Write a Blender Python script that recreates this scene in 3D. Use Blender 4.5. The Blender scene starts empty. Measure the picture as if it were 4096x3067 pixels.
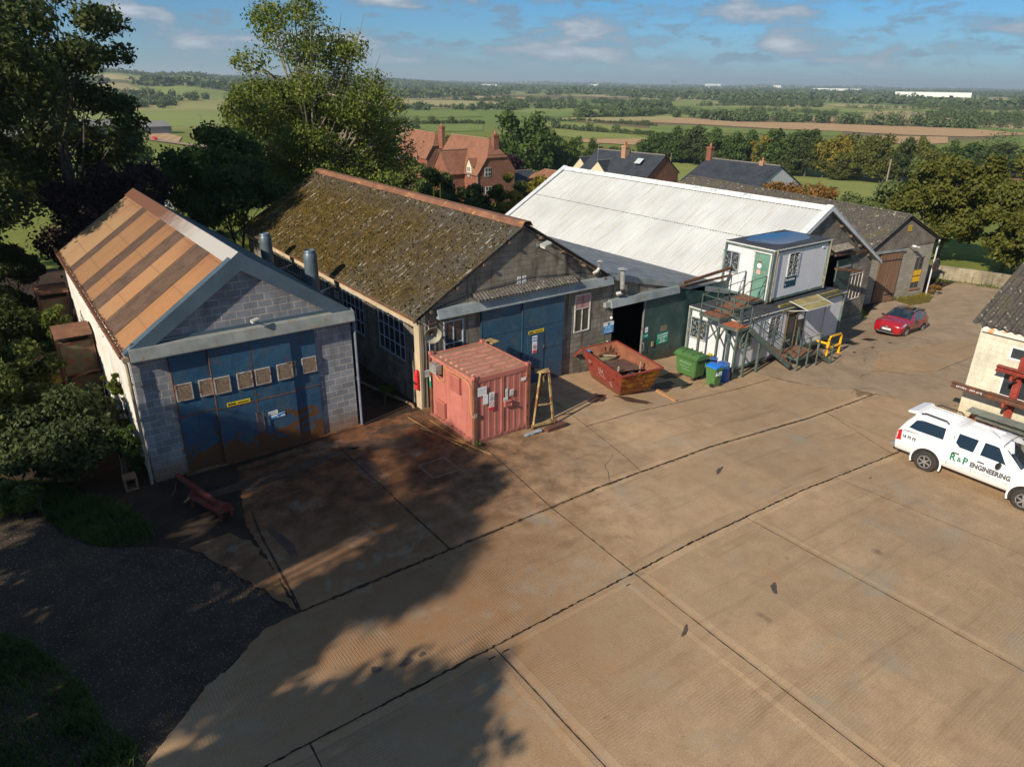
import bpy, bmesh, math, random
import numpy as np
from mathutils import Vector, Matrix
C = bpy.context.scene.collection
SC = bpy.context.scene
rad = math.radians
# ---------------------------------------------------------------- camera
cam_d = bpy.data.cameras.new('camera'); cam = bpy.data.objects.new('camera', cam_d); C.objects.link(cam)
SC.camera = cam
cam_d.sensor_width = 36.0; cam_d.lens = 24.748; cam_d.clip_start = 0.3; cam_d.clip_end = 60000
YAW = rad(36.7); PITCH = 0.405446; ROLL = 0.0131638
def cam_axes():
    c, s = math.cos(PITCH), math.sin(PITCH)
    f = Vector((0, c, -s)); d = Vector((0, -s, -c)); r = Vector((1, 0, 0))
    r2 = math.cos(ROLL)*r - math.sin(ROLL)*d
    d2 = math.cos(ROLL)*d + math.sin(ROLL)*r
    R = Matrix.Rotation(-YAW, 3, 'Z')
    return R@r2, R@d2, R@f
_r, _d, _f = cam_axes()
cam.matrix_world = Matrix(((_r.x, -_d.x, -_f.x, 0), (_r.y, -_d.y, -_f.y, 0), (_r.z, -_d.z, -_f.z, 12.0), (0, 0, 0, 1)))
# ---------------------------------------------------------------- sun and sky
SUN_EL = 31.0; SUN_TRAVEL = 14.0
sd = bpy.data.lights.new('sun', 'SUN'); so = bpy.data.objects.new('sun', sd); C.objects.link(so)
sd.energy = 5.0; sd.angle = rad(0.8); sd.color = (1.0, 0.87, 0.70)
tv = Vector((math.cos(rad(SUN_TRAVEL))*math.cos(rad(SUN_EL)), math.sin(rad(SUN_TRAVEL))*math.cos(rad(SUN_EL)), -math.sin(rad(SUN_EL))))
so.rotation_euler = tv.to_track_quat('-Z', 'Y').to_euler()
W = bpy.data.worlds.new('World'); SC.world = W; W.use_nodes = True
def build_world():
    nt = W.node_tree; N = nt.nodes; L = nt.links; N.clear()
    out = N.new('ShaderNodeOutputWorld'); bg = N.new('ShaderNodeBackground'); L.new(bg.outputs[0], out.inputs[0])
    sky = N.new('ShaderNodeTexSky'); sky.sky_type = 'NISHITA'; sky.sun_disc = False
    sky.sun_elevation = rad(SUN_EL); sky.sun_rotation = math.atan2(-tv.x, -tv.y)
    sky.altitude = 100; sky.air_density = 1.0; sky.dust_density = 0.3; sky.ozone_density = 3.0
    bg.inputs[1].default_value = 0.115
    tc = N.new('ShaderNodeTexCoord'); sep = N.new('ShaderNodeSeparateXYZ'); L.new(tc.outputs['Generated'], sep.inputs[0])
    def math_(op, a, b=None, c=None):
        m = N.new('ShaderNodeMath'); m.operation = op
        for i, x in enumerate((a, b, c)):
            if x is None: continue
            if isinstance(x, (int, float)): m.inputs[i].default_value = x
            else: L.new(x, m.inputs[i])
        return m.outputs[0]
    tint = N.new('ShaderNodeMix'); tint.data_type = 'RGBA'; tint.blend_type = 'MULTIPLY'; tint.inputs[0].default_value = 1
    L.new(sky.outputs[0], tint.inputs[6]); 
    # the low sky is a greyer blue than the zenith
    elr = N.new('ShaderNodeMapRange'); elr.inputs[1].default_value = 0.0; elr.inputs[2].default_value = 0.22; L.new(sep.outputs[2], elr.inputs[0])
    tr = N.new('ShaderNodeMix'); tr.data_type = 'RGBA'; L.new(elr.outputs[0], tr.inputs[0])
    tr.inputs[6].default_value = (0.27, 0.42, 0.62, 1); tr.inputs[7].default_value = (0.08, 0.40, 0.64, 1)
    L.new(tr.outputs[2], tint.inputs[7])
    def cloud(scale, zs, lo, hi, seed, det=7, warp=0.2):
        cb = N.new('ShaderNodeCombineXYZ'); L.new(sep.outputs[0], cb.inputs[0]); L.new(sep.outputs[1], cb.inputs[1]); L.new(math_('MULTIPLY', sep.outputs[2], zs), cb.inputs[2])
        no = N.new('ShaderNodeTexNoise'); no.noise_dimensions = '4D'; no.inputs['W'].default_value = seed; no.inputs['Scale'].default_value = scale; no.inputs['Detail'].default_value = det
        no.inputs['Roughness'].default_value = 0.55; no.inputs['Distortion'].default_value = warp; L.new(cb.outputs[0], no.inputs['Vector'])
        mr = N.new('ShaderNodeMapRange'); mr.interpolation_type = 'SMOOTHSTEP'; mr.inputs[1].default_value = lo; mr.inputs[2].default_value = hi; L.new(no.outputs[0], mr.inputs[0])
        return mr.outputs[0], no.outputs[0]
    c1, n1 = cloud(8.0, 3.6, 0.46, 0.60, 2.2)
    c2, n2 = cloud(19, 3.0, 0.53, 0.64, 9.1)
    veil, n3 = cloud(3.0, 7.0, 0.42, 0.75, 5.3, 5)
    hz_ = N.new('ShaderNodeMapRange'); hz_.inputs[1].default_value = 0.0; hz_.inputs[2].default_value = 0.03; L.new(sep.outputs[2], hz_.inputs[0])
    m = math_('MULTIPLY', math_('MAXIMUM', math_('MULTIPLY', c1, 0.95), math_('MULTIPLY', c2, 0.7)), hz_.outputs[0])
    # cloud colour goes from blue-grey to near white as the noise rises
    cloud_pale = N.new('ShaderNodeMapRange'); cloud_pale.inputs[1].default_value = 0.52; cloud_pale.inputs[2].default_value = 0.72; L.new(n1, cloud_pale.inputs[0])
    cc = N.new('ShaderNodeMix'); cc.data_type = 'RGBA'; L.new(cloud_pale.outputs[0], cc.inputs[0])
    cc.inputs[6].default_value = (1.35, 1.95, 2.65, 1); cc.inputs[7].default_value = (4.2, 4.5, 4.9, 1)
    mv = N.new('ShaderNodeMix'); mv.data_type = 'RGBA'; L.new(math_('MULTIPLY', veil, 0.35), mv.inputs[0]); L.new(tint.outputs[2], mv.inputs[6]); mv.inputs[7].default_value = (1.7, 2.6, 3.7, 1)
    mx = N.new('ShaderNodeMix'); mx.data_type = 'RGBA'; L.new(m, mx.inputs[0]); L.new(mv.outputs[2], mx.inputs[6]); L.new(cc.outputs[2], mx.inputs[7])
    L.new(mx.outputs[2], bg.inputs[0])
build_world()
SC.view_settings.view_transform = 'Standard'; SC.view_settings.look = 'None'; SC.view_settings.gamma = 1; SC.view_settings.exposure = 0.40
SC.render.engine = 'CYCLES'
SC.cycles.transparent_max_bounces = 12
# ---------------------------------------------------------------- ground height (x runs along the gable fronts, y into the depth)
def lerp(x, ks):
    for (a, za), (b, zb) in zip(ks, ks[1:]):
        if x <= b: return za+(zb-za)*max(0, min(1, (x-a)/(b-a)))
    return ks[-1][1]
FK = [(14, 0), (19.5, -.25), (26, -.9), (34, -1.35), (42, -1.8), (48, -2.1)]
TK = [(62, -2.5), (110, -6.0), (180, -13), (300, -20), (600, -22)]
def sm(x, a, b):
    t = max(0, min(1, (x-a)/(b-a))); return t*t*(3-2*t)
def hz(u, v):
    y = lerp(u, FK)-.15*max(0, min(4.65, v-17.5))*max(0, min(1, (u-33)/9))
    R = math.hypot(u, v); b = max(0, min(1, (R-62)/60))
    z = y*(1-b)+lerp(R, TK)*b
    if R > 600:
        az = math.degrees(math.atan2(u, v))-36.7
        if az > 180: az -= 360
        if az < -180: az += 360
        if az < -2:
            z += 42*sm(-az, 14, 26)*sm(R, 700, 2300)*(0.9+0.1*math.sin(az*1.3)) + 36*sm(-az, 2, 13)*(1-sm(-az, 14, 24))*sm(R, 2200, 4200)
        z += 30*sm(R, 6000, 12000)*(0.5+0.3*math.sin(az*.37)+.2*math.sin(az*1.1))
    return z
# ---------------------------------------------------------------- mesh helpers
def uniq(name): return name
class MB:
    def __init__(s): s.v = []; s.f = []; s.m = []; s.mi = 0; s.sm = []
    def face(s, pts):
        n = len(s.v); s.v += [tuple(p) for p in pts]; s.f.append(tuple(range(n, n+len(pts)))); s.m.append(s.mi); return s
    def raw(s, vs, fs):
        n = len(s.v); s.v += [tuple(p) for p in vs]; s.f += [tuple(i+n for i in f) for f in fs]; s.m += [s.mi]*len(fs); return s
    def box(s, x0, y0, z0, x1, y1, z1):
        if x0 > x1: x0, x1 = x1, x0
        if y0 > y1: y0, y1 = y1, y0
        if z0 > z1: z0, z1 = z1, z0
        return s.raw([(x0,y0,z0),(x1,y0,z0),(x1,y1,z0),(x0,y1,z0),(x0,y0,z1),(x1,y0,z1),(x1,y1,z1),(x0,y1,z1)],
                     [(0,3,2,1),(4,5,6,7),(0,1,5,4),(1,2,6,5),(2,3,7,6),(3,0,4,7)])
    def obox(s, M, sx, sy, sz):   # box centred in matrix M
        P = [M@Vector((a*sx/2, b*sy/2, c*sz/2)) for c in (-1,1) for a, b in ((-1,-1),(1,-1),(1,1),(-1,1))]
        return s.raw(P, [(0,3,2,1),(4,5,6,7),(0,1,5,4),(1,2,6,5),(2,3,7,6),(3,0,4,7)])
    def bar(s, a, b, w, h=None, up=(0,0,1)):  # square bar from a to b
        h = h or w; a = Vector(a); b = Vector(b); d = (b-a); L = d.length
        if L < 1e-6: return s
        d.normalize(); upv = Vector(up)
        if abs(d.dot(upv)) > .98: upv = Vector((1,0,0))
        x = d.cross(upv).normalized(); z = x.cross(d)
        M = Matrix(((x.x,d.x,z.x,(a.x+b.x)/2),(x.y,d.y,z.y,(a.y+b.y)/2),(x.z,d.z,z.z,(a.z+b.z)/2),(0,0,0,1)))
        return s.obox(M, w, L, h)
    def tube(s, pts, r, n=8, cap=True):
        pts = [Vector(p) for p in pts]; rs = r if isinstance(r, (list, tuple)) else [r]*len(pts)
        base = len(s.v); prev = None
        for i, p in enumerate(pts):
            d = (pts[min(i+1, len(pts)-1)]-pts[max(i-1, 0)])
            if d.length < 1e-9: d = Vector((0,0,1))
            d.normalize(); up = Vector((0,0,1)) if abs(d.z) < .95 else Vector((1,0,0))
            if prev is not None and abs(prev.dot(d)) < .95: up = prev
            x = d.cross(up).normalized(); y = d.cross(x).normalized(); prev = -y if prev is None else up
            prev = None
            for k in range(n):
                a = 2*math.pi*k/n; s.v.append(tuple(p+x*math.cos(a)*rs[i]+y*math.sin(a)*rs[i]))
        for i in range(len(pts)-1):
            for k in range(n):
                k2 = (k+1) % n; s.f.append((base+i*n+k, base+i*n+k2, base+(i+1)*n+k2, base+(i+1)*n+k)); s.m.append(s.mi)
        if cap:
            s.f.append(tuple(base+k for k in range(n))[::-1]); s.m.append(s.mi)
            s.f.append(tuple(base+(len(pts)-1)*n+k for k in range(n))); s.m.append(s.mi)
        return s
    def lathe(s, c, prof, n=24, axis='z', cap=True):  # prof: [(r, h)]
        base = len(s.v); c = Vector(c)
        for r, h in prof:
            for k in range(n):
                a = 2*math.pi*k/n; q = (r*math.cos(a), r*math.sin(a), h)
                if axis == 'x': q = (q[2], q[0], q[1])
                if axis == 'y': q = (q[0], q[2], q[1])
                s.v.append(tuple(c+Vector(q)))
        for i in range(len(prof)-1):
            for k in range(n):
                k2 = (k+1) % n; s.f.append((base+i*n+k, base+i*n+k2, base+(i+1)*n+k2, base+(i+1)*n+k)); s.m.append(s.mi)
        if not cap: return s
        s.f.append(tuple(base+k for k in range(n))[::-1]); s.m.append(s.mi)
        s.f.append(tuple(base+(len(prof)-1)*n+k for k in range(n))); s.m.append(s.mi)
        return s
    def prism(s, poly, y0, y1, axis='y'):  # polygon in (x,z) extruded along y (or (y,z) along x, (x,y) along z)
        def mk(p, t):
            return (p[0], t, p[1]) if axis == 'y' else (t, p[0], p[1]) if axis == 'x' else (p[0], p[1], t)
        n = len(poly); vs = [mk(p, y0) for p in poly]+[mk(p, y1) for p in poly]
        fs = [tuple(range(n)), tuple(range(2*n-1, n-1, -1))]+[(i, i+n, (i+1) % n+n, (i+1) % n) for i in range(n)]
        return s.raw(vs, fs)
    def xform(s, M, start=0):
        for i in range(start, len(s.v)): s.v[i] = tuple(M@Vector(s.v[i]))
        return s
    def each(s, name, mats, parent=None, **k):
        """build every separate piece as an object of its own"""
        p = list(range(len(s.v)))
        def fi(a):
            while p[a] != a: p[a] = p[p[a]]; a = p[a]
            return a
        for f in s.f:
            for a in f[1:]: p[fi(a)] = fi(f[0])
        G = {}
        for f in s.f: G.setdefault(fi(f[0]), []).append(f)
        o = None
        for g in G.values():
            ids = sorted({i for f in g for i in f}); mp = {i: j for j, i in enumerate(ids)}; m = MB(); m.raw([s.v[i] for i in ids], [tuple(mp[i] for i in f) for f in g]); q = m.build(name, mats, parent, **k); o = o or q
        return o
    def build(s, name, mats, parent=None, smooth=False, bevel=0, local=False):
        me = bpy.data.meshes.new(name); v = s.v
        if parent is not None and not local:
            o = world_loc(parent); v = [(a-o.x, b-o.y, c-o.z) for a, b, c in v]
        me.from_pydata(v, [], s.f)
        if not isinstance(mats, (list, tuple)): mats = [mats]
        for m in mats: me.materials.append(m)
        if len(mats) > 1: me.polygons.foreach_set('material_index', s.m)
        bm = bmesh.new(); bm.from_mesh(me)
        bmesh.ops.recalc_face_normals(bm, faces=bm.faces)
        if bevel: bmesh.ops.bevel(bm, geom=[e for e in bm.edges if len(e.link_faces) == 2 and e.calc_face_angle(0) > .6], offset=bevel, segments=2, affect='EDGES', clamp_overlap=True)
        if smooth:
            for f in bm.faces: f.smooth = True
            for e in bm.edges:
                if len(e.link_faces) == 2 and e.calc_face_angle(0) > rad(38): e.smooth = False
        bm.to_mesh(me); bm.free(); me.update()
        ob = bpy.data.objects.new(name, me); C.objects.link(ob)
        if parent is not None: ob.parent = parent
        elif not local and s.v:
            pass
        return ob
def world_loc(o):
    l = Vector((0,0,0))
    while o is not None: l = l+o.location; o = o.parent
    return l
def tag(o, label, cat, group=None, kind=None):
    o['label'] = label; o['category'] = cat
    if group: o['group'] = group
    if kind: o['kind'] = kind
    return o
def thing(name, label, cat, loc=(0,0,0), rz=0, group=None):
    o = bpy.data.objects.new(name, None); C.objects.link(o); o.location = loc; o.rotation_euler = (0,0,rz)
    o.empty_display_size = .2
    return tag(o, label, cat, group)
def struct(o): o['kind'] = 'structure'; return o
def copy_tree(o, parent=None):
    c = o.copy(); C.objects.link(c); c.parent = parent
    for ch in o.children: copy_tree(ch, c)
    return c
# ---------------------------------------------------------------- materials
class NT:
    def __init__(s, name):
        s.m = bpy.data.materials.new(name); s.m.use_nodes = True; s.t = s.m.node_tree; s.t.nodes.clear()
        s.out = s.t.nodes.new('ShaderNodeOutputMaterial'); s.b = s.t.nodes.new('ShaderNodeBsdfPrincipled'); s.t.links.new(s.b.outputs[0], s.out.inputs[0])
        s.geo = None
    def n(s, t, **kw):
        x = s.t.nodes.new(t)
        for k, v in kw.items():
            if k.startswith('i_'):
                x.inputs[k[2:].replace('_', ' ')].default_value = v
            else: setattr(x, k, v)
        return x
    def l(s, a, b): s.t.links.new(a, b)
    def pos(s):
        if s.geo is None: s.geo = s.n('ShaderNodeNewGeometry')
        return s.geo.outputs['Position']
    def math(s, op, a, b=None, c=None):
        m = s.n('ShaderNodeMath', operation=op)
        for i, x in enumerate((a, b, c)):
            if x is None: continue
            if isinstance(x, (int, float)): m.inputs[i].default_value = x
            else: s.l(x, m.inputs[i])
        return m.outputs[0]
    def sepx(s, v): q = s.n('ShaderNodeSeparateXYZ'); s.l(v, q.inputs[0]); return q.outputs
    def comb(s, x, y, z):
        q = s.n('ShaderNodeCombineXYZ')
        for i, a in enumerate((x, y, z)):
            if isinstance(a, (int, float)): q.inputs[i].default_value = a
            else: s.l(a, q.inputs[i])
        return q.outputs[0]
    def scaled(s, v, sc):
        q = s.n('ShaderNodeVectorMath', operation='MULTIPLY'); s.l(v, q.inputs[0]); q.inputs[1].default_value = sc; return q.outputs[0]
    def noise(s, v, scale, det=4, rough=.55, dist=0):
        q = s.n('ShaderNodeTexNoise'); s.l(v, q.inputs['Vector']); q.inputs['Scale'].default_value = scale; q.inputs['Detail'].default_value = det
        q.inputs['Roughness'].default_value = rough; q.inputs['Distortion'].default_value = dist; return q.outputs[0]
    def rng(s, v, a, b, c=0, d=1, smooth=False):
        q = s.n('ShaderNodeMapRange')
        if smooth: q.interpolation_type = 'SMOOTHSTEP'
        s.l(v, q.inputs[0])
        for i, x in enumerate((a, b, c, d)): q.inputs[i+1].default_value = x
        return q.outputs[0]
    def mix(s, fac, a, b, mode='MIX'):
        q = s.n('ShaderNodeMix', data_type='RGBA', blend_type=mode)
        if isinstance(fac, (int, float)): q.inputs[0].default_value = fac
        else: s.l(fac, q.inputs[0])
        for i, x in ((6, a), (7, b)):
            if isinstance(x, (tuple, list)): q.inputs[i].default_value = (*x[:3], 1)
            else: s.l(x, q.inputs[i])
        return q.outputs[2]
    def color(s, c):
        if isinstance(c, (tuple, list)): s.b.inputs['Base Color'].default_value = (*c[:3], 1)
        else: s.l(c, s.b.inputs['Base Color'])
    def bump(s, h, dist=.01, strength=.6):
        q = s.n('ShaderNodeBump'); q.inputs['Distance'].default_value = dist; q.inputs['Strength'].default_value = strength; s.l(h, q.inputs['Height']); s.l(q.outputs[0], s.b.inputs['Normal'])
    def set(s, rough=.7, metal=0, spec=None):
        s.b.inputs['Roughness'].default_value = rough; s.b.inputs['Metallic'].default_value = metal
        if spec is not None: s.b.inputs['Specular IOR Level'].default_value = spec
        return s.m
_pm = {}
def paint(name, col, var=.25, scale=2.0, rough=.6, metal=0, rust=0, rustcol=(.16,.055,.02), dirt=.25, bump=.15, grime=(.12,.10,.08), spec=.4):
    """painted or plain surface with uneven tone, streaked dirt and optional rust patches"""
    key = name
    if key in _pm: return _pm[key]
    t = NT(name); p = t.pos()
    n1 = t.noise(p, scale, 5); n2 = t.noise(p, scale*9, 4)
    c = t.mix(t.rng(n1, .3, .7), [x*(1-var) for x in col], [min(1, x*(1+var)) for x in col])
    c = t.mix(t.rng(n2, .45, .75, 0, .25), c, [x*.7 for x in col])
    st = t.noise(t.scaled(p, (9, 9, .8)), 1.0, 4)
    if dirt: c = t.mix(t.rng(st, .5, .8, 0, dirt), c, grime)
    if rust:
        r = t.noise(p, 3.1, 8, .7, .4); c = t.mix(t.rng(r, .62-rust*.3, .68-rust*.3), c, t.mix(n2, rustcol, [x*1.8 for x in rustcol]))
    t.color(c)
    if bump: t.bump(n2, .01, bump)
    _pm[key] = t.set(rough, metal, spec); return t.m
def blockwork(name, col1, col2, mortar, bw=.45, bh=.225, var=.3, stain=.5, mortar_w=.012, rustbase=None, staincol=(.03,.03,.03)):
    t = NT(name); p = t.pos(); x, y, z = t.sepx(p)
    v = t.comb(t.math('ADD', x, y), z, 0)
    wob = t.n('ShaderNodeVectorMath', operation='ADD'); t.l(v, wob.inputs[0])
    no = t.n('ShaderNodeTexNoise'); no.inputs['Scale'].default_value = 5; t.l(p, no.inputs['Vector']); sc = t.n('ShaderNodeVectorMath', operation='SCALE'); sc.inputs['Scale'].default_value = .012; t.l(no.outputs['Color'], sc.inputs[0]); t.l(sc.outputs[0], wob.inputs[1])
    b = t.n('ShaderNodeTexBrick'); t.l(wob.outputs[0], b.inputs['Vector'])
    b.inputs['Scale'].default_value = 1; b.inputs['Brick Width'].default_value = bw; b.inputs['Row Height'].default_value = bh; b.inputs['Mortar Size'].default_value = mortar_w; b.inputs['Mortar Smooth'].default_value = .3
    b.inputs['Color1'].default_value = (*col1, 1); b.inputs['Color2'].default_value = (*col2, 1); b.inputs['Mortar'].default_value = (*mortar, 1); b.inputs['Bias'].default_value = -.1
    n1 = t.noise(p, 1.3, 6); n2 = t.noise(p, 22, 5, .7)
    c = t.mix(t.rng(n1, .35, .7, 0, var*1.6), b.outputs['Color'], [a*.45 for a in col1])
    c = t.mix(t.rng(n2, .35, .75, 0, .45), c, [a*.55 for a in col1])
    st = t.noise(t.scaled(p, (3.5, 3.5, .6)), 1, 6)
    c = t.mix(t.rng(st, .52, .72, 0, stain), c, staincol)
    if rustbase is not None:
        z0, h, rc = rustbase
        g = t.rng(t.math('ADD', z, t.math('MULTIPLY', n1, .6)), z0+.3, z0+.3+h, 1, 0, True)
        c = t.mix(t.math('MULTIPLY', g, .75), c, rc)
    t.color(c); h = t.math('ADD', t.math('MULTIPLY', b.outputs['Fac'], -1), t.math('MULTIPLY', n2, .35)); t.bump(h, .012, .7)
    return t.set(.92, 0, .2)
def brickm(name, col1, col2, mortar, bw=.225, bh=.075): return blockwork(name, col1, col2, mortar, bw, bh, .25, .15, .01)
def glassm(name='window_glass', col=(.02,.025,.03), rough=.08):
    if name in _pm: return _pm[name]
    t = NT(name); n = t.noise(t.pos(), 3, 3); t.color(t.mix(n, col, [c*2.2 for c in col])); _pm[name] = t.set(rough, 0, .7); return t.m
def text_mb(s, size, M, depth=.004, bold=0, align='LEFT', width=1.0):
    cu = bpy.data.curves.new('txt', 'FONT'); cu.body = s; cu.size = size; cu.extrude = depth/2; cu.offset = bold; cu.align_x = align; cu.resolution_u = 2
    ob = bpy.data.objects.new('txt', cu); C.objects.link(ob); dg = bpy.context.evaluated_depsgraph_get(); dg.update()
    me = bpy.data.meshes.new_from_object(ob.evaluated_get(dg)); bpy.data.objects.remove(ob); bpy.data.curves.remove(cu)
    mb = MB(); S = Matrix.Diagonal((width, 1, 1, 1))
    mb.raw([M@S@v.co for v in me.vertices], [tuple(p.vertices) for p in me.polygons]); bpy.data.meshes.remove(me); return mb
def wallM(x, y, z, face='-y', tilt=0):
    """matrix that puts text/cards (drawn in local xy, facing +z) on a wall facing the given way"""
    R = {'-y': Matrix(((1,0,0),(0,0,-1),(0,1,0))), '-x': Matrix(((0,0,-1),(-1,0,0),(0,1,0))), '+x': Matrix(((0,0,1),(1,0,0),(0,1,0))), '+y': Matrix(((-1,0,0),(0,0,1),(0,1,0)))}[face]
    return Matrix.Translation((x, y, z))@R.to_4x4()@Matrix.Rotation(tilt, 4, 'Z')
def card(M, x0, y0, x1, y1, t=.006):
    mb = MB(); mb.box(x0, y0, 0, x1, y1, t); return mb.xform(M)
# ---------------------------------------------------------------- ground materials
def m_concrete(name, ridge_axis, tone=1.0, ridged=True):
    t = NT(name); p = t.pos(); x, y, z = t.sepx(p)
    big = t.noise(p, .35, 5, .6); mid = t.noise(p, 1.6, 6, .65); fine = t.noise(p, 30, 5, .75)
    a = (.40*tone, .265*tone, .15*tone); b = (.60*tone, .43*tone, .265*tone)
    c = t.mix(t.rng(mid, .3, .72), a, b)
    c = t.mix(t.rng(big, .4, .62, 0, .5), c, (.37*tone, .27*tone, .17*tone))
    c = t.mix(t.rng(fine, .35, .8, 0, .6), c, (.19*tone, .12*tone, .07*tone))
    u_ = t.math('FLOOR', t.math('DIVIDE', t.math('ADD', x, .4), 4.35)); r_ = t.math('FLOOR', t.math('DIVIDE', t.math('ADD', y, .4), 3.66)); wn = t.n('ShaderNodeTexWhiteNoise', noise_dimensions='2D'); t.l(t.comb(u_, r_, 0), wn.inputs['Vector'])
    c = t.mix(t.rng(wn.outputs['Value'], 0, 1, 0, .42), c, (.27*tone, .20*tone, .125*tone))
    # rust wash spreading from the shotblast shed doors
    vv = t.n('ShaderNodeVectorMath', operation='DISTANCE'); t.l(t.scaled(p, (1, 1, 0)), vv.inputs[0]); vv.inputs[1].default_value = (8, 20.5, 0)
    g = t.rng(t.math('ADD', vv.outputs['Value'], t.math('MULTIPLY', mid, 6)), 6.0, 14, 1, 0, True)
    c = t.mix(t.math('MULTIPLY', g, .95), c, t.mix(t.rng(mid, .38, .66), (.045, .02, .012), (.19, .075, .033)))
    gg2 = t.n('ShaderNodeVectorMath', operation='DISTANCE'); t.l(t.scaled(p, (1, 1, 0)), gg2.inputs[0]); gg2.inputs[1].default_value = (6, 12.5, 0)
    g3 = t.rng(t.math('ADD', gg2.outputs['Value'], t.math('MULTIPLY', big, 6)), 4, 11, .6, 0, True)
    c = t.mix(g3, c, t.mix(t.rng(mid, .4, .65), (.24, .12, .05), (.13, .075, .045)))
    # tyre polish / oil spots
    oil = t.noise(p, .9, 3, .5, .3); c = t.mix(t.rng(oil, .73, .80, 0, .5), c, (.05, .035, .028))
    tr_ = t.noise(t.scaled(p, (.22, 2.6, 1)), 1.0, 4, .6, .5); c = t.mix(t.rng(tr_, .56, .70, 0, .38), c, (.17*tone, .115*tone, .07*tone))
    sp_ = t.noise(p, 3.2, 5, .6); c = t.mix(t.rng(sp_, .66, .74, 0, .45), c, (.13, .085, .055))
    gs = t.noise(p, .5, 6, .7, .2); c = t.mix(t.rng(gs, .55, .68, 0, .45), c, (.29, .275, .225))
    ru = t.noise(p, .8, 7, .7, .2); c = t.mix(t.rng(ru, .6, .72, 0, .4), c, (.36, .17, .06))
    if ridged:
        w = t.n('ShaderNodeTexWave', wave_type='BANDS', bands_direction='X' if ridge_axis == 'x' else 'Y'); t.l(p, w.inputs['Vector'])
        w.inputs['Scale'].default_value = 4.3; w.inputs['Distortion'].default_value = 3.2; w.inputs['Detail'].default_value = 5; w.inputs['Detail Scale'].default_value = 1.3; w.inputs['Detail Roughness'].default_value = .7
        w2 = t.n('ShaderNodeTexWave', wave_type='BANDS', bands_direction='X' if ridge_axis == 'x' else 'Y'); t.l(p, w2.inputs['Vector'])
        w2.inputs['Scale'].default_value = 8.9; w2.inputs['Distortion'].default_value = 1.4; w2.inputs['Detail'].default_value = 3; w2.inputs['Detail Scale'].default_value = 3
        msk = t.rng(t.noise(p, .45, 5), .42, .66)
        h = t.math('ADD', t.math('MULTIPLY', w.outputs['Fac'], msk), t.math('MULTIPLY', w2.outputs['Fac'], .5))
        c = t.mix(t.math('MULTIPLY', t.rng(w.outputs['Fac'], .0, .45, .22, 0), msk), c, (.11*tone, .07*tone, .04*tone))
        c = t.mix(t.rng(w2.outputs['Fac'], .0, .4, .2, 0), c, (.14*tone, .09*tone, .05*tone))
        t.bump(t.math('ADD', h, t.math('MULTIPLY', fine, 1.4)), .007, .7)
    else: t.bump(fine, .01, .6)
    t.color(c); return t.set(.93, 0, .15)
def m_ground(name, cols, scale=1.2, fine=22, rough=.95, bump=.02, bs=.7, speck=None):
    t = NT(name); p = t.pos(); n = t.noise(p, scale, 6, .65); f = t.noise(p, fine, 5, .7)
    c = t.mix(t.rng(n, .35, .68), cols[0], cols[1])
    if len(cols) > 2: c = t.mix(t.rng(t.noise(p, scale*.4, 5), .5, .7, 0, .8), c, cols[2])
    c = t.mix(t.rng(f, .35, .7, 0, .5), c, [a*.5 for a in cols[0]])
    if speck:
        v = t.n('ShaderNodeTexVoronoi', feature='F1'); v.inputs['Scale'].default_value = speck[0]; t.l(p, v.inputs['Vector'])
        sx = t.sepx(v.outputs['Color'])[0]; msk = t.math('MULTIPLY', t.rng(v.outputs['Distance'], .12, .3, 1, 0), t.rng(sx, .55, .75))
        c = t.mix(msk, c, speck[1]); t.bump(t.math('ADD', f, msk), bump, bs)
    else: t.bump(f, bump, bs)
    t.color(c); return t.set(rough, 0, .15)
M_conc_x = m_concrete('concrete_brushed_along', 'y'); M_conc_y = m_concrete('concrete_brushed_across', 'x'); M_conc_smooth = m_concrete('concrete_trowelled', 'x', 1.08, False)
M_tarmac = m_ground('worn_tarmac', [(.27, .205, .14), (.38, .29, .20), (.42, .31, .20)], 1.1, 26)
M_tar_dark = m_ground('dark_patched_tarmac', [(.03, .022, .017), (.06, .042, .030), (.09, .05, .03)], 1.3, 25)
M_gravel = m_ground('gravel', [(.05, .038, .028), (.085, .065, .048), (.11, .08, .055)], 1.2, 40, .95, .03, .9, (26, (.24, .21, .17)))
M_joint = m_ground('joint_dirt', [(.04, .027, .018), (.075, .05, .032)], 6, 40)
M_moss = m_ground('moss', [(.10, .085, .02), (.16, .13, .03)], 3, 40)
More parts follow.
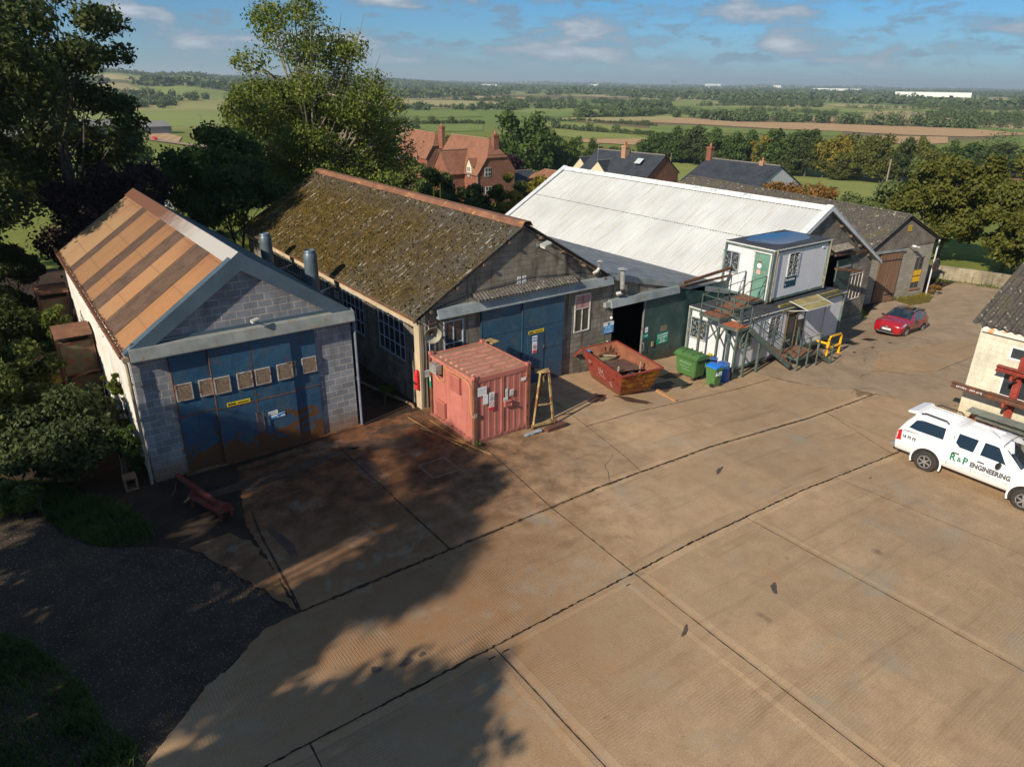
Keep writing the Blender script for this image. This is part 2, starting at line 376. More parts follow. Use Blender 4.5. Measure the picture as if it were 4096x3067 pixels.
def m_terrain():
    t = NT('farmland'); p = t.pos(); x, y, z = t.sepx(p)
    n = t.noise(p, .02, 6); f = t.noise(p, .9, 6, .7); 
    r = t.n('ShaderNodeVectorMath', operation='LENGTH'); t.l(p, r.inputs[0])
    grass = t.mix(t.rng(f, .3, .7), (.11, .14, .028), (.20, .225, .055))
    grass = t.mix(t.rng(n, .45, .65, 0, .6), grass, (.17, .18, .05))
    v = t.n('ShaderNodeTexVoronoi', feature='F1', distance='CHEBYCHEV'); v.inputs['Scale'].default_value = .0031; v.inputs['Randomness'].default_value = .85
    t.l(t.scaled(p, (1, 1, 0)), v.inputs['Vector']); cx = t.sepx(v.outputs['Color'])
    ra = t.n('ShaderNodeValToRGB'); ra.color_ramp.interpolation = 'CONSTANT'
    el = ra.color_ramp.elements; cols = [(0, (.14, .20, .05)), (.2, (.21, .25, .075)), (.38, (.38, .31, .16)), (.52, (.12, .17, .045)), (.66, (.28, .27, .10)), (.74, (.40, .32, .17)), (.9, (.16, .12, .075))]
    el[0].position = 0; el[0].color = (*cols[0][1], 1); el[1].position = cols[1][0]; el[1].color = (*cols[1][1], 1)
    for po, c in cols[2:]: e = el.new(po); e.color = (*c, 1)
    t.l(cx[0], ra.inputs[0])
    far = t.mix(t.rng(t.noise(p, .01, 5), .4, .7, 0, .35), ra.outputs[0], (.12, .12, .05))
    c = t.mix(t.rng(r.outputs['Value'], 560, 640), grass, far)
    t.color(c); return t.set(1.0, 0, .05)
M_terrain = m_terrain()
def m_field(name, c1, c2, stripe=None, ang=0, sc=.35):
    t = NT(name); p = t.pos(); n = t.noise(p, .05, 5); f = t.noise(p, 1.2, 5, .7)
    c = t.mix(t.rng(n, .35, .65), c1, c2); c = t.mix(t.rng(f, .4, .7, 0, .3), c, [a*.6 for a in c1])
    if stripe:
        mp = t.n('ShaderNodeMapping'); mp.inputs['Rotation'].default_value = (0, 0, rad(ang)); t.l(p, mp.inputs[0])
        w = t.n('ShaderNodeTexWave', bands_direction='X'); w.inputs['Scale'].default_value = sc; w.inputs['Distortion'].default_value = 1.2; t.l(mp.outputs[0], w.inputs['Vector'])
        c = t.mix(t.rng(w.outputs['Fac'], .3, .8, 0, .55), c, stripe)
    t.color(c); return t.set(1, 0, .05)
# ---------------------------------------------------------------- ground surfaces
def sheet(name, poly, mat, dz=0.0, cuts=None, jag=0, kind='structure', parent=None, seed=0, fn=hz):
    rs = random.Random(seed)
    if jag:
        q = []
        for (a, b) in zip(poly, poly[1:]+poly[:1]):
            L = math.hypot(b[0]-a[0], b[1]-a[1]); n = max(1, int(L/(jag*3)))
            for i in range(n):
                t_ = i/n; j = 0 if i == 0 else jag
                q.append((a[0]+(b[0]-a[0])*t_+rs.uniform(-j, j), a[1]+(b[1]-a[1])*t_+rs.uniform(-j, j)))
        poly = q
    bm = bmesh.new(); vs = [bm.verts.new((x, y, 0)) for x, y in poly]; bm.faces.new(vs)
    xs = [p[0] for p in poly]; ys = [p[1] for p in poly]
    cx = [k[0] for k in FK]+[33, 34, 36, 38, 40, 42, 44, 46, 48, 52, 56, 60, 64]; cy = [17.5, 18.5, 20, 21, 22.15, 25, 30, 40, 50, 60] if max(xs) > 33 else []
    if cuts: cx, cy = cuts
    for c in cx:
        if min(xs) < c < max(xs): bmesh.ops.bisect_plane(bm, geom=bm.verts[:]+bm.edges[:]+bm.faces[:], plane_co=(c, 0, 0), plane_no=(1, 0, 0))
    for c in cy:
        if min(ys) < c < max(ys): bmesh.ops.bisect_plane(bm, geom=bm.verts[:]+bm.edges[:]+bm.faces[:], plane_co=(0, c, 0), plane_no=(0, 1, 0))
    bmesh.ops.triangulate(bm, faces=bm.faces)
    for v in bm.verts: v.co.z = fn(v.co.x, v.co.y)+dz
    bmesh.ops.recalc_face_normals(bm, faces=bm.faces)
    for f in bm.faces:
        if f.normal.z < 0: f.normal_flip()
    me = bpy.data.meshes.new(name); bm.to_mesh(me); bm.free(); me.materials.append(mat)
    o = bpy.data.objects.new(name, me); C.objects.link(o)
    if parent: o.parent = parent
    elif kind: o['kind'] = kind
    return o
def terrain():
    # polar sheet from the foot of the yard to the horizon
    rr = [0.0, 3, 6, 10, 14, 19.5, 26, 30, 34, 38, 42, 46, 50, 54, 58, 62]
    r = 62
    while r < 24000: r *= 1.05; rr.append(r)
    na = 300; a0, a1 = rad(36.7-100), rad(36.7+100)
    V = []; F = []
    for i, r in enumerate(rr):
        for k in range(na+1):
            a = a0+(a1-a0)*k/na; x = r*math.sin(a); y = r*math.cos(a); V.append((x, y, hz(x, y)-(.12 if r < 70 else 0)))
    for i in range(len(rr)-1):
        for k in range(na): F.append((i*(na+1)+k, i*(na+1)+k+1, (i+1)*(na+1)+k+1, (i+1)*(na+1)+k))
    me = bpy.data.meshes.new('ground'); me.from_pydata(V, [], F); me.materials.append(M_terrain); me.update()
    bm = bmesh.new(); bm.from_mesh(me); bmesh.ops.recalc_face_normals(bm, faces=bm.faces)
    for f in bm.faces:
        if f.normal.z < 0: f.normal_flip()
        f.smooth = True
    bm.to_mesh(me); bm.free()
    o = bpy.data.objects.new('ground', me); C.objects.link(o); struct(o)
terrain()
sheet('yard_base', [(-30, -30), (110, -30), (110, 46), (60, 46), (60, 26), (50.9, 25), (48, 22.9), (10, 22.9), (10, 45), (2.5, 45), (2.5, 22.5), (-30, 24)], M_tar_dark, 0.0)
sheet('alley_floor', [(9.3, 22.36), (12.4, 22.36), (12.4, 46), (9.3, 46)], M_tar_dark, .008)
sheet('bare_soil', [(-14, 22), (2.6, 22.36), (2.6, 39), (6, 46), (3, 56), (-10, 60), (-16, 44)], M_tar_dark, -.03)
sheet('gravel_track', [(-30, -20), (0.2, 11.3), (.3, 11.7), (.8, 12.2), (1.6, 12.9), (2.5, 13.4), (3.1, 13.8), (3.9, 13.95), (3.6, 14.9), (3.1, 16.4), (2.6, 17.8), (2.0, 18.6), (1.0, 19.3), (0.2, 20), (-.3, 21), (-.9, 23), (-1.8, 24.5), (-6, 30), (-30, 50)], M_gravel, .006, jag=.07, seed=2)
G0 = [(3.1, 13.86), (2.44, 13.38), (2.09, 13.12), (1.59, 12.93), (1.12, 12.47), (.78, 12.18), (.39, 11.87), (.11, 11.57), (-1.2, 10.2)]
# slab rows: brushed along, across, along
J1, J2, J3 = 13.95, 10.25, 17.62
sheet('concrete_yard', [(4.05, J1+.03), (31.6, J1+.03), (32.0, 14.3), (30.1, 15.4), (29.2, 17.1), (28.6, 19.0), (27.2, 22.3), (22.5, 22.3), (9.6, 22.35), (4.9, 21.9), (4.1, 18.4)], M_conc_x, .022, jag=.035, seed=3)
sheet('concrete_yard', [(-1.6, J2+.02)]+[p for p in G0[::-1] if p[1] > 10.3]+[(3.7, J1-.03), (30.0, J1-.03), (31.2, 14.8), (32.3, 12.1), (33.6, 11.2), (33.5, J2+.02)], M_conc_y, .022, jag=.03, seed=4)
sheet('concrete_yard', [(-4, J2-.02), (33.3, J2-.02), (34, -20), (-20, -20), (-16, -4)], M_conc_x, .022, jag=.03, seed=5)
sheet('worn_road', [(29.3, 17.1), (30.1, 15.4), (32.0, 14.3), (31.2, 14.8), (32.3, 12.1), (33.8, 11.1), (47, 6), (64, 12), (66, 24), (57.5, 23.3), (51.3, 24.3), (47.5, 22.8), (40, 22.8), (29, 22.5), (28.5, 19)], M_tarmac, .014, jag=.05, seed=6)
sheet('pale_concrete_patch', [(38.3, 17.25), (47.4, 15.7), (43.5, 14.2), (37.8, 14.05), (34.2, 15.6)], m_concrete('grey_patch_concrete', 'x', .86, False), .024, jag=.06, seed=8)
sheet('moss_patch', [(53.6, 24.0), (57.0, 23.35), (57.2, 22.7), (55, 22.2), (53.2, 22.6)], M_moss, .026, jag=.12, seed=9)
sheet('drain_slabs', [(2.5, 18.2), (2.95, 17.0), (3.3, 16.0), (3.72, 14.7), (4.0, 13.98), (4.03, 16.2), (3.98, 17.6), (3.6, 18.3)], m_concrete('cracked_grey_concrete', 'x', .6, False), .016, jag=.08, seed=10)
def strip_mb(mb, pts, w, dz, rs, jit=.4):
    """ragged strip following the ground"""
    P = []
    for a, b in zip(pts, pts[1:]):
        L = math.hypot(b[0]-a[0], b[1]-a[1]); n = max(1, int(L/.14))
        for i in range(n): t_ = i/n; P.append((a[0]+(b[0]-a[0])*t_, a[1]+(b[1]-a[1])*t_))
    P.append(pts[-1]); off = 0; prev = None
    for i, p in enumerate(P):
        q = P[min(i+1, len(P)-1)]; o = P[max(i-1, 0)]; dx, dy = q[0]-o[0], q[1]-o[1]; L = math.hypot(dx, dy) or 1; nx, ny = -dy/L, dx/L
        off = off*.8+rs.uniform(-1, 1)*w*.3*jit; ww = w*(1+rs.uniform(-jit, jit))/2
        a = (p[0]+nx*(off+ww), p[1]+ny*(off+ww)); b = (p[0]+nx*(off-ww), p[1]+ny*(off-ww))
        cur = ((a[0], a[1], hz(*a)+dz), (b[0], b[1], hz(*b)+dz))
        if prev: mb.face([prev[1], cur[1], cur[0], prev[0]])
        prev = cur
def joints():
    rs = random.Random(4); mb = MB()
    D = [([(3.9, J1), (31.6, J1)], .055), ([(-1.6, J2), (26.8, J2), (33.3, J2)], .035), ([(16.7, J3), (22, 17.6), (28.6, 17.64)], .045),
         ([(4.45, 19.0), (4.3, 17.6), (4.05, 13.95)], .075), ([(8.25, 21.3), (8.3, 18), (8.33, 13.96)], .065), ([(12.5, 18.6), (12.2, 16), (11.95, 13.9), (11.75, J2)], .035),
         ([(11.75, J2), (11.5, 4), (11.3, -4)], .03), ([(7.2, J2), (7.1, 2), (7.0, -4)], .035), ([(16.55, J2), (16.6, 5.5), (16.5, -2)], .03),
         ([(27.3, 13.95), (25.75, J2)], .03), ([(21.6, J2), (22.0, 6), (22.4, 1)], .025), ([(17.4, 21.3), (16.74, 17.6), (16.2, 15), (15.9, 13.95)], .03), ([(2.8, J2), (2.7, 6)], .04),
         ([(22, 17.6), (22.3, 19.5), (22.2, 22)], .03), ([(27.2, J1), (27.0, 10.9), (26.9, J2)], .02), ([(36.5, 13.9), (35.2, 15.3), (34.1, 16.2), (32.6, 17.8)], .016), ([(38, 14.05), (44, 14.2), (50, 13)], .02)]
    for pts, w in D: strip_mb(mb, pts, w*.72, .030, rs, .5)
    # cracks
    for k, (x, y, n, a) in enumerate([(14.4, 13.9, 14, 1.2), (33.5, 17.5, 26, .3), (34.5, 16.9, 26, -.2), (36, 18.6, 22, .6), (35.5, 19.5, 20, -.5), (30.5, 14.6, 20, .4), (33, 15.5, 24, .1), (38, 18.0, 20, .2), (24, 18.4, 22, .35), (22.6, 20, 14, .8), (41, 16.5, 20, .5)]):
        pts = [(x, y)]
        for i in range(n): a += rs.uniform(-.5, .5); pts.append((pts[-1][0]+.16*math.cos(a), pts[-1][1]+.16*math.sin(a)))
        strip_mb(mb, pts, .012, .031, rs, .6)
    struct(mb.build('slab_joints', M_joint))
    mb = MB()
    for pts, w in [([(12.0, J2-.16), (26, J2-.16)], .22), ([(-1, J2-.17), (11.6, J2-.17)], .22), ([(11.93, 10), (11.68, 4), (11.5, -4)], .2), ([(11.3, 10), (11.05, 4), (10.9, -4)], .16),
                   ([(7.36, 10), (7.28, 2), (7.2, -4)], .2), ([(6.98, 10), (6.86, 2), (6.8, -4)], .18), ([(4.2, J1+.14), (31, J1+.14)], .16), ([(16.75, 10), (16.8, 5.5), (16.7, -2)], .16), ([(4.2, J1-.16), (30, J1-.16)], .14)]:
        strip_mb(mb, pts, w, .026, rs, .06)
    struct(mb.build('trowelled_edges', M_conc_smooth))
    # stains, manhole, debris
    mb = MB()
    def blob(x, y, r, sx=1, sy=1, a=0, n=26):
        P = []; f1, f2, f3 = rs.uniform(0, 6), rs.uniform(0, 6), rs.uniform(0, 6)
        for k in range(n):
            t_ = 2*math.pi*k/n; q = .62*r*(1+.22*math.sin(2*t_+f1)+.16*math.sin(3*t_+f2)+.1*math.sin(5*t_+f3)); u, v = q*math.cos(t_)*sx, q*math.sin(t_)*sy; P.append((x+u*math.cos(a)-v*math.sin(a), y+u*math.sin(a)+v*math.cos(a)))
        mb.face([(px, py, hz(px, py)+.034) for px, py in P])
    for s in [(4.7, 11.2, .16), (5.35, 11.0, .17, 1.4, .9), (5.75, 11.0, .12), (11.2, 8.0, .16, 1.8, .6, .5), (14.3, 7.7, .2, 1.6, .7, .6), (18.3, 12.6, .2, 2.2, .6, .3), (22.8, 9.6, .07)]: blob(*s)
    struct(mb.build('oil_stains', paint('oil_stain', (.085, .06, .045), .3, 6, .5)))
    mb = MB(); rs2 = random.Random(8)
    def damp(x, y, r, sx, sy, a, n=34):
        P = []; f1, f2, f3 = rs2.uniform(0, 6), rs2.uniform(0, 6), rs2.uniform(0, 6)
        for k in range(n):
            t_ = 2*math.pi*k/n; q = .8*r*(1+.2*math.sin(2*t_+f1)+.15*math.sin(3*t_+f2)+.12*math.sin(7*t_+f3)); u, v = q*math.cos(t_)*sx, q*math.sin(t_)*sy; P.append((x+u*math.cos(a)-v*math.sin(a), y+u*math.sin(a)+v*math.cos(a)))
        mb.face([(px, py, hz(px, py)+.0285) for px, py in P])
    for s in [(19.0, 19.4, .45, 1.3, .8, .2), (20.3, 18.6, .55, 1.9, .5, -.9), (22.9, 19.3, .6, 1.8, .8, .2), (24.0, 18.9, .3, 2.2, .5, .3), (24.4, 20.2, .5, 1.4, .9, 0), (5.8, 20.7, .9, 3.2, .5, .05), (9.7, 20.6, 1.0, 1.6, .6, -.4), (8.4, 19.2, .35, 1, 3.4, .05), (11.1, 18.7, .5, 1.6, .6, .6), (4.7, 17.0, .2, 1, 5, .06), (10.5, 21.5, .6, 1.5, .6, 0)]: damp(*s)
    struct(mb.build('damp_stains', paint('damp_stain', (.07, .04, .026), .45, 3, .6)))
    mb = MB(); 
    for a, b in [((9.9, 17.5), (10.9, 17.5)), ((10.9, 17.5), (10.9, 18.5)), ((10.9, 18.5), (9.9, 18.5)), ((9.9, 18.5), (9.9, 17.5))]: strip_mb(mb, [a, b], .05, .032, rs, .1)
    struct(mb.build('manhole_rim', paint('dusty_concrete', (.22, .13, .08), .3, 6, .9)))
joints()
# fields and hedges beyond (outlines measured on the ground)
FIELDS = [('stubble',[(591.0,554.3),(598.9,550.2),(606.9,546.1),(614.9,542.0),(622.9,537.9),(618.9,516.7),(615.1,496.5),(611.4,477.2),(607.9,458.7),(620.6,448.5),(633.2,438.3),(645.9,428.1),(658.5,418.0),(667.7,396.9),(676.6,376.4),(685.2,356.6),(693.5,337.3),(699.5,325.0),(705.3,312.9),(711.0,301.1),(716.6,289.4),(710.1,276.1),(703.9,263.4),(697.9,251.2),(692.2,239.5),(685.8,237.2),(679.5,234.9),(673.3,232.7),(667.2,230.5),(649.5,233.1),(632.3,235.7),(615.5,238.2),(599.2,240.6),(592.6,249.5),(586.0,258.6),(579.2,267.7),(572.4,277.0),(570.5,289.0),(568.6,301.3),(566.6,314.0),(564.5,327.1),(559.2,338.7),(553.8,350.5),(548.3,362.5),(542.7,374.8),(541.2,390.4),(539.6,406.6),(538.0,423.4),(536.4,440.9),(532.2,452.0),(528.0,463.3),(523.8,474.9),(519.4,486.6),(535.7,502.0),(552.9,518.3),(571.3,535.7)],0.35),('stubble',[(759.7,518.0),(768.4,503.9),(776.9,490.0),(785.4,476.3),(793.7,462.8),(807.1,445.5),(820.3,428.4),(833.3,411.5),(846.1,394.8),(841.0,373.0),(836.1,352.2),(831.4,332.3),(827.0,313.4),(814.1,313.7),(801.4,313.9),(788.9,314.1),(776.7,314.4),(763.4,327.7),(750.0,341.1),(736.5,354.6),(722.9,368.2),(717.3,386.4),(711.5,405.1),(705.5,424.4),(699.3,444.3),(703.0,454.3),(706.9,464.6),(710.9,475.2),(714.9,486.1),(725.6,493.7),(736.6,501.5),(748.0,509.6)],0.35),('stubble',[(538.2,282.2),(549.0,274.0),(559.9,265.8),(570.7,257.6),(581.6,249.4),(563.4,241.3),(545.5,233.5),(527.4,225.4),(510.3,217.9),(498.9,218.5),(487.7,219.1),(476.9,219.6),(466.3,220.2),(472.0,229.3),(478.0,238.8),(484.2,248.7),(490.8,259.2),(502.1,264.7),(513.9,270.4),(526.2,276.4)],0.35),('hay',[(1338.3,816.5),(1362.7,805.8),(1387.2,794.9),(1411.9,783.9),(1436.8,772.8),(1416.5,728.9),(1397.4,687.6),(1379.5,648.7),(1362.6,612.2),(1317.9,605.5),(1275.4,599.2),(1234.8,593.2),(1196.1,587.4),(1202.4,617.6),(1209.1,649.2),(1216.1,682.4),(1223.4,717.2),(1249.9,740.1),(1277.8,764.2),(1307.3,789.7)],0.6),('plough',[(383.7,163.6),(394.9,159.2),(406.2,154.7),(417.7,150.1),(429.5,145.4),(385.6,129.8),(349.8,117.0),(319.9,106.3),(294.7,97.3),(289.7,100.1),(284.7,102.9),(278.9,105.3),(270.6,106.8),(286.7,114.9),(299.7,121.9),(313.9,129.6),(329.7,138.2),(341.8,143.9),(354.7,150.0),(368.6,156.5)],0.3),('mown',[(243.9,156.8),(246.1,153.3),(248.4,149.9),(250.6,146.5),(253.0,143.2),(250.5,136.2),(248.3,129.6),(246.3,123.4),(244.4,117.4),(215.3,102.7),(192.4,91.1),(173.8,81.7),(153.9,71.8),(147.1,71.7),(140.7,71.7),(134.7,71.8),(129.1,71.9),(144.0,82.9),(158.7,94.5),(168.9,103.9),(180.8,115.0),(193.3,123.3),(207.7,132.8),(224.4,143.8)],0.3),('mown',[(249.4,218.6),(250.0,215.0),(250.5,211.4),(251.0,207.8),(251.6,204.4),(241.1,196.4),(230.5,188.1),(213.0,174.3),(197.9,162.4),(187.5,155.3),(178.0,148.8),(169.4,142.9),(161.4,137.5),(180.6,155.0),(205.0,177.2),(231.4,201.4)],0.3),('green',[(487.7,456.7),(496.1,449.5),(504.4,442.4),(512.8,435.3),(521.1,428.2),(521.5,414.7),(521.9,401.7),(522.3,389.1),(522.6,376.8),(528.7,371.0),(534.8,365.2),(540.9,359.5),(546.9,353.7),(550.7,345.0),(554.4,336.4),(558.0,328.0),(561.6,319.7),(547.5,311.5),(534.1,303.7),(521.3,296.2),(507.6,288.2),(503.1,295.0),(498.5,301.9),(494.0,308.8),(489.4,315.8),(482.8,323.7),(476.2,331.7),(469.6,339.8),(462.9,348.0),(447.0,354.7),(431.3,361.4),(415.9,368.0),(400.8,374.6),(420.9,393.6),(442.5,414.0),(464.0,434.3)],0.3),('green',[(929.8,774.6),(942.3,761.8),(954.8,749.0),(967.2,736.4),(979.6,723.7),(946.0,698.7),(914.6,675.3),(885.2,653.5),(857.7,632.9),(865.8,616.0),(873.8,599.3),(881.6,582.9),(889.3,566.8),(888.3,554.0),(887.3,541.4),(886.4,529.1),(885.4,517.1),(861.8,523.3),(838.6,529.5),(815.8,535.4),(793.5,541.3),(786.7,558.0),(779.8,575.0),(772.8,592.3),(765.6,610.0),(800.4,644.9),(838.9,683.5),(881.8,726.5)],0.4),('hay',[(648.1,1232.3),(669.0,1218.7),(690.0,1205.1),(711.0,1191.5),(732.1,1177.9),(742.5,1141.0),(752.5,1105.3),(762.2,1070.8),(771.5,1037.4),(744.1,1000.5),(718.5,966.1),(694.6,933.9),(672.2,903.8),(633.6,880.3),(597.6,858.5),(564.2,838.2),(533.0,819.2),(516.4,831.2),(499.8,843.1),(483.2,854.9),(466.7,866.8),(487.6,912.3),(510.8,962.5),(536.4,1018.2),(565.1,1080.4),(583.9,1114.7),(603.9,1151.3),(625.2,1190.4)],0.5),('green',[(414.2,781.2),(434.8,777.9),(455.8,774.5),(477.3,771.1),(499.3,767.5),(479.9,729.4),(462.3,694.7),(446.0,662.7),(431.1,633.4),(417.3,634.3),(403.7,635.2),(390.4,636.1),(377.3,637.0),(373.3,647.0),(369.3,657.2),(365.2,667.5),(361.0,677.9),(373.0,701.2),(385.8,726.0),(399.5,752.6)],0.4),('green',[(297.7,530.3),(311.0,527.3),(324.6,524.2),(338.5,521.2),(352.6,518.0),(340.1,499.7),(327.3,480.9),(315.1,463.0),(303.8,446.4),(294.5,447.9),(285.5,449.5),(276.5,451.0),(267.8,452.6),(268.8,459.7),(269.8,467.1),(270.9,474.6),(272.0,482.3),(278.1,493.7),(284.5,505.6),(291.2,518.1)],0.3),('stubble',[(268.5,531.2),(269.1,521.6),(269.6,512.3),(270.1,503.1),(270.6,494.2),(267.9,478.7),(265.4,463.9),(262.9,449.8),(260.6,436.4),(247.9,426.3),(236.0,416.9),(224.8,407.9),(214.1,399.5),(212.4,400.4),(210.8,401.2),(209.1,402.1),(207.4,402.9),(219.9,429.0),(233.9,458.6),(250.0,492.4)],0.35),('green',[(581.3,725.9),(598.6,714.0),(616.0,702.1),(633.4,690.1),(650.8,678.2),(638.8,658.7),(627.3,640.1),(616.3,622.4),(605.8,605.5),(579.4,603.3),(553.9,601.3),(529.5,599.3),(506.0,597.4),(501.9,600.8),(497.7,604.2),(493.6,607.6),(489.5,611.0),(509.7,636.2),(531.5,663.6),(555.3,693.3)],0.4),('hay',[(492.6,581.6),(526.7,576.9),(562.3,572.0),(599.4,566.9),(638.3,561.5),(620.5,545.7),(603.6,530.8),(587.6,516.6),(572.4,503.1),(544.7,504.3),(518.2,505.5),(492.6,506.6),(468.1,507.6),(465.7,515.8),(463.3,524.0),(460.8,532.4),(458.3,540.9),(466.4,550.5),(474.9,560.5),(483.6,570.9)],0.45),('mown',[(425.1,525.9),(432.8,517.8),(440.3,509.7),(447.9,501.7),(455.4,493.8),(451.3,470.7),(447.5,449.1),(443.9,428.7),(440.5,409.4),(431.6,401.9),(422.9,394.5),(414.5,387.4),(406.4,380.5),(400.8,393.2),(395.2,406.2),(389.4,419.6),(383.5,433.4),(385.0,444.4),(386.5,455.8),(387.5,466.9),(388.3,478.1),(396.9,489.2),(405.9,500.9),(415.3,513.1)],0.35),('mown',[(366.0,440.9),(368.5,423.1),(371.0,406.1),(373.5,389.8),(375.8,374.2),(370.2,362.9),(364.8,352.0),(359.6,341.6),(354.7,331.7),(344.3,337.3),(334.0,342.9),(323.8,348.5),(313.7,354.1),(315.1,360.7),(316.5,367.4),(318.0,374.3),(319.6,381.5),(330.0,394.8),(341.2,409.1),(353.1,424.4)],0.35),('stubble',[(311.7,351.8),(322.3,346.8),(333.0,341.8),(343.8,336.8),(354.7,331.7),(341.4,322.4),(328.9,313.7),(317.1,305.6),(306.0,297.8),(302.9,305.8),(299.8,314.0),(296.6,322.4),(293.3,330.9),(297.7,335.9),(302.2,341.1),(306.9,346.4)],0.35),('mown',[(207.1,264.7),(212.6,261.7),(218.1,258.7),(223.7,255.7),(229.3,252.7),(221.1,244.4),(213.4,236.6),(206.3,229.3),(198.6,221.5),(191.6,214.9),(184.9,208.8),(178.7,203.0),(172.8,197.6),(169.1,198.9),(165.5,200.3),(161.9,201.7),(158.4,203.2),(173.0,221.6),(187.4,239.8),(196.8,251.7)],0.3),('stubble',[(103.7,627.4),(104.8,621.4),(105.9,615.5),(107.0,609.6),(108.1,603.9),(107.3,566.4),(106.3,531.4),(105.5,500.0),(104.7,471.7),(101.9,461.6),(99.3,452.1),(96.8,442.9),(94.3,434.0),(92.6,438.3),(91.0,442.6),(89.2,447.0),(87.5,451.4),(87.5,465.7),(87.5,480.8),(87.5,496.8),(87.5,513.8),(91.2,539.2),(95.2,567.2),(99.5,597.4)],0.35),('mown',[(61.4,369.5),(65.2,368.5),(68.9,367.5),(72.7,366.4),(76.6,365.4),(72.7,351.7),(69.1,338.9),(65.7,327.1),(62.6,316.1),(60.0,314.1),(57.5,312.2),(55.0,310.3),(52.6,308.4),(54.5,321.8),(56.6,336.4),(58.9,352.2)],0.3)]
fm = {'stubble': m_field('stubble', (.40, .265, .14), (.46, .32, .18), (.33, .21, .11), 20, .05), 'green': m_field('pasture', (.15, .20, .05), (.21, .26, .075), (.12, .16, .045), 35, .12),
      'hay': m_field('hay_meadow', (.30, .28, .12), (.37, .33, .16)), 'plough': m_field('ploughed_field', (.22, .135, .075), (.27, .17, .10), (.16, .10, .06), 60, .15), 'mown': m_field('mown_grass', (.17, .215, .045), (.23, .265, .07), (.28, .27, .11), 25, .2),
      'dark': m_field('dark_crop', (.05, .085, .025), (.07, .11, .03)), 'lilac': m_field('heath_field', (.20, .17, .16), (.24, .21, .19))}
for i, (k, poly, off) in enumerate(FIELDS):
    xs = [p[0] for p in poly]; ys = [p[1] for p in poly]; st = max(8, (max(max(xs)-min(xs), max(ys)-min(ys)))/40)
    gx = [min(xs)+st*j for j in range(1, int((max(xs)-min(xs))/st)+1)]; gy = [min(ys)+st*j for j in range(1, int((max(ys)-min(ys))/st)+1)]
    sheet({'stubble': 'stubble_field', 'green': 'pasture', 'hay': 'hay_meadow', 'plough': 'ploughed_field', 'mown': 'mown_field', 'dark': 'crop_field', 'lilac': 'heath_field'}[k], poly, fm[k], off, (gx, gy), seed=i)
# ---------------------------------------------------------------- building materials
M_blockA = blockwork('bluegrey_blockwork', (.235, .255, .285), (.37, .395, .43), (.55, .51, .45), .47, .235, .4, .4, .019, (0, 1.1, (.22, .11, .04)))
M_blockB = blockwork('weathered_blockwork', (.235, .215, .175), (.34, .31, .26), (.16, .145, .12), .46, .232, .5, .75, .012, None, (.025, .022, .018))
M_blockE = blockwork('brown_blockwork', (.22, .20, .16), (.33, .30, .25), (.14, .13, .11), .46, .232, .4, .6, .012)
M_blockD = blockwork('grey_block_front', (.30, .28, .23), (.38, .35, .30), (.24, .22, .19), .46, .232, .25, .2, .008)
M_cream = blockwork('cream_painted_blockwork', (.66, .64, .52), (.74, .72, .60), (.60, .58, .47), .46, .232, .3, .35, .006, (-1.5, 1.4, (.42, .36, .22)), (.30, .28, .2))
M_parapet = blockwork('pale_stone_block_wall', (.32, .28, .19), (.40, .35, .25), (.25, .22, .15), .46, .232, .4, .6)
M_bluegrey = paint('bluegrey_flashing', (.085, .135, .18), .2, 1.2, .45, .3, .0)
M_header = paint('grey_green_header_metal', (.27, .29, .27), .25, 1.3, .5, .2, .1, (.2, .13, .08), .3)
M_header2 = paint('pale_grey_header_metal', (.26, .30, .31), .3, 1.3, .5, .2, .1, (.2, .13, .08), .35)
M_white_m = paint('white_corrugated_wall', (.62, .60, .55), .2, 1.4, .6, 0, 0, (.1, .1, .1), .3)
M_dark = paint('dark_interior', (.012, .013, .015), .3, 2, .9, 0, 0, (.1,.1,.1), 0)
M_galv = paint('galvanised_metal', (.38, .40, .41), .25, 3, .42, .6, .05)
M_galv_pipe = paint('galvanised_pipe', (.45, .46, .44), .25, 5, .4, .5, .1, (.25, .14, .06))
M_steel_grey = paint('bluegrey_duct_metal', (.115, .16, .20), .2, 3, .45, .4)
M_rustpipe = paint('rusty_metal', (.13, .065, .035), .4, 3, .8, .1, .3)
M_cable = paint('black_cable', (.02, .02, .02), .2, 8, .6)
M_frame_blue = paint('pale_blue_window_frame', (.34, .40, .46), .25, 8, .6)
M_frame_white = paint('flaking_white_frame', (.55, .54, .50), .3, 8, .7, 0, .2, (.25, .2, .15))
M_glass = glassm(); M_glassd = glassm('dusty_glass', (.035, .034, .032), .25)
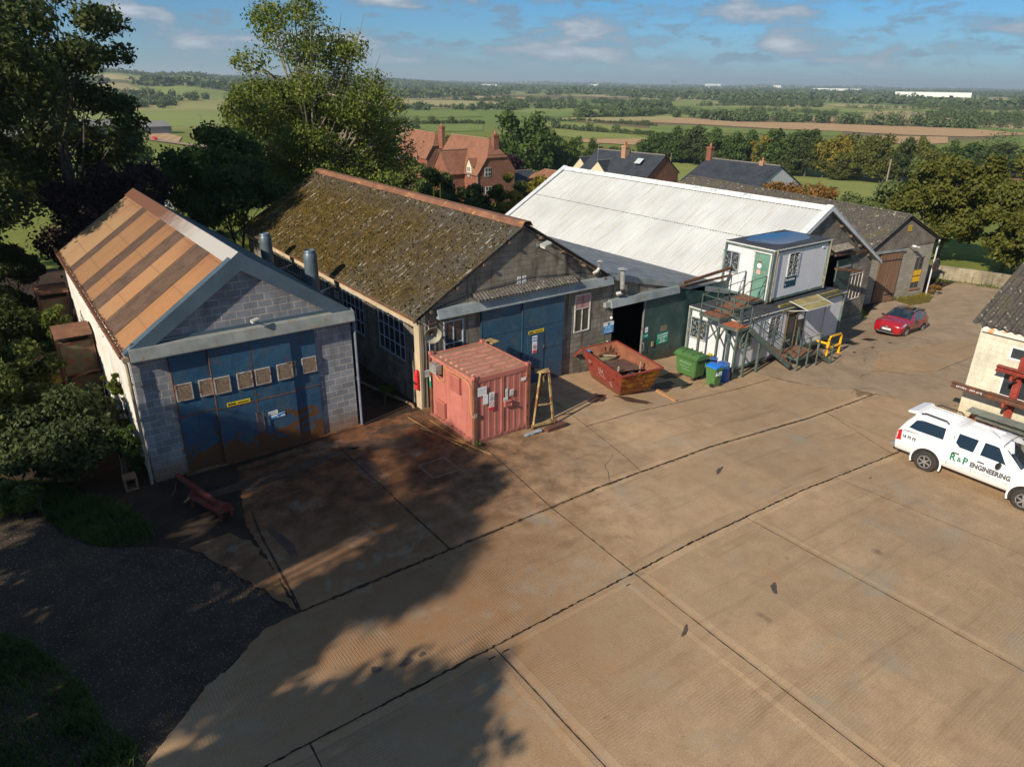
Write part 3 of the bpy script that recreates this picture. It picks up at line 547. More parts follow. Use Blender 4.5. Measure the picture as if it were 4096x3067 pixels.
def m_door_blue(name, zb, rustamt=1.0, base=((.020, .075, .15), (.035, .115, .20))):
    t = NT(name); p = t.pos(); x, y, z = t.sepx(p); n = t.noise(p, 1.1, 6, .6); f = t.noise(p, 14, 5, .7)
    c = t.mix(t.rng(n, .3, .7), *base)
    c = t.mix(t.rng(t.noise(p, 1.7, 5, .6), .5, .72, 0, .7), c, (.075, .115, .13))
    st = t.noise(t.scaled(p, (7, 7, 1.1)), 1, 6, .65, .4); c = t.mix(t.rng(st, .56, .70, 0, .75*rustamt), c, (.14, .065, .02))
    sw = t.noise(t.scaled(p, (1, 1, 1.3)), .9, 3, .5, 2.2)
    h = t.math('ADD', t.math('MULTIPLY', t.math('SUBTRACT', sw, .5), 3.6), zb+.72)
    g = t.rng(t.math('SUBTRACT', z, h), -.04, .04, 1, 0)
    c = t.mix(t.math('MULTIPLY', t.rng(t.noise(p, 2.6, 6, .7), .54, .7, 0, .6*rustamt), t.rng(z, zb+.4, zb+3.6, 1, .3)), c, (.13, .085, .05))
    c = t.mix(t.math('MULTIPLY', g, .95*rustamt), c, t.mix(n, (.085, .035, .012), (.20, .085, .022)))
    rz = t.rng(z, zb+.1, zb+1.9, .6, 0); c = t.mix(t.math('MULTIPLY', t.math('MULTIPLY', rz, rustamt), t.rng(f, .3, .6)), c, (.10, .05, .025))
    t.color(c); t.bump(t.noise(p, 2.2, 3), .05, .5); return t.set(.48, .15, .4)
M_blueA = m_door_blue('rust_splashed_blue_steel', 0); M_blueB = m_door_blue('blue_steel_sheet', -.5, .25, ((.018, .065, .12), (.03, .10, .17)))
M_greenD = m_door_blue('dark_green_steel_sheet', -1.2, .2, ((.018, .048, .045), (.03, .075, .068)))
def m_roofA(name, strip):
    t = NT(name); p = t.pos(); x, y, z = t.sepx(p); n = t.noise(p, .8, 6, .6); f = t.noise(p, 20, 4)
    zz = t.math('ADD', z, t.math('MULTIPLY', t.math('SUBTRACT', n, .5), 1.6))
    if strip: c = t.mix(t.rng(t.noise(p, 2.2, 6, .7), .35, .65), (.07, .043, .03), (.125, .078, .052)); c = t.mix(t.rng(t.noise(t.scaled(p, (1, 4, 1)), 2, 5), .62, .7, 0, .7), c, (.035, .022, .018))
    else:
        # rusty orange lower courses and an ochre upper field, drifting along the roof
        c = t.mix(t.rng(t.math('ADD', t.math('MULTIPLY', y, -.06), t.math('MULTIPLY', n, 1.2)), -1.7, -.7), (.27, .18, .095), (.34, .165, .07))
        c = t.mix(t.rng(zz, 6.0, 6.9, 0, .75), c, (.21, .10, .055)); c = t.mix(t.rng(zz, 5.0, 4.4, 0, .55), c, (.29, .18, .09))
        w = t.n('ShaderNodeTexWave', bands_direction='Y'); w.inputs['Scale'].default_value = 1.571; t.l(p, w.inputs['Vector'])
        c = t.mix(t.rng(w.outputs['Fac'], .15, .7, .7, 0), c, (.20, .095, .04))
        c = t.mix(t.rng(t.noise(t.scaled(p, (.6, 12, .6)), 1, 3), .6, .75, 0, .4), c, (.12, .06, .035))
    if strip: w = t.n('ShaderNodeTexWave', bands_direction='Y'); w.inputs['Scale'].default_value = 1.571; t.l(p, w.inputs['Vector']); c = t.mix(t.rng(w.outputs['Fac'], .15, .7, .45, 0), c, (.05, .03, .022))
    lp = t.math('FRACT', t.math('DIVIDE', z, .83)); c = t.mix(t.rng(lp, .0, .035, .6, 0), c, (.07, .04, .025)); vl = t.math('FRACT', t.math('DIVIDE', y, .8)); c = t.mix(t.rng(vl, .0, .035, .5, 0), c, (.06, .04, .025))
    c = t.mix(t.rng(f, .5, .8, 0, .3), c, (.06, .035, .02)); t.color(c); return t.set(.75, .0, .25)
M_roofA1 = m_roofA('rusted_ochre_sheet', False); M_roofA2 = m_roofA('brown_rooflight_sheet', True)
def m_mossroof():
    t = NT('mossy_asbestos_sheet'); p = t.pos(); x, y, z = t.sepx(p); n = t.noise(p, .5, 6, .65); f = t.noise(t.scaled(p, (1, 1, 1)), 5, 7, .8)
    g = t.mix(t.rng(f, .35, .65), (.04, .038, .035), (.125, .12, .115))
    moss = t.mix(t.rng(t.noise(p, 3, 6, .7), .35, .65), (.04, .028, .008), (.115, .078, .016))
    far = t.rng(t.math('ADD', t.math('MULTIPLY', y, .055), t.math('ADD', t.math('MULTIPLY', n, 1.9), t.math('MULTIPLY', f, 1.1))), 2.35, 3.3, .15, .97)
    up = t.rng(z, 5.9, 6.8, 1, .35); c = t.mix(t.math('MULTIPLY', far, up), g, moss)
    st = t.noise(t.scaled(p, (.55, 5.5, .55)), 2.0, 6, .7, .2)
    c = t.mix(t.rng(st, .60, .645, 0, .9), c, (.42, .40, .36)); sp = t.noise(t.scaled(p, (1, 2.2, 1)), 8, 3, .6); c = t.mix(t.rng(sp, .645, .69, 0, .85), c, (.42, .39, .30))
    dk = t.noise(t.scaled(p, (.8, 5, .8)), 3, 4); c = t.mix(t.rng(dk, .55, .7, 0, .6), c, (.022, .018, .012))
    t.color(c); t.bump(t.math('ADD', f, t.noise(p, 24, 3)), .05, .9); return t.set(.97, 0, .1)
M_moss_roof = m_mossroof()
def m_asb(name='lichen_asbestos_sheet', tone=1.0):
    t = NT(name); p = t.pos(); f = t.noise(p, 6, 7, .75); c = t.mix(t.rng(f, .35, .65), (.05*tone, .045*tone, .042*tone), (.16*tone, .15*tone, .135*tone))
    c = t.mix(t.rng(t.noise(p, 4.5, 4, .6), .62, .66, 0, .85), c, (.38, .35, .28)); c = t.mix(t.rng(t.noise(p, 1.1, 5), .5, .7, 0, .6), c, (.11, .095, .05))
    t.color(c); t.bump(f, .04, .8); return t.set(.97, 0, .1)
M_asb = m_asb(); M_asbD = m_asb('dark_asbestos_sheet', .75)
def m_whiteroof():
    t = NT('white_painted_sheet'); p = t.pos(); x, y, z = t.sepx(p)
    st = t.noise(t.scaled(p, (.35, 9, .35)), 1.0, 6, .6); n = t.noise(p, .4, 5)
    c = t.mix(t.rng(n, .35, .7), (.43, .45, .455), (.53, .555, .56)); c = t.mix(t.rng(st, .50, .70, 0, .7), c, (.36, .34, .27))
    c = t.mix(t.rng(t.noise(t.scaled(p, (.3, 3, .3)), 1.3, 4), .62, .7, 0, .5), c, (.40, .36, .26))
    w = t.n('ShaderNodeTexVoronoi'); w.inputs['Scale'].default_value = 1.2; t.l(p, w.inputs['Vector']); c = t.mix(t.rng(w.outputs['Distance'], .02, .035, .8, 0), c, (.1, .1, .1))
    t.color(c); return t.set(.55, 0, .35)
M_whiteroof = m_whiteroof()
M_annexroof = paint('grey_lean_to_sheet', (.20, .22, .235), .35, 1.5, .6, .2, .1, (.10, .10, .10), .5)
M_darkgreen_roof = paint('dark_green_sheet', (.025, .06, .06), .25, 2, .5)
M_wood = None
def m_planks(name, c1, c2, pw=.16):
    t = NT(name); p = t.pos(); x, y, z = t.sepx(p); u = t.math('ADD', x, t.math('MULTIPLY', y, -.18))
    n = t.noise(t.scaled(p, (14, 14, .8)), 1, 6, .7); fr = t.math('FRACT', t.math('DIVIDE', u, pw)); gap = t.rng(t.math('ABSOLUTE', t.math('SUBTRACT', fr, .5)), .44, .49)
    fl = t.math('FLOOR', t.math('DIVIDE', u, pw)); wn = t.n('ShaderNodeTexWhiteNoise', noise_dimensions='1D'); t.l(fl, wn.inputs['W'])
    c = t.mix(t.rng(n, .3, .7), c1, c2); c = t.mix(t.rng(wn.outputs['Value'], 0, 1, 0, .45), c, [a*.6 for a in c1]); c = t.mix(gap, c, (.015, .012, .01)); t.color(c); t.bump(t.math('SUBTRACT', n, gap), .015, .8); return t.set(.9, 0, .15)
M_wood = m_planks('weathered_brown_planks', (.16, .085, .05), (.30, .19, .13))
# ---------------------------------------------------------------- building helpers
def corr(mb, x0, z0, x1, z1, y0, y1, pitch=.146, amp=.022, rows=2, sub=4):
    """corrugated sheet from edge (x0,z0) to edge (x1,z1), ridges running down the slope, wave along y"""
    n = max(2, int((y1-y0)/pitch*sub)); d = Vector((x1-x0, 0, z1-z0)); L = d.length; d.normalize(); nr = Vector((-d.z, 0, d.x))
    if nr.z < 0: nr = -nr
    vs = []; fs = []
    for i in range(n+1):
        y = y0+(y1-y0)*i/n; a = amp*math.sin(2*math.pi*(y-y0)/pitch)
        for k in range(rows+1):
            t_ = k/rows; vs.append((x0+(x1-x0)*t_+nr.x*a, y, z0+(z1-z0)*t_+nr.z*a))
    for i in range(n):
        for k in range(rows): a = i*(rows+1)+k; fs.append((a, a+1, a+rows+2, a+rows+1))
    mb.raw(vs, fs); return mb
def corr_x(mb, y0, z0, y1, z1, x0, x1, pitch=.146, amp=.022, sub=4):
    n = max(2, int((x1-x0)/pitch*sub)); d = Vector((0, y1-y0, z1-z0)).normalized(); nr = Vector((0, -d.z, d.y)); vs = []; fs = []
    for i in range(n+1):
        x = x0+(x1-x0)*i/n; a = amp*math.sin(2*math.pi*(x-x0)/pitch)
        for (y, z) in ((y0, z0), (y1, z1)): vs.append((x, y+nr.y*a, z+nr.z*a))
    for i in range(n): fs.append((2*i, 2*i+1, 2*i+3, 2*i+2))
    mb.raw(vs, fs); return mb
def wall_y(mb, x0, x1, zb, zt, y0, y1, holes):
    """wall in the xz plane, thickness y0..y1; holes [(x0,x1,z0,z1)] sorted by x, non-overlapping; zt is a number or function of x"""
    zf = zt if callable(zt) else (lambda x: zt)
    xs = [x0]
    for h in holes: xs += [h[0], h[1]]
    xs.append(x1)
    for i, (a, b) in enumerate(zip(xs, xs[1:])):
        if b-a < 1e-4: continue
        h = [h for h in holes if abs(h[0]-a) < 1e-6 and abs(h[1]-b) < 1e-6]
        segs = [(None, None)]
        def seg(lo, hi_f, slope):
            mids = [a]+[k for k in BREAKS if a < k < b]+[b] if slope else [a, b]
            if slope: poly = [(a, lo), (b, lo)]+[(k, hi_f(k)) for k in reversed(mids)]
            else: poly = [(a, lo), (b, lo), (b, hi_f(b)), (a, hi_f(a))]
            mb.prism(poly, y0, y1, 'y')
        if h:
            seg(zb, lambda x: h[0][2], False) if h[0][2] > zb+.001 else None
            seg(h[0][3], zf, True)
        else: seg(zb, zf, True)
    return mb
BREAKS = []
def window(parent, x0, x1, z0, z1, y, nx, nz, fm_, gm, face='-y', fw=.05, splitz=None, name='window', label=None):
    """framed window with glazing bars, set in the wall plane"""
    mb = MB(); M = wallM(x0, y, z0, face) if face in ('-y', '+x') else wallM(x1, y, z0, face)
    if face in ('-x', '+x'): M = wallM(y, x1 if face == '-x' else x0, z0, face)
    w = x1-x0; h = z1-z0
    def b(a, c, d, e, t=.05): mb.box(a, c, -.02, d, e, t)
    b(0, 0, fw, h); b(w-fw, 0, w, h); b(fw, 0, w-fw, fw); b(fw, h-fw, w-fw, h)
    for i in range(1, nx): b(w*i/nx-fw*.3, fw, w*i/nx+fw*.3, h-fw, .035)
    zs = [splitz-z0] if splitz is not None else [h*k/nz for k in range(1, nz)]
    for q in zs: b(fw, q-fw*.35, w-fw, q+fw*.35, .042)
    mb.xform(M); wo = mb.build(name, fm_, parent)
    if label: wo['label'] = label
    g = MB(); g.box(fw*.5, fw*.5, -.012, w-fw*.5, h-fw*.5, .006); g.xform(M); g.build('pane', gm, wo)
    return wo
def louvre(parent, x0, x1, z0, z1, y):
    mb = MB(); mb.box(x0, y, z0, x0+.035, y-.05, z1); mb.box(x1-.035, y, z0, x1, y-.05, z1); mb.box(x0+.035, y, z0, x1-.035, y-.05, z0+.035); mb.box(x0+.035, y, z1-.035, x1-.035, y-.05, z1)
    o = mb.build('vent_frame', paint('louvre_frame', (.42, .38, .34), .25, 8, .6, .2, .25), parent)
    s = MB(); n = 12
    for i in range(n):
        z = z0+.05+(z1-z0-.1)*(i+.5)/n; s.raw([(x0+.035, y-.012, z+.006), (x1-.035, y-.012, z+.006), (x1-.035, y-.05, z-.014), (x0+.035, y-.05, z-.014)], [(0, 1, 2, 3)])
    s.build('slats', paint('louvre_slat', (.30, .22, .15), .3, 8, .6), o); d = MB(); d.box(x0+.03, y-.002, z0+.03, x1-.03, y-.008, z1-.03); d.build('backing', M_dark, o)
def gable_wall(name, mat, parent, x0, x1, y0, y1, zb, ze_l, ze_r, xa, za, holes=()):
    global BREAKS
    BREAKS = [xa]
    f = lambda x: ze_l+(za-ze_l)*(x-x0)/(xa-x0) if x <= xa else za+(ze_r-za)*(x-xa)/(x1-xa)
    mb = wall_y(MB(), x0, x1, zb, f, y0, y1, list(holes)); BREAKS = []
    return mb.build(name, mat, parent)
def sign(name, label, M, w, h, base, items=(), cat='sign', t=.006, group=None):
    """a flat sign: board plus printed items [(mesh-builder, material)]"""
    r = thing(name, label, cat, M.translation, 0, group); card(M, 0, 0, w, h, t).build('board', base, r)
    for nm, mb, m in items: mb.build(nm, m, r)
    return r
K = lambda n, c, r=.6: paint(n, c, .08, 3, r, 0, 0, (.1,.1,.1), .06, 0)
K_white = K('sign_white', (.72, .73, .74)); K_yellow = K('sign_yellow', (.72, .55, .02)); K_black = K('sign_black', (.02, .02, .02)); K_blue = K('sign_blue', (.02, .22, .55)); K_red = K('sign_red', (.6, .02, .03)); K_green = K('sign_green', (.0, .30, .19)); K_navy = K('sign_navy', (.01, .05, .09)); K_grey = K('sign_grey', (.18, .19, .21))
def txt(s, size, M, x, y, bold=0, width=1.0, align='LEFT'): return text_mb(s, size, M@Matrix.Translation((x, y, .0085)), .003, bold, align, width)
# ================================================================ A: shotblast shed
def shed_A():
    r = thing('workshop_shed', 'blue-grey block workshop at left with rusty orange striped roof and big blue sliding doors', 'workshop', (6, 22.45, 0))
    y0, y1 = 22.45, 22.68
    gable_wall('front_wall', M_blockA, r, 2.5, 9.55, y0, y1, -.1, 4.42, 4.42, 6.03, 6.86, [(3.53, 8.2, -.1, 4.28)])
    b = MB(); b.box(2.5, y1, -.1, 2.68, 38.6, 4.36); corr_y = b
    b.build('side_wall', M_white_m, r).__setitem__('label', 'white painted side wall')
    w = MB(); n = 300
    for i in range(n):
        a = 22.7+15.8*i/n; c = 22.7+15.8*(i+1)/n; f = lambda y: 2.47+.025*math.sin(y*2*math.pi/.21); w.face([(f(a), a, -.1), (f(c), c, -.1), (f(c), c, 4.38), (f(a), a, 4.38)])
    w.build('wall_cladding', M_white_m, r, smooth=True)
    b = MB(); b.box(9.37, y1, -.1, 9.55, 38.6, 4.36); b.box(2.68, 38.4, -.1, 9.37, 38.6, 4.36); b.build('rear_walls', M_blockA, r)
    # roof: alternating rusted sheets and brown rooflight strips, all corrugated
    sx, sz, ax, az_ = 2.38, 4.43, 6.0, 6.93
    cuts = [22.32, 24.35, 25.9, 27.55, 28.75, 30.4, 31.35, 34.0, 34.9, 38.8]
    for i, (a, c) in enumerate(zip(cuts, cuts[1:])):
        st = i % 2 == 1; mb = corr(MB(), sx, sz+(.012 if st else 0), ax, az_+(.012 if st else 0), a-(.04 if st else 0), c+(.04 if st else 0), .2, .035, 3)
        mb.build('rooflight_strip' if st else 'roof_sheets', M_roofA2 if st else M_roofA1, r, smooth=True)
    # seams between sheets
    corr(MB(), 9.72, 4.43, 6.06, 6.93, 22.32, 38.8, .2, .03, 2).build('rear_roof_slope', M_darkgreen_roof, r, smooth=True)
    t = NT('rust_washed_ridge'); p = t.pos(); x, y, z = t.sepx(p); n_ = t.noise(p, 2, 5); c = t.mix(t.rng(t.math('ADD', y, t.math('MULTIPLY', n_, 5)), 29, 34), (.46, .44, .41), (.17, .08, .05)); t.color(c); t.set(.5, .2)
    rc = MB(); rc.face([(5.62, 22.3, 6.755), (6.03, 22.3, 7.06), (6.03, 38.85, 7.06), (5.62, 38.85, 6.755)]); rc.face([(6.03, 22.3, 7.06), (6.44, 22.3, 6.755), (6.44, 38.85, 6.755), (6.03, 38.85, 7.06)]); rc.build('ridge_cap', t.m, r)
    # barge flashings
    bg = MB()
    for s, xe in ((1, 2.36), (-1, 9.74)):
        d = (6.03-xe); L = math.hypot(d, 2.58); nx_, nz_ = -(2.58)/L, abs(d)/L
        bg.prism([(xe, 4.42), (6.03, 7.0), (6.03, 6.48), (xe+s*.62, 4.42-.0)], 22.44, 22.28, 'y')
        q = [(xe, 4.47), (6.03, 7.05), (6.03, 7.0), (xe, 4.42)]; bg.prism(q, 22.28, 22.62, 'y')
    bg.each('barge_flashing', M_bluegrey, r)
    hd = MB(); hd.prism([(22.44, 4.27), (22.44, 4.62), (22.22, 4.58), (22.14, 4.25), (22.14, 4.22), (22.44, 4.22)], 2.5, 9.62, 'x'); hd.build('door_header', M_header, r)
    ln = MB(); ln.box(2.6, 22.46, 4.62, 9.4, 22.40, 4.72); ln.build('lintel_flashing', M_bluegrey, r)
    # sliding doors
    bolts = MB(); rs = random.Random(2)
    for k in range(26): bolts.box(2.7+k*.26, 22.135, 4.3, 2.72+k*.26, 22.128, 4.32)
    
    for x0, x1, y, vents in ((3.53, 4.72, 22.44, [(3.56, 4.06), (4.26, 4.66)]), (4.67, 5.945, 22.34, [(4.70, 5.20), (5.42, 5.91)]), (5.955, 7.29, 22.34, [(6.0, 6.51), (6.74, 7.26)]), (7.26, 8.2, 22.44, [(7.28, 7.42), (7.64, 8.15)])):
        mb = MB(); mb.box(x0, y, .02, x1, y-.05, 4.22); d = mb.build('sliding_door', M_blueA, r, bevel=.008)
        e = MB(); e.box(x0-.012, y-.055, .02, x0+.012, y+.004, 4.2); e.box(x0, y-.06, 2.04, x1, y-.049, 2.075); e.build('door_edge', M_rustpipe, d)
        for a, c in vents: louvre(d, a, c, 2.6, 3.16, y-.052)
        if y < 22.4:
            hx = 5.86 if x0 < 5 else 6.08; h = MB(); h.tube([(hx, y-.06, 1.62), (hx, y-.12, 1.58), (hx, y-.12, .92), (hx, y-.06, .88)], .014, 6); h.build('handle', M_rustpipe, d)
    sil = MB(); sil.box(3.4, 22.28, -.05, 9.7, 22.44, .06); sil.box(9.55, 22.3, -.05, 9.75, 22.9, .07); sil.build('door_sill', M_conc_smooth, r)
    # gutters and downpipes
    g = MB(); g.tube([(2.30, 22.4, 4.36), (2.30, 38.8, 4.40)], .07, 8); g.build('gutter', M_rustpipe, r)
    lv = MB(); 
    for k in range(1500):
        y = rs.uniform(22.4, 38.6); q = Vector((2.33+rs.gauss(0, .055), y, 4.46+rs.uniform(-.01, .06))); a = rs.uniform(0, 6); s_ = rs.uniform(.02, .045)
        lv.face([q+Vector((math.cos(a)*s_, math.sin(a)*s_, 0)), q+Vector((-math.sin(a)*s_, math.cos(a)*s_, .01)), q-Vector((math.cos(a)*s_, math.sin(a)*s_, -.01)), q-Vector((-math.sin(a)*s_, math.cos(a)*s_, 0))])
    lo = lv.build('gutter_leaves', paint('dead_leaves', (.13, .05, .022), .6, 20, .9), r); lo['kind'] = 'stuff'
    d = MB(); d.tube([(2.36, 22.36, 4.3), (2.38, 22.32, 4.1), (2.38, 22.32, .05)], .05, 8); d.box(2.30, 22.26, 4.22, 2.47, 22.42, 4.36)
    for z in (3.5, 2.3, 1.1): d.tube([(2.38, 22.32, z-.03), (2.38, 22.32, z+.03)], .062, 8)
    d.build('downpipe', paint('beige_downpipe', (.30, .24, .17), .2, 5, .6), r)
    d = MB(); d.tube([(9.66, 22.36, 4.35), (9.66, 22.36, 1.75), (9.66, 22.36, .03)], .048, 8); d.tube([(9.66, 22.36, 2.02), (9.66, 22.36, 1.9)], .062, 8); d.build('downpipe', paint('bluegrey_downpipe', (.16, .18, .24), .2, 5, .6), r)
    M = wallM(4.99, 22.285, 2.08, '-y', .0)
    sign('door_sign', 'long yellow sign reading SHOTBLAST SHOP on the left shed door', M, .75, .13, K_yellow, [('lettering', txt('SHOTBLAST SHOP', .072, M, .33, .035, .001, .62), K_black), ('lettering', txt('BUNCE', .085, M, .03, .045, .003, .85), K_black), ('rule', card(M, .03, .02, .30, .032, .008), K_black)])
    M = wallM(6.27, 22.285, 1.40, '-y', .08); sign('paper_notice', 'white paper notice above a blue one on the left shed door', M, .33, .13, K_white, [('print', card(M, .04, .08, .28, .09, .0075), K_grey), ('print', card(M, .04, .05, .24, .06, .0075), K_grey)])
    M = wallM(6.33, 22.28, 1.24, '-y', .08); sign('safety_notice', 'blue and white safety strip below a white paper on the left shed door', M, .50, .14, K_white, [('print', card(M, 0, .0, .22, .07, .0075), K_blue), ('print', disc(M, .29, .07, .06), K_blue), ('print', card(M, .34, .06, .5, .13, .0075), K_blue)])
    return r
def disc(M, x, y, r, t=.009, n=20, r0=0):
    mb = MB()
    if r0 == 0: mb.face([(x+r*math.cos(6.283*k/n), y+r*math.sin(6.283*k/n), t) for k in range(n)])
    else:
        for k in range(n):
            a, b = 6.283*k/n, 6.283*(k+1)/n; mb.face([(x+r*math.cos(a), y+r*math.sin(a), t), (x+r*math.cos(b), y+r*math.sin(b), t), (x+r0*math.cos(b), y+r0*math.sin(b), t), (x+r0*math.cos(a), y+r0*math.sin(a), t)])
    return mb.xform(M)
def tri(M, x, y, s, w, t=.0095):
    mb = MB(); P = [(x-s, y-s*.55), (x+s, y-s*.55), (x, y+s*1.1)]; cx, cy = x, y-.0
    Q = [(cx+(p[0]-cx)*(1-w), cy+(p[1]-cy)*(1-w)) for p in P]
    for i in range(3): j = (i+1) % 3; mb.face([(*P[i], t), (*P[j], t), (*Q[j], t), (*Q[i], t)])
    return mb.xform(M)
def floodlight(label, x, y, z, s=1.0, arm=.5, droop=.25, face='-y', group='floodlights on the gables'):
    r = thing('floodlight', label, 'lamp', (x, y, z), 0, group)
    a = MB(); a.tube([(x, y, z-.1), (x, y-arm*.6, z-.05), (x, y-arm, z)], .018, 6); a.box(x-.05, y-.02, z-.18, x+.05, y, z-.02); a.build('arm', M_galv, r)
    M = Matrix.Translation((x, y-arm, z+.04))@Matrix.Rotation(droop, 4, 'X')@Matrix.Rotation(.35, 4, 'Z')
    h = MB(); h.obox(M, .5*s, .26*s, .1*s); h.build('housing', paint('grey_lamp_housing', (.36, .37, .34), .15, 4, .5), r, bevel=.02)
    g = MB(); g.obox(M@Matrix.Translation((-.16*s, -.02, -.055*s)), .18*s, .2*s, .02); g.build('glass', K_white, r); return r
shed_A()
floodlight('small grey floodlight above the header of the left shed', 6.2, 22.43, 4.85, .6, .32, .3)
# ================================================================ B: block workshop with mossy roof
def shed_B():
    r = thing('block_workshop', 'weathered grey block workshop with a huge mossy corrugated roof and blue doors', 'workshop', (17, 22.4, 0))
    y0, y1 = 22.4, 22.62
    gable_wall('front_wall', M_blockB, r, 12.32, 22.05, y0, y1, -.9, 3.72, 3.95, 17.15, 6.72, [(13.34, 14.25, 1.55, 3.42), (15.07, 19.33, -.9, 3.64), (20.1, 21.03, 1.62, 3.38)])
    # side wall with windows, facing the left shed
    wins = [(23.68, 26.0, 1.55, 3.32), (27.4, 29.62, 1.55, 3.30), (31.06, 31.5, 2.6, 3.28), (34.7, 37.1, 2.6, 3.25)]
    mb = MB()
    sy = [y1]+[w for q in wins for w in q[:2]]+[43.0]
    for a, c in zip(sy, sy[1:]):
        h = [q for q in wins if abs(q[0]-a) < 1e-6 and abs(q[1]-c) < 1e-6]
        if h: mb.box(12.32, a, -.1, 12.54, c, h[0][2]); mb.box(12.32, a, h[0][3], 12.54, c, 3.7)
        else: mb.box(12.32, a, -.1, 12.54, c, 3.7)
    mb.box(21.83, y1, -.9, 22.05, 43, 3.7); mb.box(12.54, 42.8, -.9, 21.83, 43.0, 3.7); mb.build('side_walls', M_blockB, r)
    ga = MB(); ga.prism([(12.32, 3.7), (22.05, 3.7), (17.15, 6.7)], 42.8, 43, 'y'); ga.build('rear_gable', M_blockB, r)
    M_beam = paint('cream_render', (.46, .37, .25), .2, 1.2, .8, 0, 0, (.1,.1,.1), .35)
    b = MB(); b.box(12.24, 22.7, 3.34, 12.318, 43, 3.72); b.build('eaves_beam', M_beam, r)
    b = MB(); b.box(12.2, 22.3, -.05, 12.5, 22.398, 3.9); b.box(12.2, 22.398, -.05, 12.318, 22.7, 3.9); b.build('corner_pillar', M_beam, r)
    for k in range(4):
        w = wins[k]; window(r, w[0], w[1], w[2], w[3], 12.36, [5, 5, 1, 6][k], [3, 3, 1, 1][k], M_frame_blue, M_glass, '-x', .045)
    cb = MB(); P = [(12.2, 22.8+i*.5, 3.28+.03*math.sin(i*1.9)) for i in range(40)]; cb.tube(P, .012, 5)
    for i in range(0, 40, 2): cb.box(12.18, 22.78+i*.5, 3.26+.03*math.sin(i*1.9), 12.24, 22.84+i*.5, 3.32+.03*math.sin(i*1.9))
    cb.tube([(12.28, 22.28, 3.8), (12.3, 22.27, 2.6), (12.29, 22.28, .1)], .012, 5); cb.tube([(12.5, 22.37, 3.9), (13.2, 22.37, 4.05), (15, 22.37, 4.4), (17.5, 22.37, 4.6), (20, 22.37, 4.4), (21.9, 22.37, 4.15)], .011, 5)
    cb.build('cables', M_cable, r)
    wp = MB(); wp.tube([(12.42, 22.3, 3.55), (12.62, 22.3, 3.4), (12.66, 22.3, 1.7)], .012, 5); wp.build('white_cable', K_white, r)
    # roof
    corr(MB(), 12.02, 3.80, 17.15, 6.83, 22.18, 43.25, .146, .026, 4).build('roof_slope', M_moss_roof, r, smooth=True)
    corr(MB(), 22.3, 3.86, 17.15, 6.83, 22.18, 43.25, .146, .026, 2).build('roof_slope', M_asb, r, smooth=True)
    st = MB(); rs = random.Random(5)
    d_ = Vector((17.15-12.02, 0, 6.83-3.80)).normalized(); nn = Vector((-d_.z, 0, d_.x))
    for k in range(2300):
        t_ = rs.uniform(.02, .97); y = rs.uniform(22.3, 43); p = Vector((12.02+(17.15-12.02)*t_, y, 3.80+3.03*t_))+nn*.03; L = rs.uniform(.03, .10); a = rs.uniform(0, 3.1); s_ = rs.uniform(.025, .055)
        e1 = (d_*math.cos(a)+Vector((0, 1, 0))*math.sin(a))*L*.6; e2 = (d_*-math.sin(a)+Vector((0, 1, 0))*math.cos(a))*s_
        st.face([p-e1-e2, p+e1-e2*.6, p+e1*.7+nn*.05, p-e1*.8+nn*.06]); st.face([p-e1+e2, p+e1+e2*.6, p+e1*.7+nn*.05, p-e1*.8+nn*.06])
    mo = st.build('moss_tufts', paint('roof_moss', (.085, .062, .016), .6, 9, .95), r); mo['kind'] = 'stuff'
    rcm = paint('rusty_ridge', (.185, .085, .05), .35, 1.5, .8, 0, .15, (.27, .15, .04))
    rc = MB(); rc.raw([(16.86, 22.1, 6.72), (17.0, 22.1, 6.93), (17.3, 22.1, 6.93), (17.44, 22.1, 6.72), (16.86, 43.3, 6.72), (17.0, 43.3, 6.93), (17.3, 43.3, 6.93), (17.44, 43.3, 6.72)], [(0, 1, 5, 4), (1, 2, 6, 5), (2, 3, 7, 6)]); rc.build('ridge_cap', rcm, r)
    # timbers under the verge
    pu = MB()
    for t_ in (.12, .36, .6, .84):
        for s in (1, -1):
            x = (12.1+(17.15-12.1)*t_) if s > 0 else (22.25+(17.15-22.25)*t_); z = 3.66+(6.72-3.66)*t_; pu.box(x-.05, 22.16, z-.1, x+.05, 22.4, z+.0)
    pu.each('purlin_end', paint('weathered_timber', (.14, .10, .07), .3, 5, .9), r)
    vg = MB(); vg.prism([(12.02, 3.70), (17.15, 6.73), (22.3, 3.76), (22.3, 3.66), (17.15, 6.62), (12.02, 3.60)], 22.30, 22.40, 'y'); vg.build('verge_mortar', M_asb, r)
    g = MB(); g.tube([(12.02, 22.2, 3.72), (12.02, 43.2, 3.74)], .045, 6); g.build('gutter', M_rustpipe, r)
    # front furniture
    hd = MB(); hd.prism([(22.395, 3.62), (22.395, 4.02), (22.2, 3.98), (22.1, 3.64)], 13.0, 22.15, 'x'); hd.build('door_header', M_header2, r)
    aw = MB(); corr_x(aw, 22.39, 4.34, 21.98, 4.13, 14.65, 19.9, .16, .012, 6); corr_x(aw, 22.39, 4.28, 21.98, 4.07, 14.65, 19.9, .16, .012, 6); aw.build('asbestos_awning', m_asb('pale_lichen_awning', 1.1), r, smooth=True)
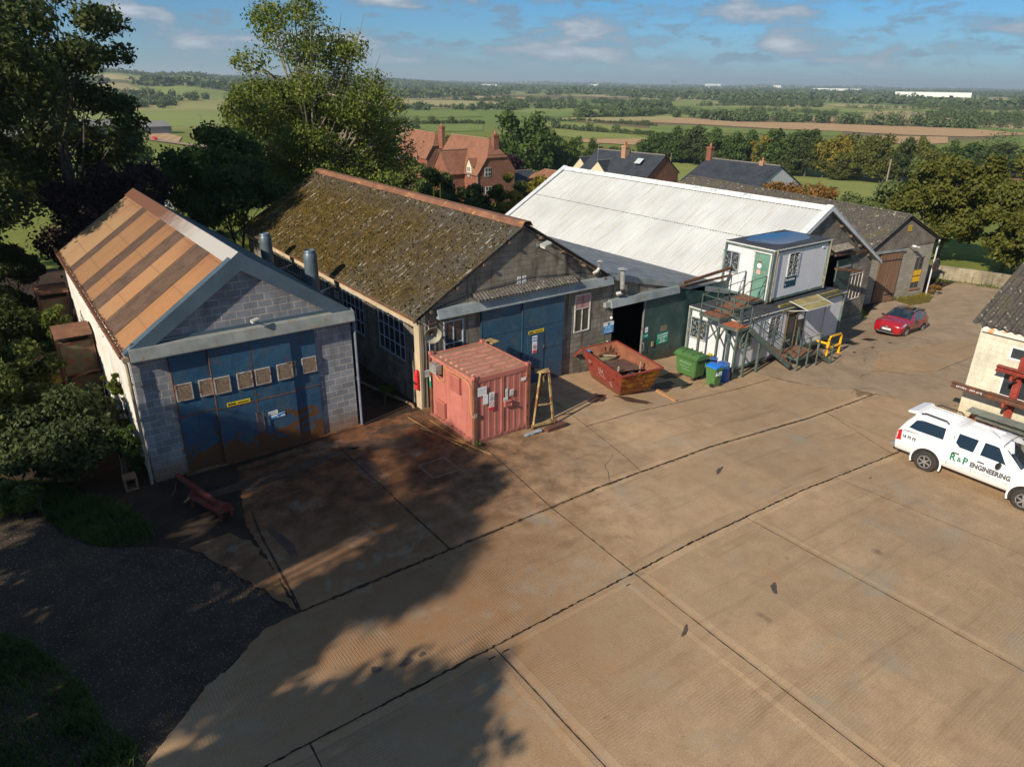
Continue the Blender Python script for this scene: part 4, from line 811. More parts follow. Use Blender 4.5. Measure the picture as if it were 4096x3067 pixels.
    for x0, x1, y in ((15.05, 17.12, 22.36), (17.08, 19.36, 22.30)):
        mb = MB(); mb.box(x0, y, -.28, x1, y-.05, 3.63); d = mb.build('sliding_door', M_blueB, r, bevel=.006)
        e = MB()
        for z in (1.3, 2.4): e.box(x0, y-.056, z, x1, y-.048, z+.025)
        e.box(x0+.01, y-.06, -.28, x0+.04, y-.045, 3.6); e.build('panel_seams', K_navy, d)
        if x0 > 16:
            w = MB(); w.box(17.37, y-.075, -.2, 18.25, y-.052, 2.08); wd = w.build('wicket_door', M_blueB, d, bevel=.005)
            h = MB(); h.tube([(17.44, y-.08, .95), (17.44, y-.12, .95), (17.44, y-.12, .7), (17.44, y-.08, .7)], .012, 6); h.box(18.24, y-.09, 1.4, 18.26, y-.07, 1.5); h.build('handle', M_galv, wd)
    window(r, 13.34, 14.25, 1.55, 3.42, 22.42, 2, 1, M_frame_blue, M_glassd, '-y', .055, 2.48)
    w2 = window(r, 20.1, 21.03, 1.62, 3.38, 22.42, 2, 1, M_frame_white, M_glassd, '-y', .055, 2.72)
    pp = MB(); pp.box(20.16, 22.40, 2.75, 20.97, 22.385, 3.33); pp.build('boarded_pane', paint('pink_board', (.42, .24, .22), .15, 3, .8), w2)
    sl = MB(); sl.box(13.25, 22.3, 1.47, 14.34, 22.4, 1.545); sl.build('sill', M_conc_smooth, r)
    pt = MB(); pt.box(21.03, 22.39, .2, 21.07, 22.2, .85); pt.build('metal_stub', M_galv, r)
    # blanked metal panel, pilaster
    return r
shed_B()
floodlight('grey floodlight high on the mossy-roofed workshop gable', 17.9, 22.4, 5.95, 1.1, .55, .3)
def duct(label, x, y, zt, r0):
    r = thing('extract_duct', label, 'duct', (x, y, 2.4), 0, 'extract ducts between the sheds')
    m = MB(); m.lathe((x, y, 0), [(r0, 2.4), (r0, zt-.55), (r0*1.0, zt-.5), (r0, zt-.45), (r0, zt-.18), (r0*.86, zt-.1)], 24); m.build('stack', M_steel_grey, r, smooth=True)
    c = MB(); c.lathe((x, y, 0), [(r0*.86, zt-.098), (r0*.84, zt), (r0*.78, zt+.02), (r0*.76, zt-.04)], 24); c.build('cap', M_steel_grey, r, smooth=True)
    b = MB(); b.tube([(x+r0, y, zt-1.9), (12.3, y+.25, zt-1.75)], .03, 6); b.tube([(x, y-r0, zt-1.9), (x+r0+.1, y-r0, zt-1.85)], .03, 6); b.lathe((x, y, zt-1.95), [(r0+.01, 0), (r0+.035, .0), (r0+.035, .08), (r0+.01, .08)], 24); b.build('bracket', M_galv, r)
duct('grey extract duct standing nearest between the two left roofs', 11.0, 29.6, 5.15, .29); duct('grey extract duct standing further back between the two left roofs', 10.9, 35.2, 4.95, .29)
# drain pipe along the alley
p_ = MB(); p_.tube([(10.6, 31, .35), (10.9, 27, .3), (11.45, 24.6, .22), (11.95, 22.95, .14)], .05, 8); p_.tube([(11.95, 22.95, .14), (12.02, 22.75, .1), (12.02, 22.62, .0)], .055, 8)
tag(p_.build('drain_pipe', paint('dirty_pipe', (.17, .15, .11), .35, 4, .8, 0, .3)), 'dirty grey pipe lying along the dark alley between the sheds', 'pipe')
def horn():
    r = thing('horn_loudspeaker', 'round horn loudspeaker on the corner of the mossy-roofed workshop', 'loudspeaker', (12.55, 22.35, 3.25))
    m = MB(); M = Matrix.Translation((12.62, 22.1, 3.2))@Matrix.Rotation(rad(-12), 4, 'Z')@Matrix.Rotation(rad(12), 4, 'X')
    m.lathe((0, 0, 0), [(.045, .11), (.07, .05), (.15, -.03), (.27, -.15), (.33, -.20), (.345, -.22), (.34, -.19), (.28, -.13), (.16, -.01), (.08, .07), (.05, .13)], 28, 'y', False); m.xform(M)
    m.build('bell', paint('beige_horn', (.30, .30, .23), .2, 5, .6, 0, .15), r, smooth=True)
    c = MB(); c.lathe((0, 0, 0), [(.03, -.16), (.055, -.14), (.055, .0), (.03, .02)], 12, 'y'); c.xform(M); c.build('driver', paint('rusty_driver', (.16, .10, .07), .3, 6, .7), r)
    b = MB(); b.tube([(12.62, 22.2, 3.5), (12.9, 22.2, 3.52), (13.0, 22.38, 3.55)], .018, 6); b.tube([(12.6, 22.25, 3.4), (12.66, 22.3, 3.7), (12.75, 22.34, 3.95)], .015, 6); b.build('bracket', M_rustpipe, r)
horn()
e_ = thing('fire_extinguisher_box', 'red moulded extinguisher cover on the corner pillar beside the pink container', 'fire extinguisher', (12.13, 22.45, 1.2))
m = MB(); m.lathe((12.11, 22.45, 0), [(.06, .85), (.10, .88), (.105, 1.45), (.09, 1.62), (.05, 1.68)], 12); m.build('cover', K_red, e_, smooth=True); m = MB(); m.box(11.99, 22.35, 1.12, 12.0, 22.55, 1.2); m.build('strap', K_black, e_)
M = wallM(16.88, 22.39, 4.40, '-y')
for i in (0, 1):
    M = wallM(16.88+i*.27, 22.39, 4.38, '-y'); sign('warning_notice', ['white warning notice with a triangle on the mossy-roofed gable, left of a matching one', 'white warning notice with a triangle on the mossy-roofed gable, right of a matching one'][i], M, .19, .30, K_white, [('symbol', tri(M, .095, .19, .075, .22), K_black), ('print', card(M, .03, .03, .16, .05, .008), K_black), ('print', card(M, .03, .065, .16, .08, .008), K_black)], group='pair of gable warning notices')
for i in (0, 1):
    M = wallM(12.31, 30.45-i*.28, 2.62, '-x'); sign('door_notice', ['green and white notice on the alley wall, left of a matching one', 'green and white notice on the alley wall, right of a matching one'][i], M, .19, .36, K_white, [('print', card(M, .03, .03, .16, .09, .008), K_green), ('print', card(M, .03, .13, .16, .3, .008), K_grey)], group='pair of alley wall notices')
M = wallM(17.41, 22.235, 2.13, '-y'); sign('door_sign', 'yellow sign reading PAINT SHOP on the blue workshop door', M, .84, .145, K_yellow, [('lettering', txt('PAINT SHOP', .095, M, .36, .035, .002, .75), K_black), ('lettering', txt('BUNCE', .075, M, .03, .06, .003, .9), K_black), ('rule', card(M, .03, .02, .31, .045, .008), K_black)])
M = wallM(17.62, 22.22, 1.25, '-y'); sign('safety_notice', 'tall white, blue and red safety notice on the paint shop wicket door', M, .26, .78, K_white, [('print', disc(M, .07, .68, .045), K_blue), ('print', card(M, .13, .65, .24, .70, .008), K_blue), ('print', card(M, .01, .53, .25, .585, .008), K_blue), ('prohibition', disc(M, .13, .26, .11, .009, 24, .09), K_red), ('symbol', card(M, .08, .2, .18, .32, .008), K_grey), ('print', card(M, .01, .01, .25, .12, .008), K_red)])
M = wallM(12.36, 22.29, 1.35, '-y'); sign('switch_notice', 'small white notice half hidden behind the pink container on the corner', M, .34, .3, K_white, [('print', card(M, .04, .18, .28, .21, .008), K_grey), ('print', card(M, .04, .1, .2, .13, .008), K_grey)])
M = wallM(21.93, 22.385, 1.22, '-y'); sign('visitor_sign', 'blue and white sign telling visitors to report, beside the dark workshop opening', M, .66, .55, K_white, [('field', card(M, 0, 0, .66, .36, .0075), K('sign_sky', (.02, .28, .62))), ('symbol', disc(M, .33, .45, .075, .009), K_blue), ('lettering', txt('All visitors', .1, M, .33, .25, .001, 1, 'CENTER'), K_white), ('lettering', txt('must report', .1, M, .33, .145, .001, 1, 'CENTER'), K_white), ('lettering', txt('to reception', .1, M, .33, .04, .001, 1, 'CENTER'), K_white)])
t_ = thing('wall_lamp', 'small round white lamp above the blue visitor sign', 'lamp', (22.3, 22.39, 2.0)); m = MB(); m.lathe((22.32, 22.3, 1.98), [(.0, -.05), (.06, -.04), (.07, 0), (.05, .05)], 12); m.build('globe', K_white, t_); m = MB(); m.tube([(22.32, 22.3, 2.03), (22.4, 22.39, 2.08)], .012, 6); m.build('arm', M_galv, t_)
t_ = thing('socket_box', 'small white box on the block wall left of the dark opening', 'electrical box', (22.2, 22.39, .7)); m = MB(); m.box(22.15, 22.34, .66, 22.26, 22.399, .84); m.build('body', K_white, t_, bevel=.01); m = MB(); m.box(22.17, 22.335, .6, 22.24, 22.38, .66); m.build('plug', K_grey, t_)
# ================================================================ C: lean-to between B and E
def annex():
    r = thing('lean_to', 'grey lean-to joining the mossy and white roofed buildings with open dark doorway', 'workshop', (27, 22.4, -1))
    zf = lambda x: 3.98-.228*(x-22.07)
    global BREAKS
    BREAKS = []
    wall_y(MB(), 22.052, 31.5, -1.8, zf, 22.41, 22.6, [(22.5, 26.6, -1.8, 2.58)]).build('front_wall', M_blockB, r)
    corrs = MB(); n = 60
    vs = []; fs = []
    nn = int((45-22.35)/.2*4)
    for i in range(nn+1):
        y = 22.35+(45-22.35)*i/nn; a = .022*math.sin((y-22.35)*2*math.pi/.2)
        vs += [(22.02, y, 4.09+a), (33.6, y, 4.09-.235*(33.6-22.02)+a)]
    for i in range(nn): fs.append((2*i, 2*i+1, 2*i+3, 2*i+2))
    corrs.raw(vs, fs).build('roof', M_annexroof, r, smooth=True)
    f = MB(); f.prism([(22.05, 4.10), (31.4, 4.10-.235*9.35), (31.4, 3.82-.235*9.35), (22.05, 3.82)], 22.30, 22.40, 'y'); f.build('fascia', M_header2, r)
    h = MB(); h.prism([(22.405, 2.5), (22.405, 2.86), (22.15, 2.84), (22.08, 2.52)], 22.12, 26.72, 'x'); h.box(21.82, 22.2, 2.55, 22.1, 22.39, 2.78); h.build('door_header', M_header2, r)
    gd = MB(); gd.box(24.5, 22.36, -1.0, 28.9, 22.30, 2.5); d = gd.build('green_door', M_greenD, r, bevel=.006)
    w = MB(); w.box(25.53, 22.285, -.92, 26.62, 22.298, 1.34); wd = w.build('wicket_door', M_greenD, d, bevel=.004)
    x = MB(); x.box(25.78, 22.27, .62, 26.24, 22.284, .92); x.build('pane', paint('dull_brown_glass', (.16, .13, .09), .2, 5, .4), wd)
    x = MB(); x.tube([(24.56, 22.28, .3), (24.56, 22.2, .25), (24.56, 22.2, -.1), (24.56, 22.28, -.12)], .014, 6); x.box(24.49, 22.28, -1, 24.53, 22.38, 2.5); x.build('door_edge', M_galv, d)
    x = MB(); x.box(25.18, 22.22, -.02, 25.30, 22.29, .22); x.build('padlock', paint('brass', (.5, .42, .25), .1, 5, .4, .6), wd, bevel=.01)
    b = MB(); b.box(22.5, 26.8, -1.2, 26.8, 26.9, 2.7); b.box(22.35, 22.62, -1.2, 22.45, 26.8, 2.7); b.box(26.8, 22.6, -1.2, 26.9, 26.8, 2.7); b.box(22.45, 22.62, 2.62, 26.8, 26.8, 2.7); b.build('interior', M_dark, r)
    s = MB(); s.bar((22.7, 23.2, 2.2), (26, 26, 2.3), .08, .12); s.bar((22.6, 24, .2), (23.6, 24, 2.4), .06); s.bar((23.7, 25.5, 2.6), (23.7, 25.5, -.7), .12); s.build('inner_frame', paint('dim_yellow_beam', (.12, .08, .03), .3, 3, .8), r)
    q = MB(); q.box(23.0, 24.6, -.8, 24.3, 25.6, .1); q.box(23.2, 24.0, -.8, 23.9, 24.5, -.1); q.build('machinery', paint('dark_machine', (.03, .03, .035), .3, 3, .6), r, bevel=.03)
    # valley gutter and beams
    g = MB(); g.bar((26.75, 22.28, 2.72), (31.4, 22.28, 2.78), .09, .1); g.bar((26.9, 22.1, 2.98), (31.4, 22.3, 3.2), .09, .14); g.each('gutter_beam', M_rustpipe, r)
    e2 = MB(); e2.box(28.9, 22.35, -1.6, 31.5, 22.405, 2.5); e2.build('green_cladding', M_greenD, r)
    return r
annex()
def flue(label, pts, rr_, cap=False):
    r = thing('flue_pipe', label, 'flue', pts[0], 0, 'flue pipes on the block wall'); m = MB(); m.tube(pts, rr_, 12); m.build('pipe', M_galv_pipe, r, smooth=True)
    p = Vector(pts[0]); m = MB(); m.lathe((p.x, p.y, p.z+.06), [(.25 if cap else .16, 0), (.02, .08)], 16); m.tube([p-Vector((0, 0, .02)), p+Vector((0, 0, .08))], rr_*.5, 6); m.build('cowl', M_galv_pipe, r)
    m = MB(); q = Vector(pts[1])
    for k in range(3): z = p.z+(q.z-p.z)*(k+.5)/3; m.tube([(p.x+(q.x-p.x)*(k+.5)/3, p.y, z-.02), (p.x+(q.x-p.x)*(k+.5)/3, p.y, z+.02)], rr_*1.08, 12)
    m.build('collars', M_galv, r)
flue('tall galvanised flue pipe with a flat cowl left of the lean-to header', [(22.68, 22.15, 4.2), (22.74, 22.15, 3.35), (22.70, 22.15, 3.15), (22.52, 22.3, 3.08)], .115, True)
flue('short curved galvanised flue at the mossy roof verge', [(21.28, 22.2, 4.72), (21.25, 22.2, 4.5), (21.15, 22.2, 4.35), (21.0, 22.3, 4.25)], .09)
M = wallM(25.57, 22.27, -.02, '-y', .03); sign('goods_sign', 'green board reading GOODS INWARDS on the dark green wicket door', M, .80, .56, K_green, [('lettering', txt(s_, .105, M, .40, y_, .001, .78, 'CENTER'), K_white) for s_, y_ in (('R & P ENGINEERING', .43), ('GOODS INWARDS', .30), ('"B SHOP"', .17), ('MACHINING', .05))])
M = wallM(24.57, 22.29, .5, '-y', .05); sign('arrow_sign', 'small green arrow sign on the edge of the dark green door', M, .36, .2, K_green, [('arrow', card(M, .1, .09, .28, .11, .008), K_white), ('arrow', card(M@Matrix.Translation((.29, .1, 0))@Matrix.Rotation(2.3, 4, 'Z'), 0, -.01, .08, .01, .008), K_white), ('arrow', card(M@Matrix.Translation((.29, .1, 0))@Matrix.Rotation(-2.3, 4, 'Z'), 0, -.01, .08, .01, .008), K_white)])
M = wallM(24.68, 22.29, .78, '-y', .04); sign('paper_notice', 'white paper with a tick above the green arrow sign', M, .19, .27, K_white, [('print', card(M, .08, .09, .11, .18, .008), K_blue)])
# ================================================================ E: white roofed warehouse
def shed_E():
    r = thing('warehouse', 'long block warehouse with a bright white corrugated roof behind the stacked cabins', 'warehouse', (40.3, 22.9, -2.7))
    gable_wall('front_wall', M_blockE, r, 33.9, 46.8, 22.9, 23.12, -3.6, 1.65, 1.45, 40.29, 5.18, [(41.1, 43.9, -3.6, 2.35), (44.25, 45.95, -1.05, .72)])
    s = MB(); s.box(46.58, 23.12, -3.6, 46.8, 46.8, 1.45); s.box(33.9, 23.12, -3.6, 34.1, 46.8, 1.5); s.each('side_wall', M_blockE, r)
    g = MB(); g.prism([(33.9, -3.6), (46.8, -3.6), (46.8, 1.45), (40.29, 5.15), (33.9, 1.5)], 46.6, 46.8, 'y'); g.build('rear_wall', M_blockE, r)
    corr(MB(), 33.3, 1.36, 40.29, 5.36, 22.75, 47, .25, .04, 3, 6).build('roof_slope', M_whiteroof, r, smooth=True)
    corr(MB(), 47.5, 1.24, 40.29, 5.36, 22.75, 47, .2, .026, 2, 4).build('roof_slope', M_whiteroof, r, smooth=True)
    lap = MB(); x, z = 33.3+6.99*.52, 1.36+4*.52
    d = Vector((6.99, 0, 4)).normalized()
    for i in range(120): y = 22.8+i*.2; lap.box(x-.03, y, z+.03, x+.03, y+.11, z+.045)
    lap.build('lap_fixings', paint('dark_bolt', (.07, .07, .07), .1, 5), r)
    rc = MB()
    for s_ in (1, -1): rc.face([(40.29, 22.6, 5.47), (40.29-s_*.42, 22.6, 5.22), (40.29-s_*.42, 47.1, 5.22), (40.29, 47.1, 5.47)])
    rc.build('ridge_cap', paint('flaking_white_ridge', (.66, .67, .67), .1, 2, .5, 0, .25, (.25, .3, .33), .3), r)
    bg = MB()
    for xe, ze in ((33.2, 1.33), (47.6, 1.2)):
        bg.prism([(xe, ze-.12), (xe, ze+.06), (40.29, 5.5), (40.29, 5.2)], 22.62, 22.74, 'y')
        bg.prism([(xe, ze+.03), (xe, ze+.09), (40.29, 5.53), (40.29, 5.47)], 22.62, 23.05, 'y'); bg.prism([(xe, ze+.03), (xe, ze+.09), (40.29, 5.53), (40.29, 5.47)], 46.7, 47.15, 'y')
    bg.each('barge_board', paint('pale_barge', (.55, .59, .62), .12, 2, .5), r)
    pu = MB()
    for t_ in (.15, .35, .55, .75):
        x = 46.9+(40.29-46.9)*t_; z = 1.25+(5.0-1.25)*t_; pu.box(x-.06, 22.72, z-.02, x+.06, 22.9, z+.12)
    pu.each('purlin_end', paint('weathered_timber', (.14, .10, .07), .3, 5, .9), r)
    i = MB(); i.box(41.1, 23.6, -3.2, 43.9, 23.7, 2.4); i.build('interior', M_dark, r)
    d = MB(); d.box(42.3, 22.86, -3.0, 43.95, 22.80, 1.95); dd = d.build('green_door', M_greenD, r); e = MB(); e.box(42.3, 22.78, 1.35, 43.95, 22.8, 1.5); e.box(42.3, 22.78, .6, 42.36, 22.8, 1.9); e.build('door_strap', M_galv, dd)
    a = MB(); corr_x(a, 22.9, 2.95, 22.4, 2.7, 41.0, 43.3, .16, .03, 5); a.build('asbestos_awning', m_asb('pale_lichen_awning2', 1.4), r)
    b = MB(); b.bar((41.3, 22.5, 2.45), (46.0, 22.85, 2.15), .10, .14); b.bar((41.3, 22.3, 1.65), (43.8, 22.0, 1.25), .22, .12); b.build('rusty_beam', M_rustpipe, r)
    window(r, 44.25, 45.95, -1.05, .72, 22.93, 4, 1, M_frame_white, M_glass, '-y', .05)
    f = MB(); f.box(43.9, 22.8, -3.3, 46.82, 22.9, -2.35); f.build('plinth', M_blockD, r)
    return r
shed_E()
# ================================================================ D: brown barn at the back right
def shed_D():
    A = Vector((51.3, 24.57, 0)); yaw = math.atan2(23.5-24.57, 57.3-51.3)
    r = thing('barn', 'low block barn with corrugated gable and big brown plank doors at the back', 'barn', (51.3, 24.57, -2.8), yaw)
    o = lambda mb, n, m, p=r, **k: mb.build(n, m, p, local=True, **k)
    global BREAKS
    Z = 2.8   # local z = world z + 2.8
    BREAKS = [2.05]
    wall_y(MB(), -1.0, 5.75, -.5, 1.2+Z, 0, .22, [(0, 2.28, -.5, .95+Z), (4.1, 5.1, -2.15+Z, .26+Z)]).build('front_wall', M_blockD, r, local=True)
    s = MB(); s.box(5.55, .22, -.5, 5.75, 24, 1.5+Z); s.box(-1.0, .22, -.5, -.8, 24, 1.3+Z); s.box(-.8, 23.8, -.5, 5.55, 24, 1.3+Z); o(s, 'side_walls', M_blockD)
    g = MB(); n = 200
    for i in range(n):
        a = -1.1+6.85*i/n; c = -1.1+6.85*(i+1)/n; zt = lambda x: (1.45+(3.35-1.45)*(x+1.1)/3.15 if x < 2.05 else 3.35+(1.6-3.35)*(x-2.05)/3.7)+Z; f = lambda x: -.05+.02*math.sin(x*2*math.pi/.15)
        zb = lambda x: (1.0+.045*(x+1))+Z
        g.face([(a, f(a), zb(a)), (c, f(c), zb(c)), (c, f(c), max(zt(c), zb(c))), (a, f(a), max(zt(a), zb(a)))])
    o(g, 'gable_cladding', paint('grey_brown_cladding', (.10, .09, .08), .3, 2, .8), smooth=True)
    h = MB(); h.box(-1.1, -.18, .95+Z, 2.4, -.08, 1.1+Z); o(h, 'door_header', M_header2)
    for a, c in ((-.02, 1.12), (1.15, 2.27)):
        d = MB(); d.box(a, -.10, -.05, c, -.04, .94+Z); dd = o(d, 'plank_door', M_wood); e = MB(); e.box(a+.02, -.12, .5, c-.02, -.1, .58) if a > 1 else None; e.box(a+.02, -.12, 3.1, c-.02, -.1, 3.18); e.box(a+.02, -.115, 1.2, a+.1, -.1, 1.3); o(e, 'strap_hinge', M_cable, dd)
    w = window(r, 4.1, 5.1, .65, 3.06, .06, 2, 5, paint('dark_window_frame', (.12, .11, .1), .2, 5), M_glass)
    # window() builds in world coordinates: turn it into this barn's local frame
    for q in [w]+list(w.children):
        q.data.transform(Matrix.Translation((51.3, 24.57, -2.8)))
    for z in (1.15, 1.65):
        m = MB(); m.box(4.16, -.0, z, 5.0, -.012, z+.42); m.build('yellow_panel', K('board_yellow', (.62, .36, .02)), w, local=True)
    s = MB(); s.box(4.0, -.08, .55, 5.2, 0, .65); o(s, 'sill', paint('brick_sill', (.30, .13, .07), .3, 6, .8))
    f = lambda y0, y1: None
    def cr(x0, z0, x1, z1, nm):
        mb = MB(); corr(mb, x0, z0+Z, x1, z1+Z, -.3, 24.2, .26, .05, 2, 6); return mb.build(nm, M_asbD, r, smooth=True, local=True)
    cr(-1.5, 1.3, 2.05, 3.55, 'roof_slope'); cr(6.1, 1.55, 2.05, 3.55, 'roof_slope')
    rc = MB(); rc.tube([(2.05, -.32, 3.56+Z), (2.05, 24.2, 3.56+Z)], .09, 8); o(rc, 'ridge_tiles', M_asbD)
    v = MB(); v.prism([(-1.5, 1.2+Z), (-1.5, 1.3+Z), (2.05, 3.55+Z), (6.1, 1.55+Z), (6.1, 1.45+Z), (2.05, 3.4+Z)], -.2, -.12, 'y'); o(v, 'verge', M_cable)
    p = MB(); p.tube([(6.15, -.1, 1.55+Z), (6.0, -.2, 1.35+Z), (5.95, -.2, .9+Z), (5.95, -.2, -.02)], .055, 10); p.tube([(6.12, .0, 1.52+Z), (6.12, 24, 1.5+Z)], .06, 6); o(p, 'downpipe', paint('white_pipe', (.52, .53, .54), .1, 3, .5), smooth=True)
    Mw = r.matrix_basis.copy(); Mr = Matrix.Translation((51.3, 24.57, -2.8))@Matrix.Rotation(yaw, 4, 'Z')
    m = thing('convex_mirror', 'round convex traffic mirror on the white downpipe of the barn', 'mirror', Mr@Vector((5.95, -.35, 2.4)), yaw)
    q = MB(); q.lathe((0, -.1, 0), [(.40, .06), (.44, .04), (.46, 0), (.43, -.02)], 28, 'y'); q.build('rim', M_rustpipe, m, smooth=True, local=True)
    q = MB(); q.lathe((0, -.1, 0), [(.425, -.021), (.36, -.05), (.2, -.085), (.02, -.1)], 28, 'y'); q.build('mirror_face', paint('tarnished_mirror', (.10, .10, .11), .2, 3, .25, .8), m, smooth=True, local=True)
    q = MB(); q.tube([(0, .0, -.1), (0, .12, -.05)], .02, 6); q.build('bracket', M_galv, m, local=True)
    fl = thing('floodlight', 'white floodlight above the plank doors of the back barn', 'lamp', Mr@Vector((2.9, -.05, 4.0)), yaw, 'floodlights on the gables')
    q = MB(); q.obox(Matrix.Translation((.1, -.45, .06))@Matrix.Rotation(.25, 4, 'Y'), .55, .28, .12); q.build('housing', K_white, fl, local=True, bevel=.02); q = MB(); q.tube([(0, 0, 0), (0, -.35, .02)], .025, 6); q.build('arm', M_galv, fl, local=True)
    M = Mr@wallM(2.22, -.09, 5.15, '-y', .02); sign('gable_notice', 'yellow notice on the corrugated gable of the back barn', M, .42, .45, K('sign_dull_yellow', (.5, .33, .03)), [('print', card(M, .05, .3, .36, .33, .008), K_black), ('print', card(M, .05, .18, .36, .21, .008), K_black), ('print', card(M, .05, .08, .3, .11, .008), K_black)])
shed_D()
# stone boundary wall at the back right
mb = MB(); P = [(58.5, 30.5), (63.3, 25.4), (64.4, 22.3), (63.2, 19.9), (61, 16)]
for a, b in zip(P, P[1:]):
    n = 8
    for i in range(n):
        p = (a[0]+(b[0]-a[0])*i/n, a[1]+(b[1]-a[1])*i/n); q = (a[0]+(b[0]-a[0])*(i+1)/n, a[1]+(b[1]-a[1])*(i+1)/n); z = hz(*p)
        mb.bar((p[0], p[1], z+.35), (q[0], q[1], hz(*q)+.35), .3, 1.5)
tag(mb.build('boundary_wall', M_parapet), 'pale block boundary wall below the overhanging trees at the back', 'wall')
# ================================================================ F: cream building at the right edge
def shed_F():
    r = thing('cream_building', 'cream painted block building with dark ribbed roof at the right edge', 'building', (32.72, 8, -1.3))
    mb = MB(); hs = [(7.3, 9.6, 1.72, 2.27), (7.3, 9.6, .1, 1.38)]
    ys = [2.0, 7.3, 9.6, 10.86]
    mb.box(32.72, 2, -2, 32.94, 7.3, 2.86); mb.box(32.72, 9.6, -2, 32.94, 10.86, 2.86); mb.box(32.72, 7.3, -2, 32.94, 9.6, .1); mb.box(32.72, 7.3, 1.38, 32.94, 9.6, 1.72); mb.box(32.72, 7.3, 2.27, 32.94, 9.6, 2.86)
    mb.prism([(32.94, -2), (41, -2), (41, 2.9), (36.9, 5.1), (32.94, 2.86)], 10.64, 10.86, 'y'); mb.box(40.8, 2, -2, 41, 10.64, 2.9); mb.box(32.94, 2, -2, 40.8, 2.2, 2.8); mb.build('wall', M_cream, r)
    window(r, 7.3, 9.6, 1.72, 2.27, 32.74, 4, 1, K_white, M_glass, '-x', .06); window(r, 7.3, 9.6, .1, 1.38, 32.74, 4, 1, K_white, M_glass, '-x', .06)
    m = MB(); corr(m, 32.4, 2.92, 36.9, 5.35, 1.8, 11.15, .30, .06, 3, 8); m.build('roof_slope', M_asbD, r, smooth=True); m = MB(); corr(m, 41.4, 2.92, 36.9, 5.35, 1.8, 11.15, .30, .06, 1, 8); m.build('roof_slope', M_asbD, r, smooth=True)
    g = MB(); g.box(32.55, 2, 2.62, 32.715, 10.75, 2.86); g.build('gutter_board', paint('white_gutter_board', (.62, .61, .56), .15, 3, .6, 0, .22, (.42, .2, .09)), r)
    return r
shed_F()
def rack():
    rd = paint('red_oxide_steel', (.25, .035, .022), .3, 3, .65, 0, .25, (.18, .07, .035)); bs = paint('brown_mill_steel', (.13, .06, .038), .4, 2, .7, .1, .3)
    r = thing('steel_rack', 'red oxide cantilever rack against the cream building', 'rack', (32.4, 9, -1.3), 0)
    for y in (8.95, 6.2): 
        m = MB(); m.box(32.36, y-.12, -1.3, 32.40, y+.12, 2.0); m.box(32.58, y-.12, -1.3, 32.62, y+.12, 2.0); m.box(32.40, y-.015, -1.3, 32.58, y+.015, 2.0); m.build('column', rd, r)
        for z in (1.28, .12, -.85):
            a = MB(); a.box(31.55, y-.04, z-.04, 32.36, y+.04, z+.04); a.bar((31.6, y, z-.05), (32.34, y, z-.3), .05); a.box(31.5, y-.05, z-.06, 31.56, y+.05, z+.14); a.build('arm', rd, r)
    def ibeam(nm, lab, y0, y1, x, z, h, w, m_, rot=0, cat='steel beam'):
        b = MB(); b.box(x-w/2, y0, z, x+w/2, y1, z+.02); b.box(x-w/2, y0, z+h-.02, x+w/2, y1, z+h); b.box(x-.01, y0, z+.02, x+.01, y1, z+h-.02); return tag(b.build(nm, m_), lab, cat)
    tag(ibeam('steel_beam', 'x', 4, 9.72, 32.1, 1.34, .2, .3, rd), 'red oxide steel beam on the top rack arms of the cream building', 'steel beam', 'beams on the steel rack')
    tag(ibeam('steel_beam', 'x', 4, 11.05, 31.75, .20, .22, .22, bs), 'long brown steel beam with chalk marks sticking out past the cream wall corner', 'steel beam', 'beams on the steel rack')
    tag(ibeam('steel_beam', 'x', 4, 9.75, 32.2, .20, .1, .12, bs), 'short thin brown steel bar lying behind the chalk-marked beam', 'steel beam', 'beams on the steel rack')
    M = wallM(31.63, 9.9, .32, '-x')@Matrix.Rotation(math.pi, 4, 'Z')@Matrix.Translation((-.1, -.05, 0)); o = text_mb('R+P 644   336169', .14, M, .004).build('chalk_mark', K_white); o['label'] = 'white chalk writing R+P 644 336169 on the brown steel beam'; o['category'] = 'chalk mark'
    for i, (y1, z, x0, x1, lab) in enumerate(((10.05, -.44, 31.15, 31.75, 'upper grey-green ribbed sheet sticking out from the low rack arms'), (9.75, -.72, 31.35, 31.95, 'lower grey-green ribbed sheet on the low rack arms'))):
        b = MB(); n = 120
        for k in range(n): 
            ya = y1-6*k/n; yb = y1-6*(k+1)/n; f = lambda y: z+.012*abs(math.sin(y*9)); b.face([(x0, ya, f(ya)), (x1, ya, f(ya)+.05), (x1, yb, f(yb)+.05), (x0, yb, f(yb))])
        tag(b.build('ribbed_sheet', paint('grey_green_sheet', (.22, .25, .22), .2, 3, .5, .3)), lab, 'metal sheet', 'ribbed sheets on the rack')
    b = MB()
    for k, (y1, x, z) in enumerate(((9.3, 31.6, -1.15), (9.15, 31.85, -1.05), (9.0, 31.3, -1.2))): b.box(x, 5, z, x+.22, y1, z+.03); b.box(x, 5, z+.03, x+.03, y1, z+.14)
    tag(b.build('steel_offcuts', paint('bright_galv', (.5, .52, .52), .15, 4, .4, .4)), 'pile of bright galvanised channels at the foot of the rack', 'metal offcuts')
    b = MB(); b.box(32.2, 9.3, -1.3, 32.5, 10.2, -1.02); tag(b.build('steel_block', rd, bevel=.02), 'short red oxide steel block on the ground by the cream wall', 'steel block')
rack()
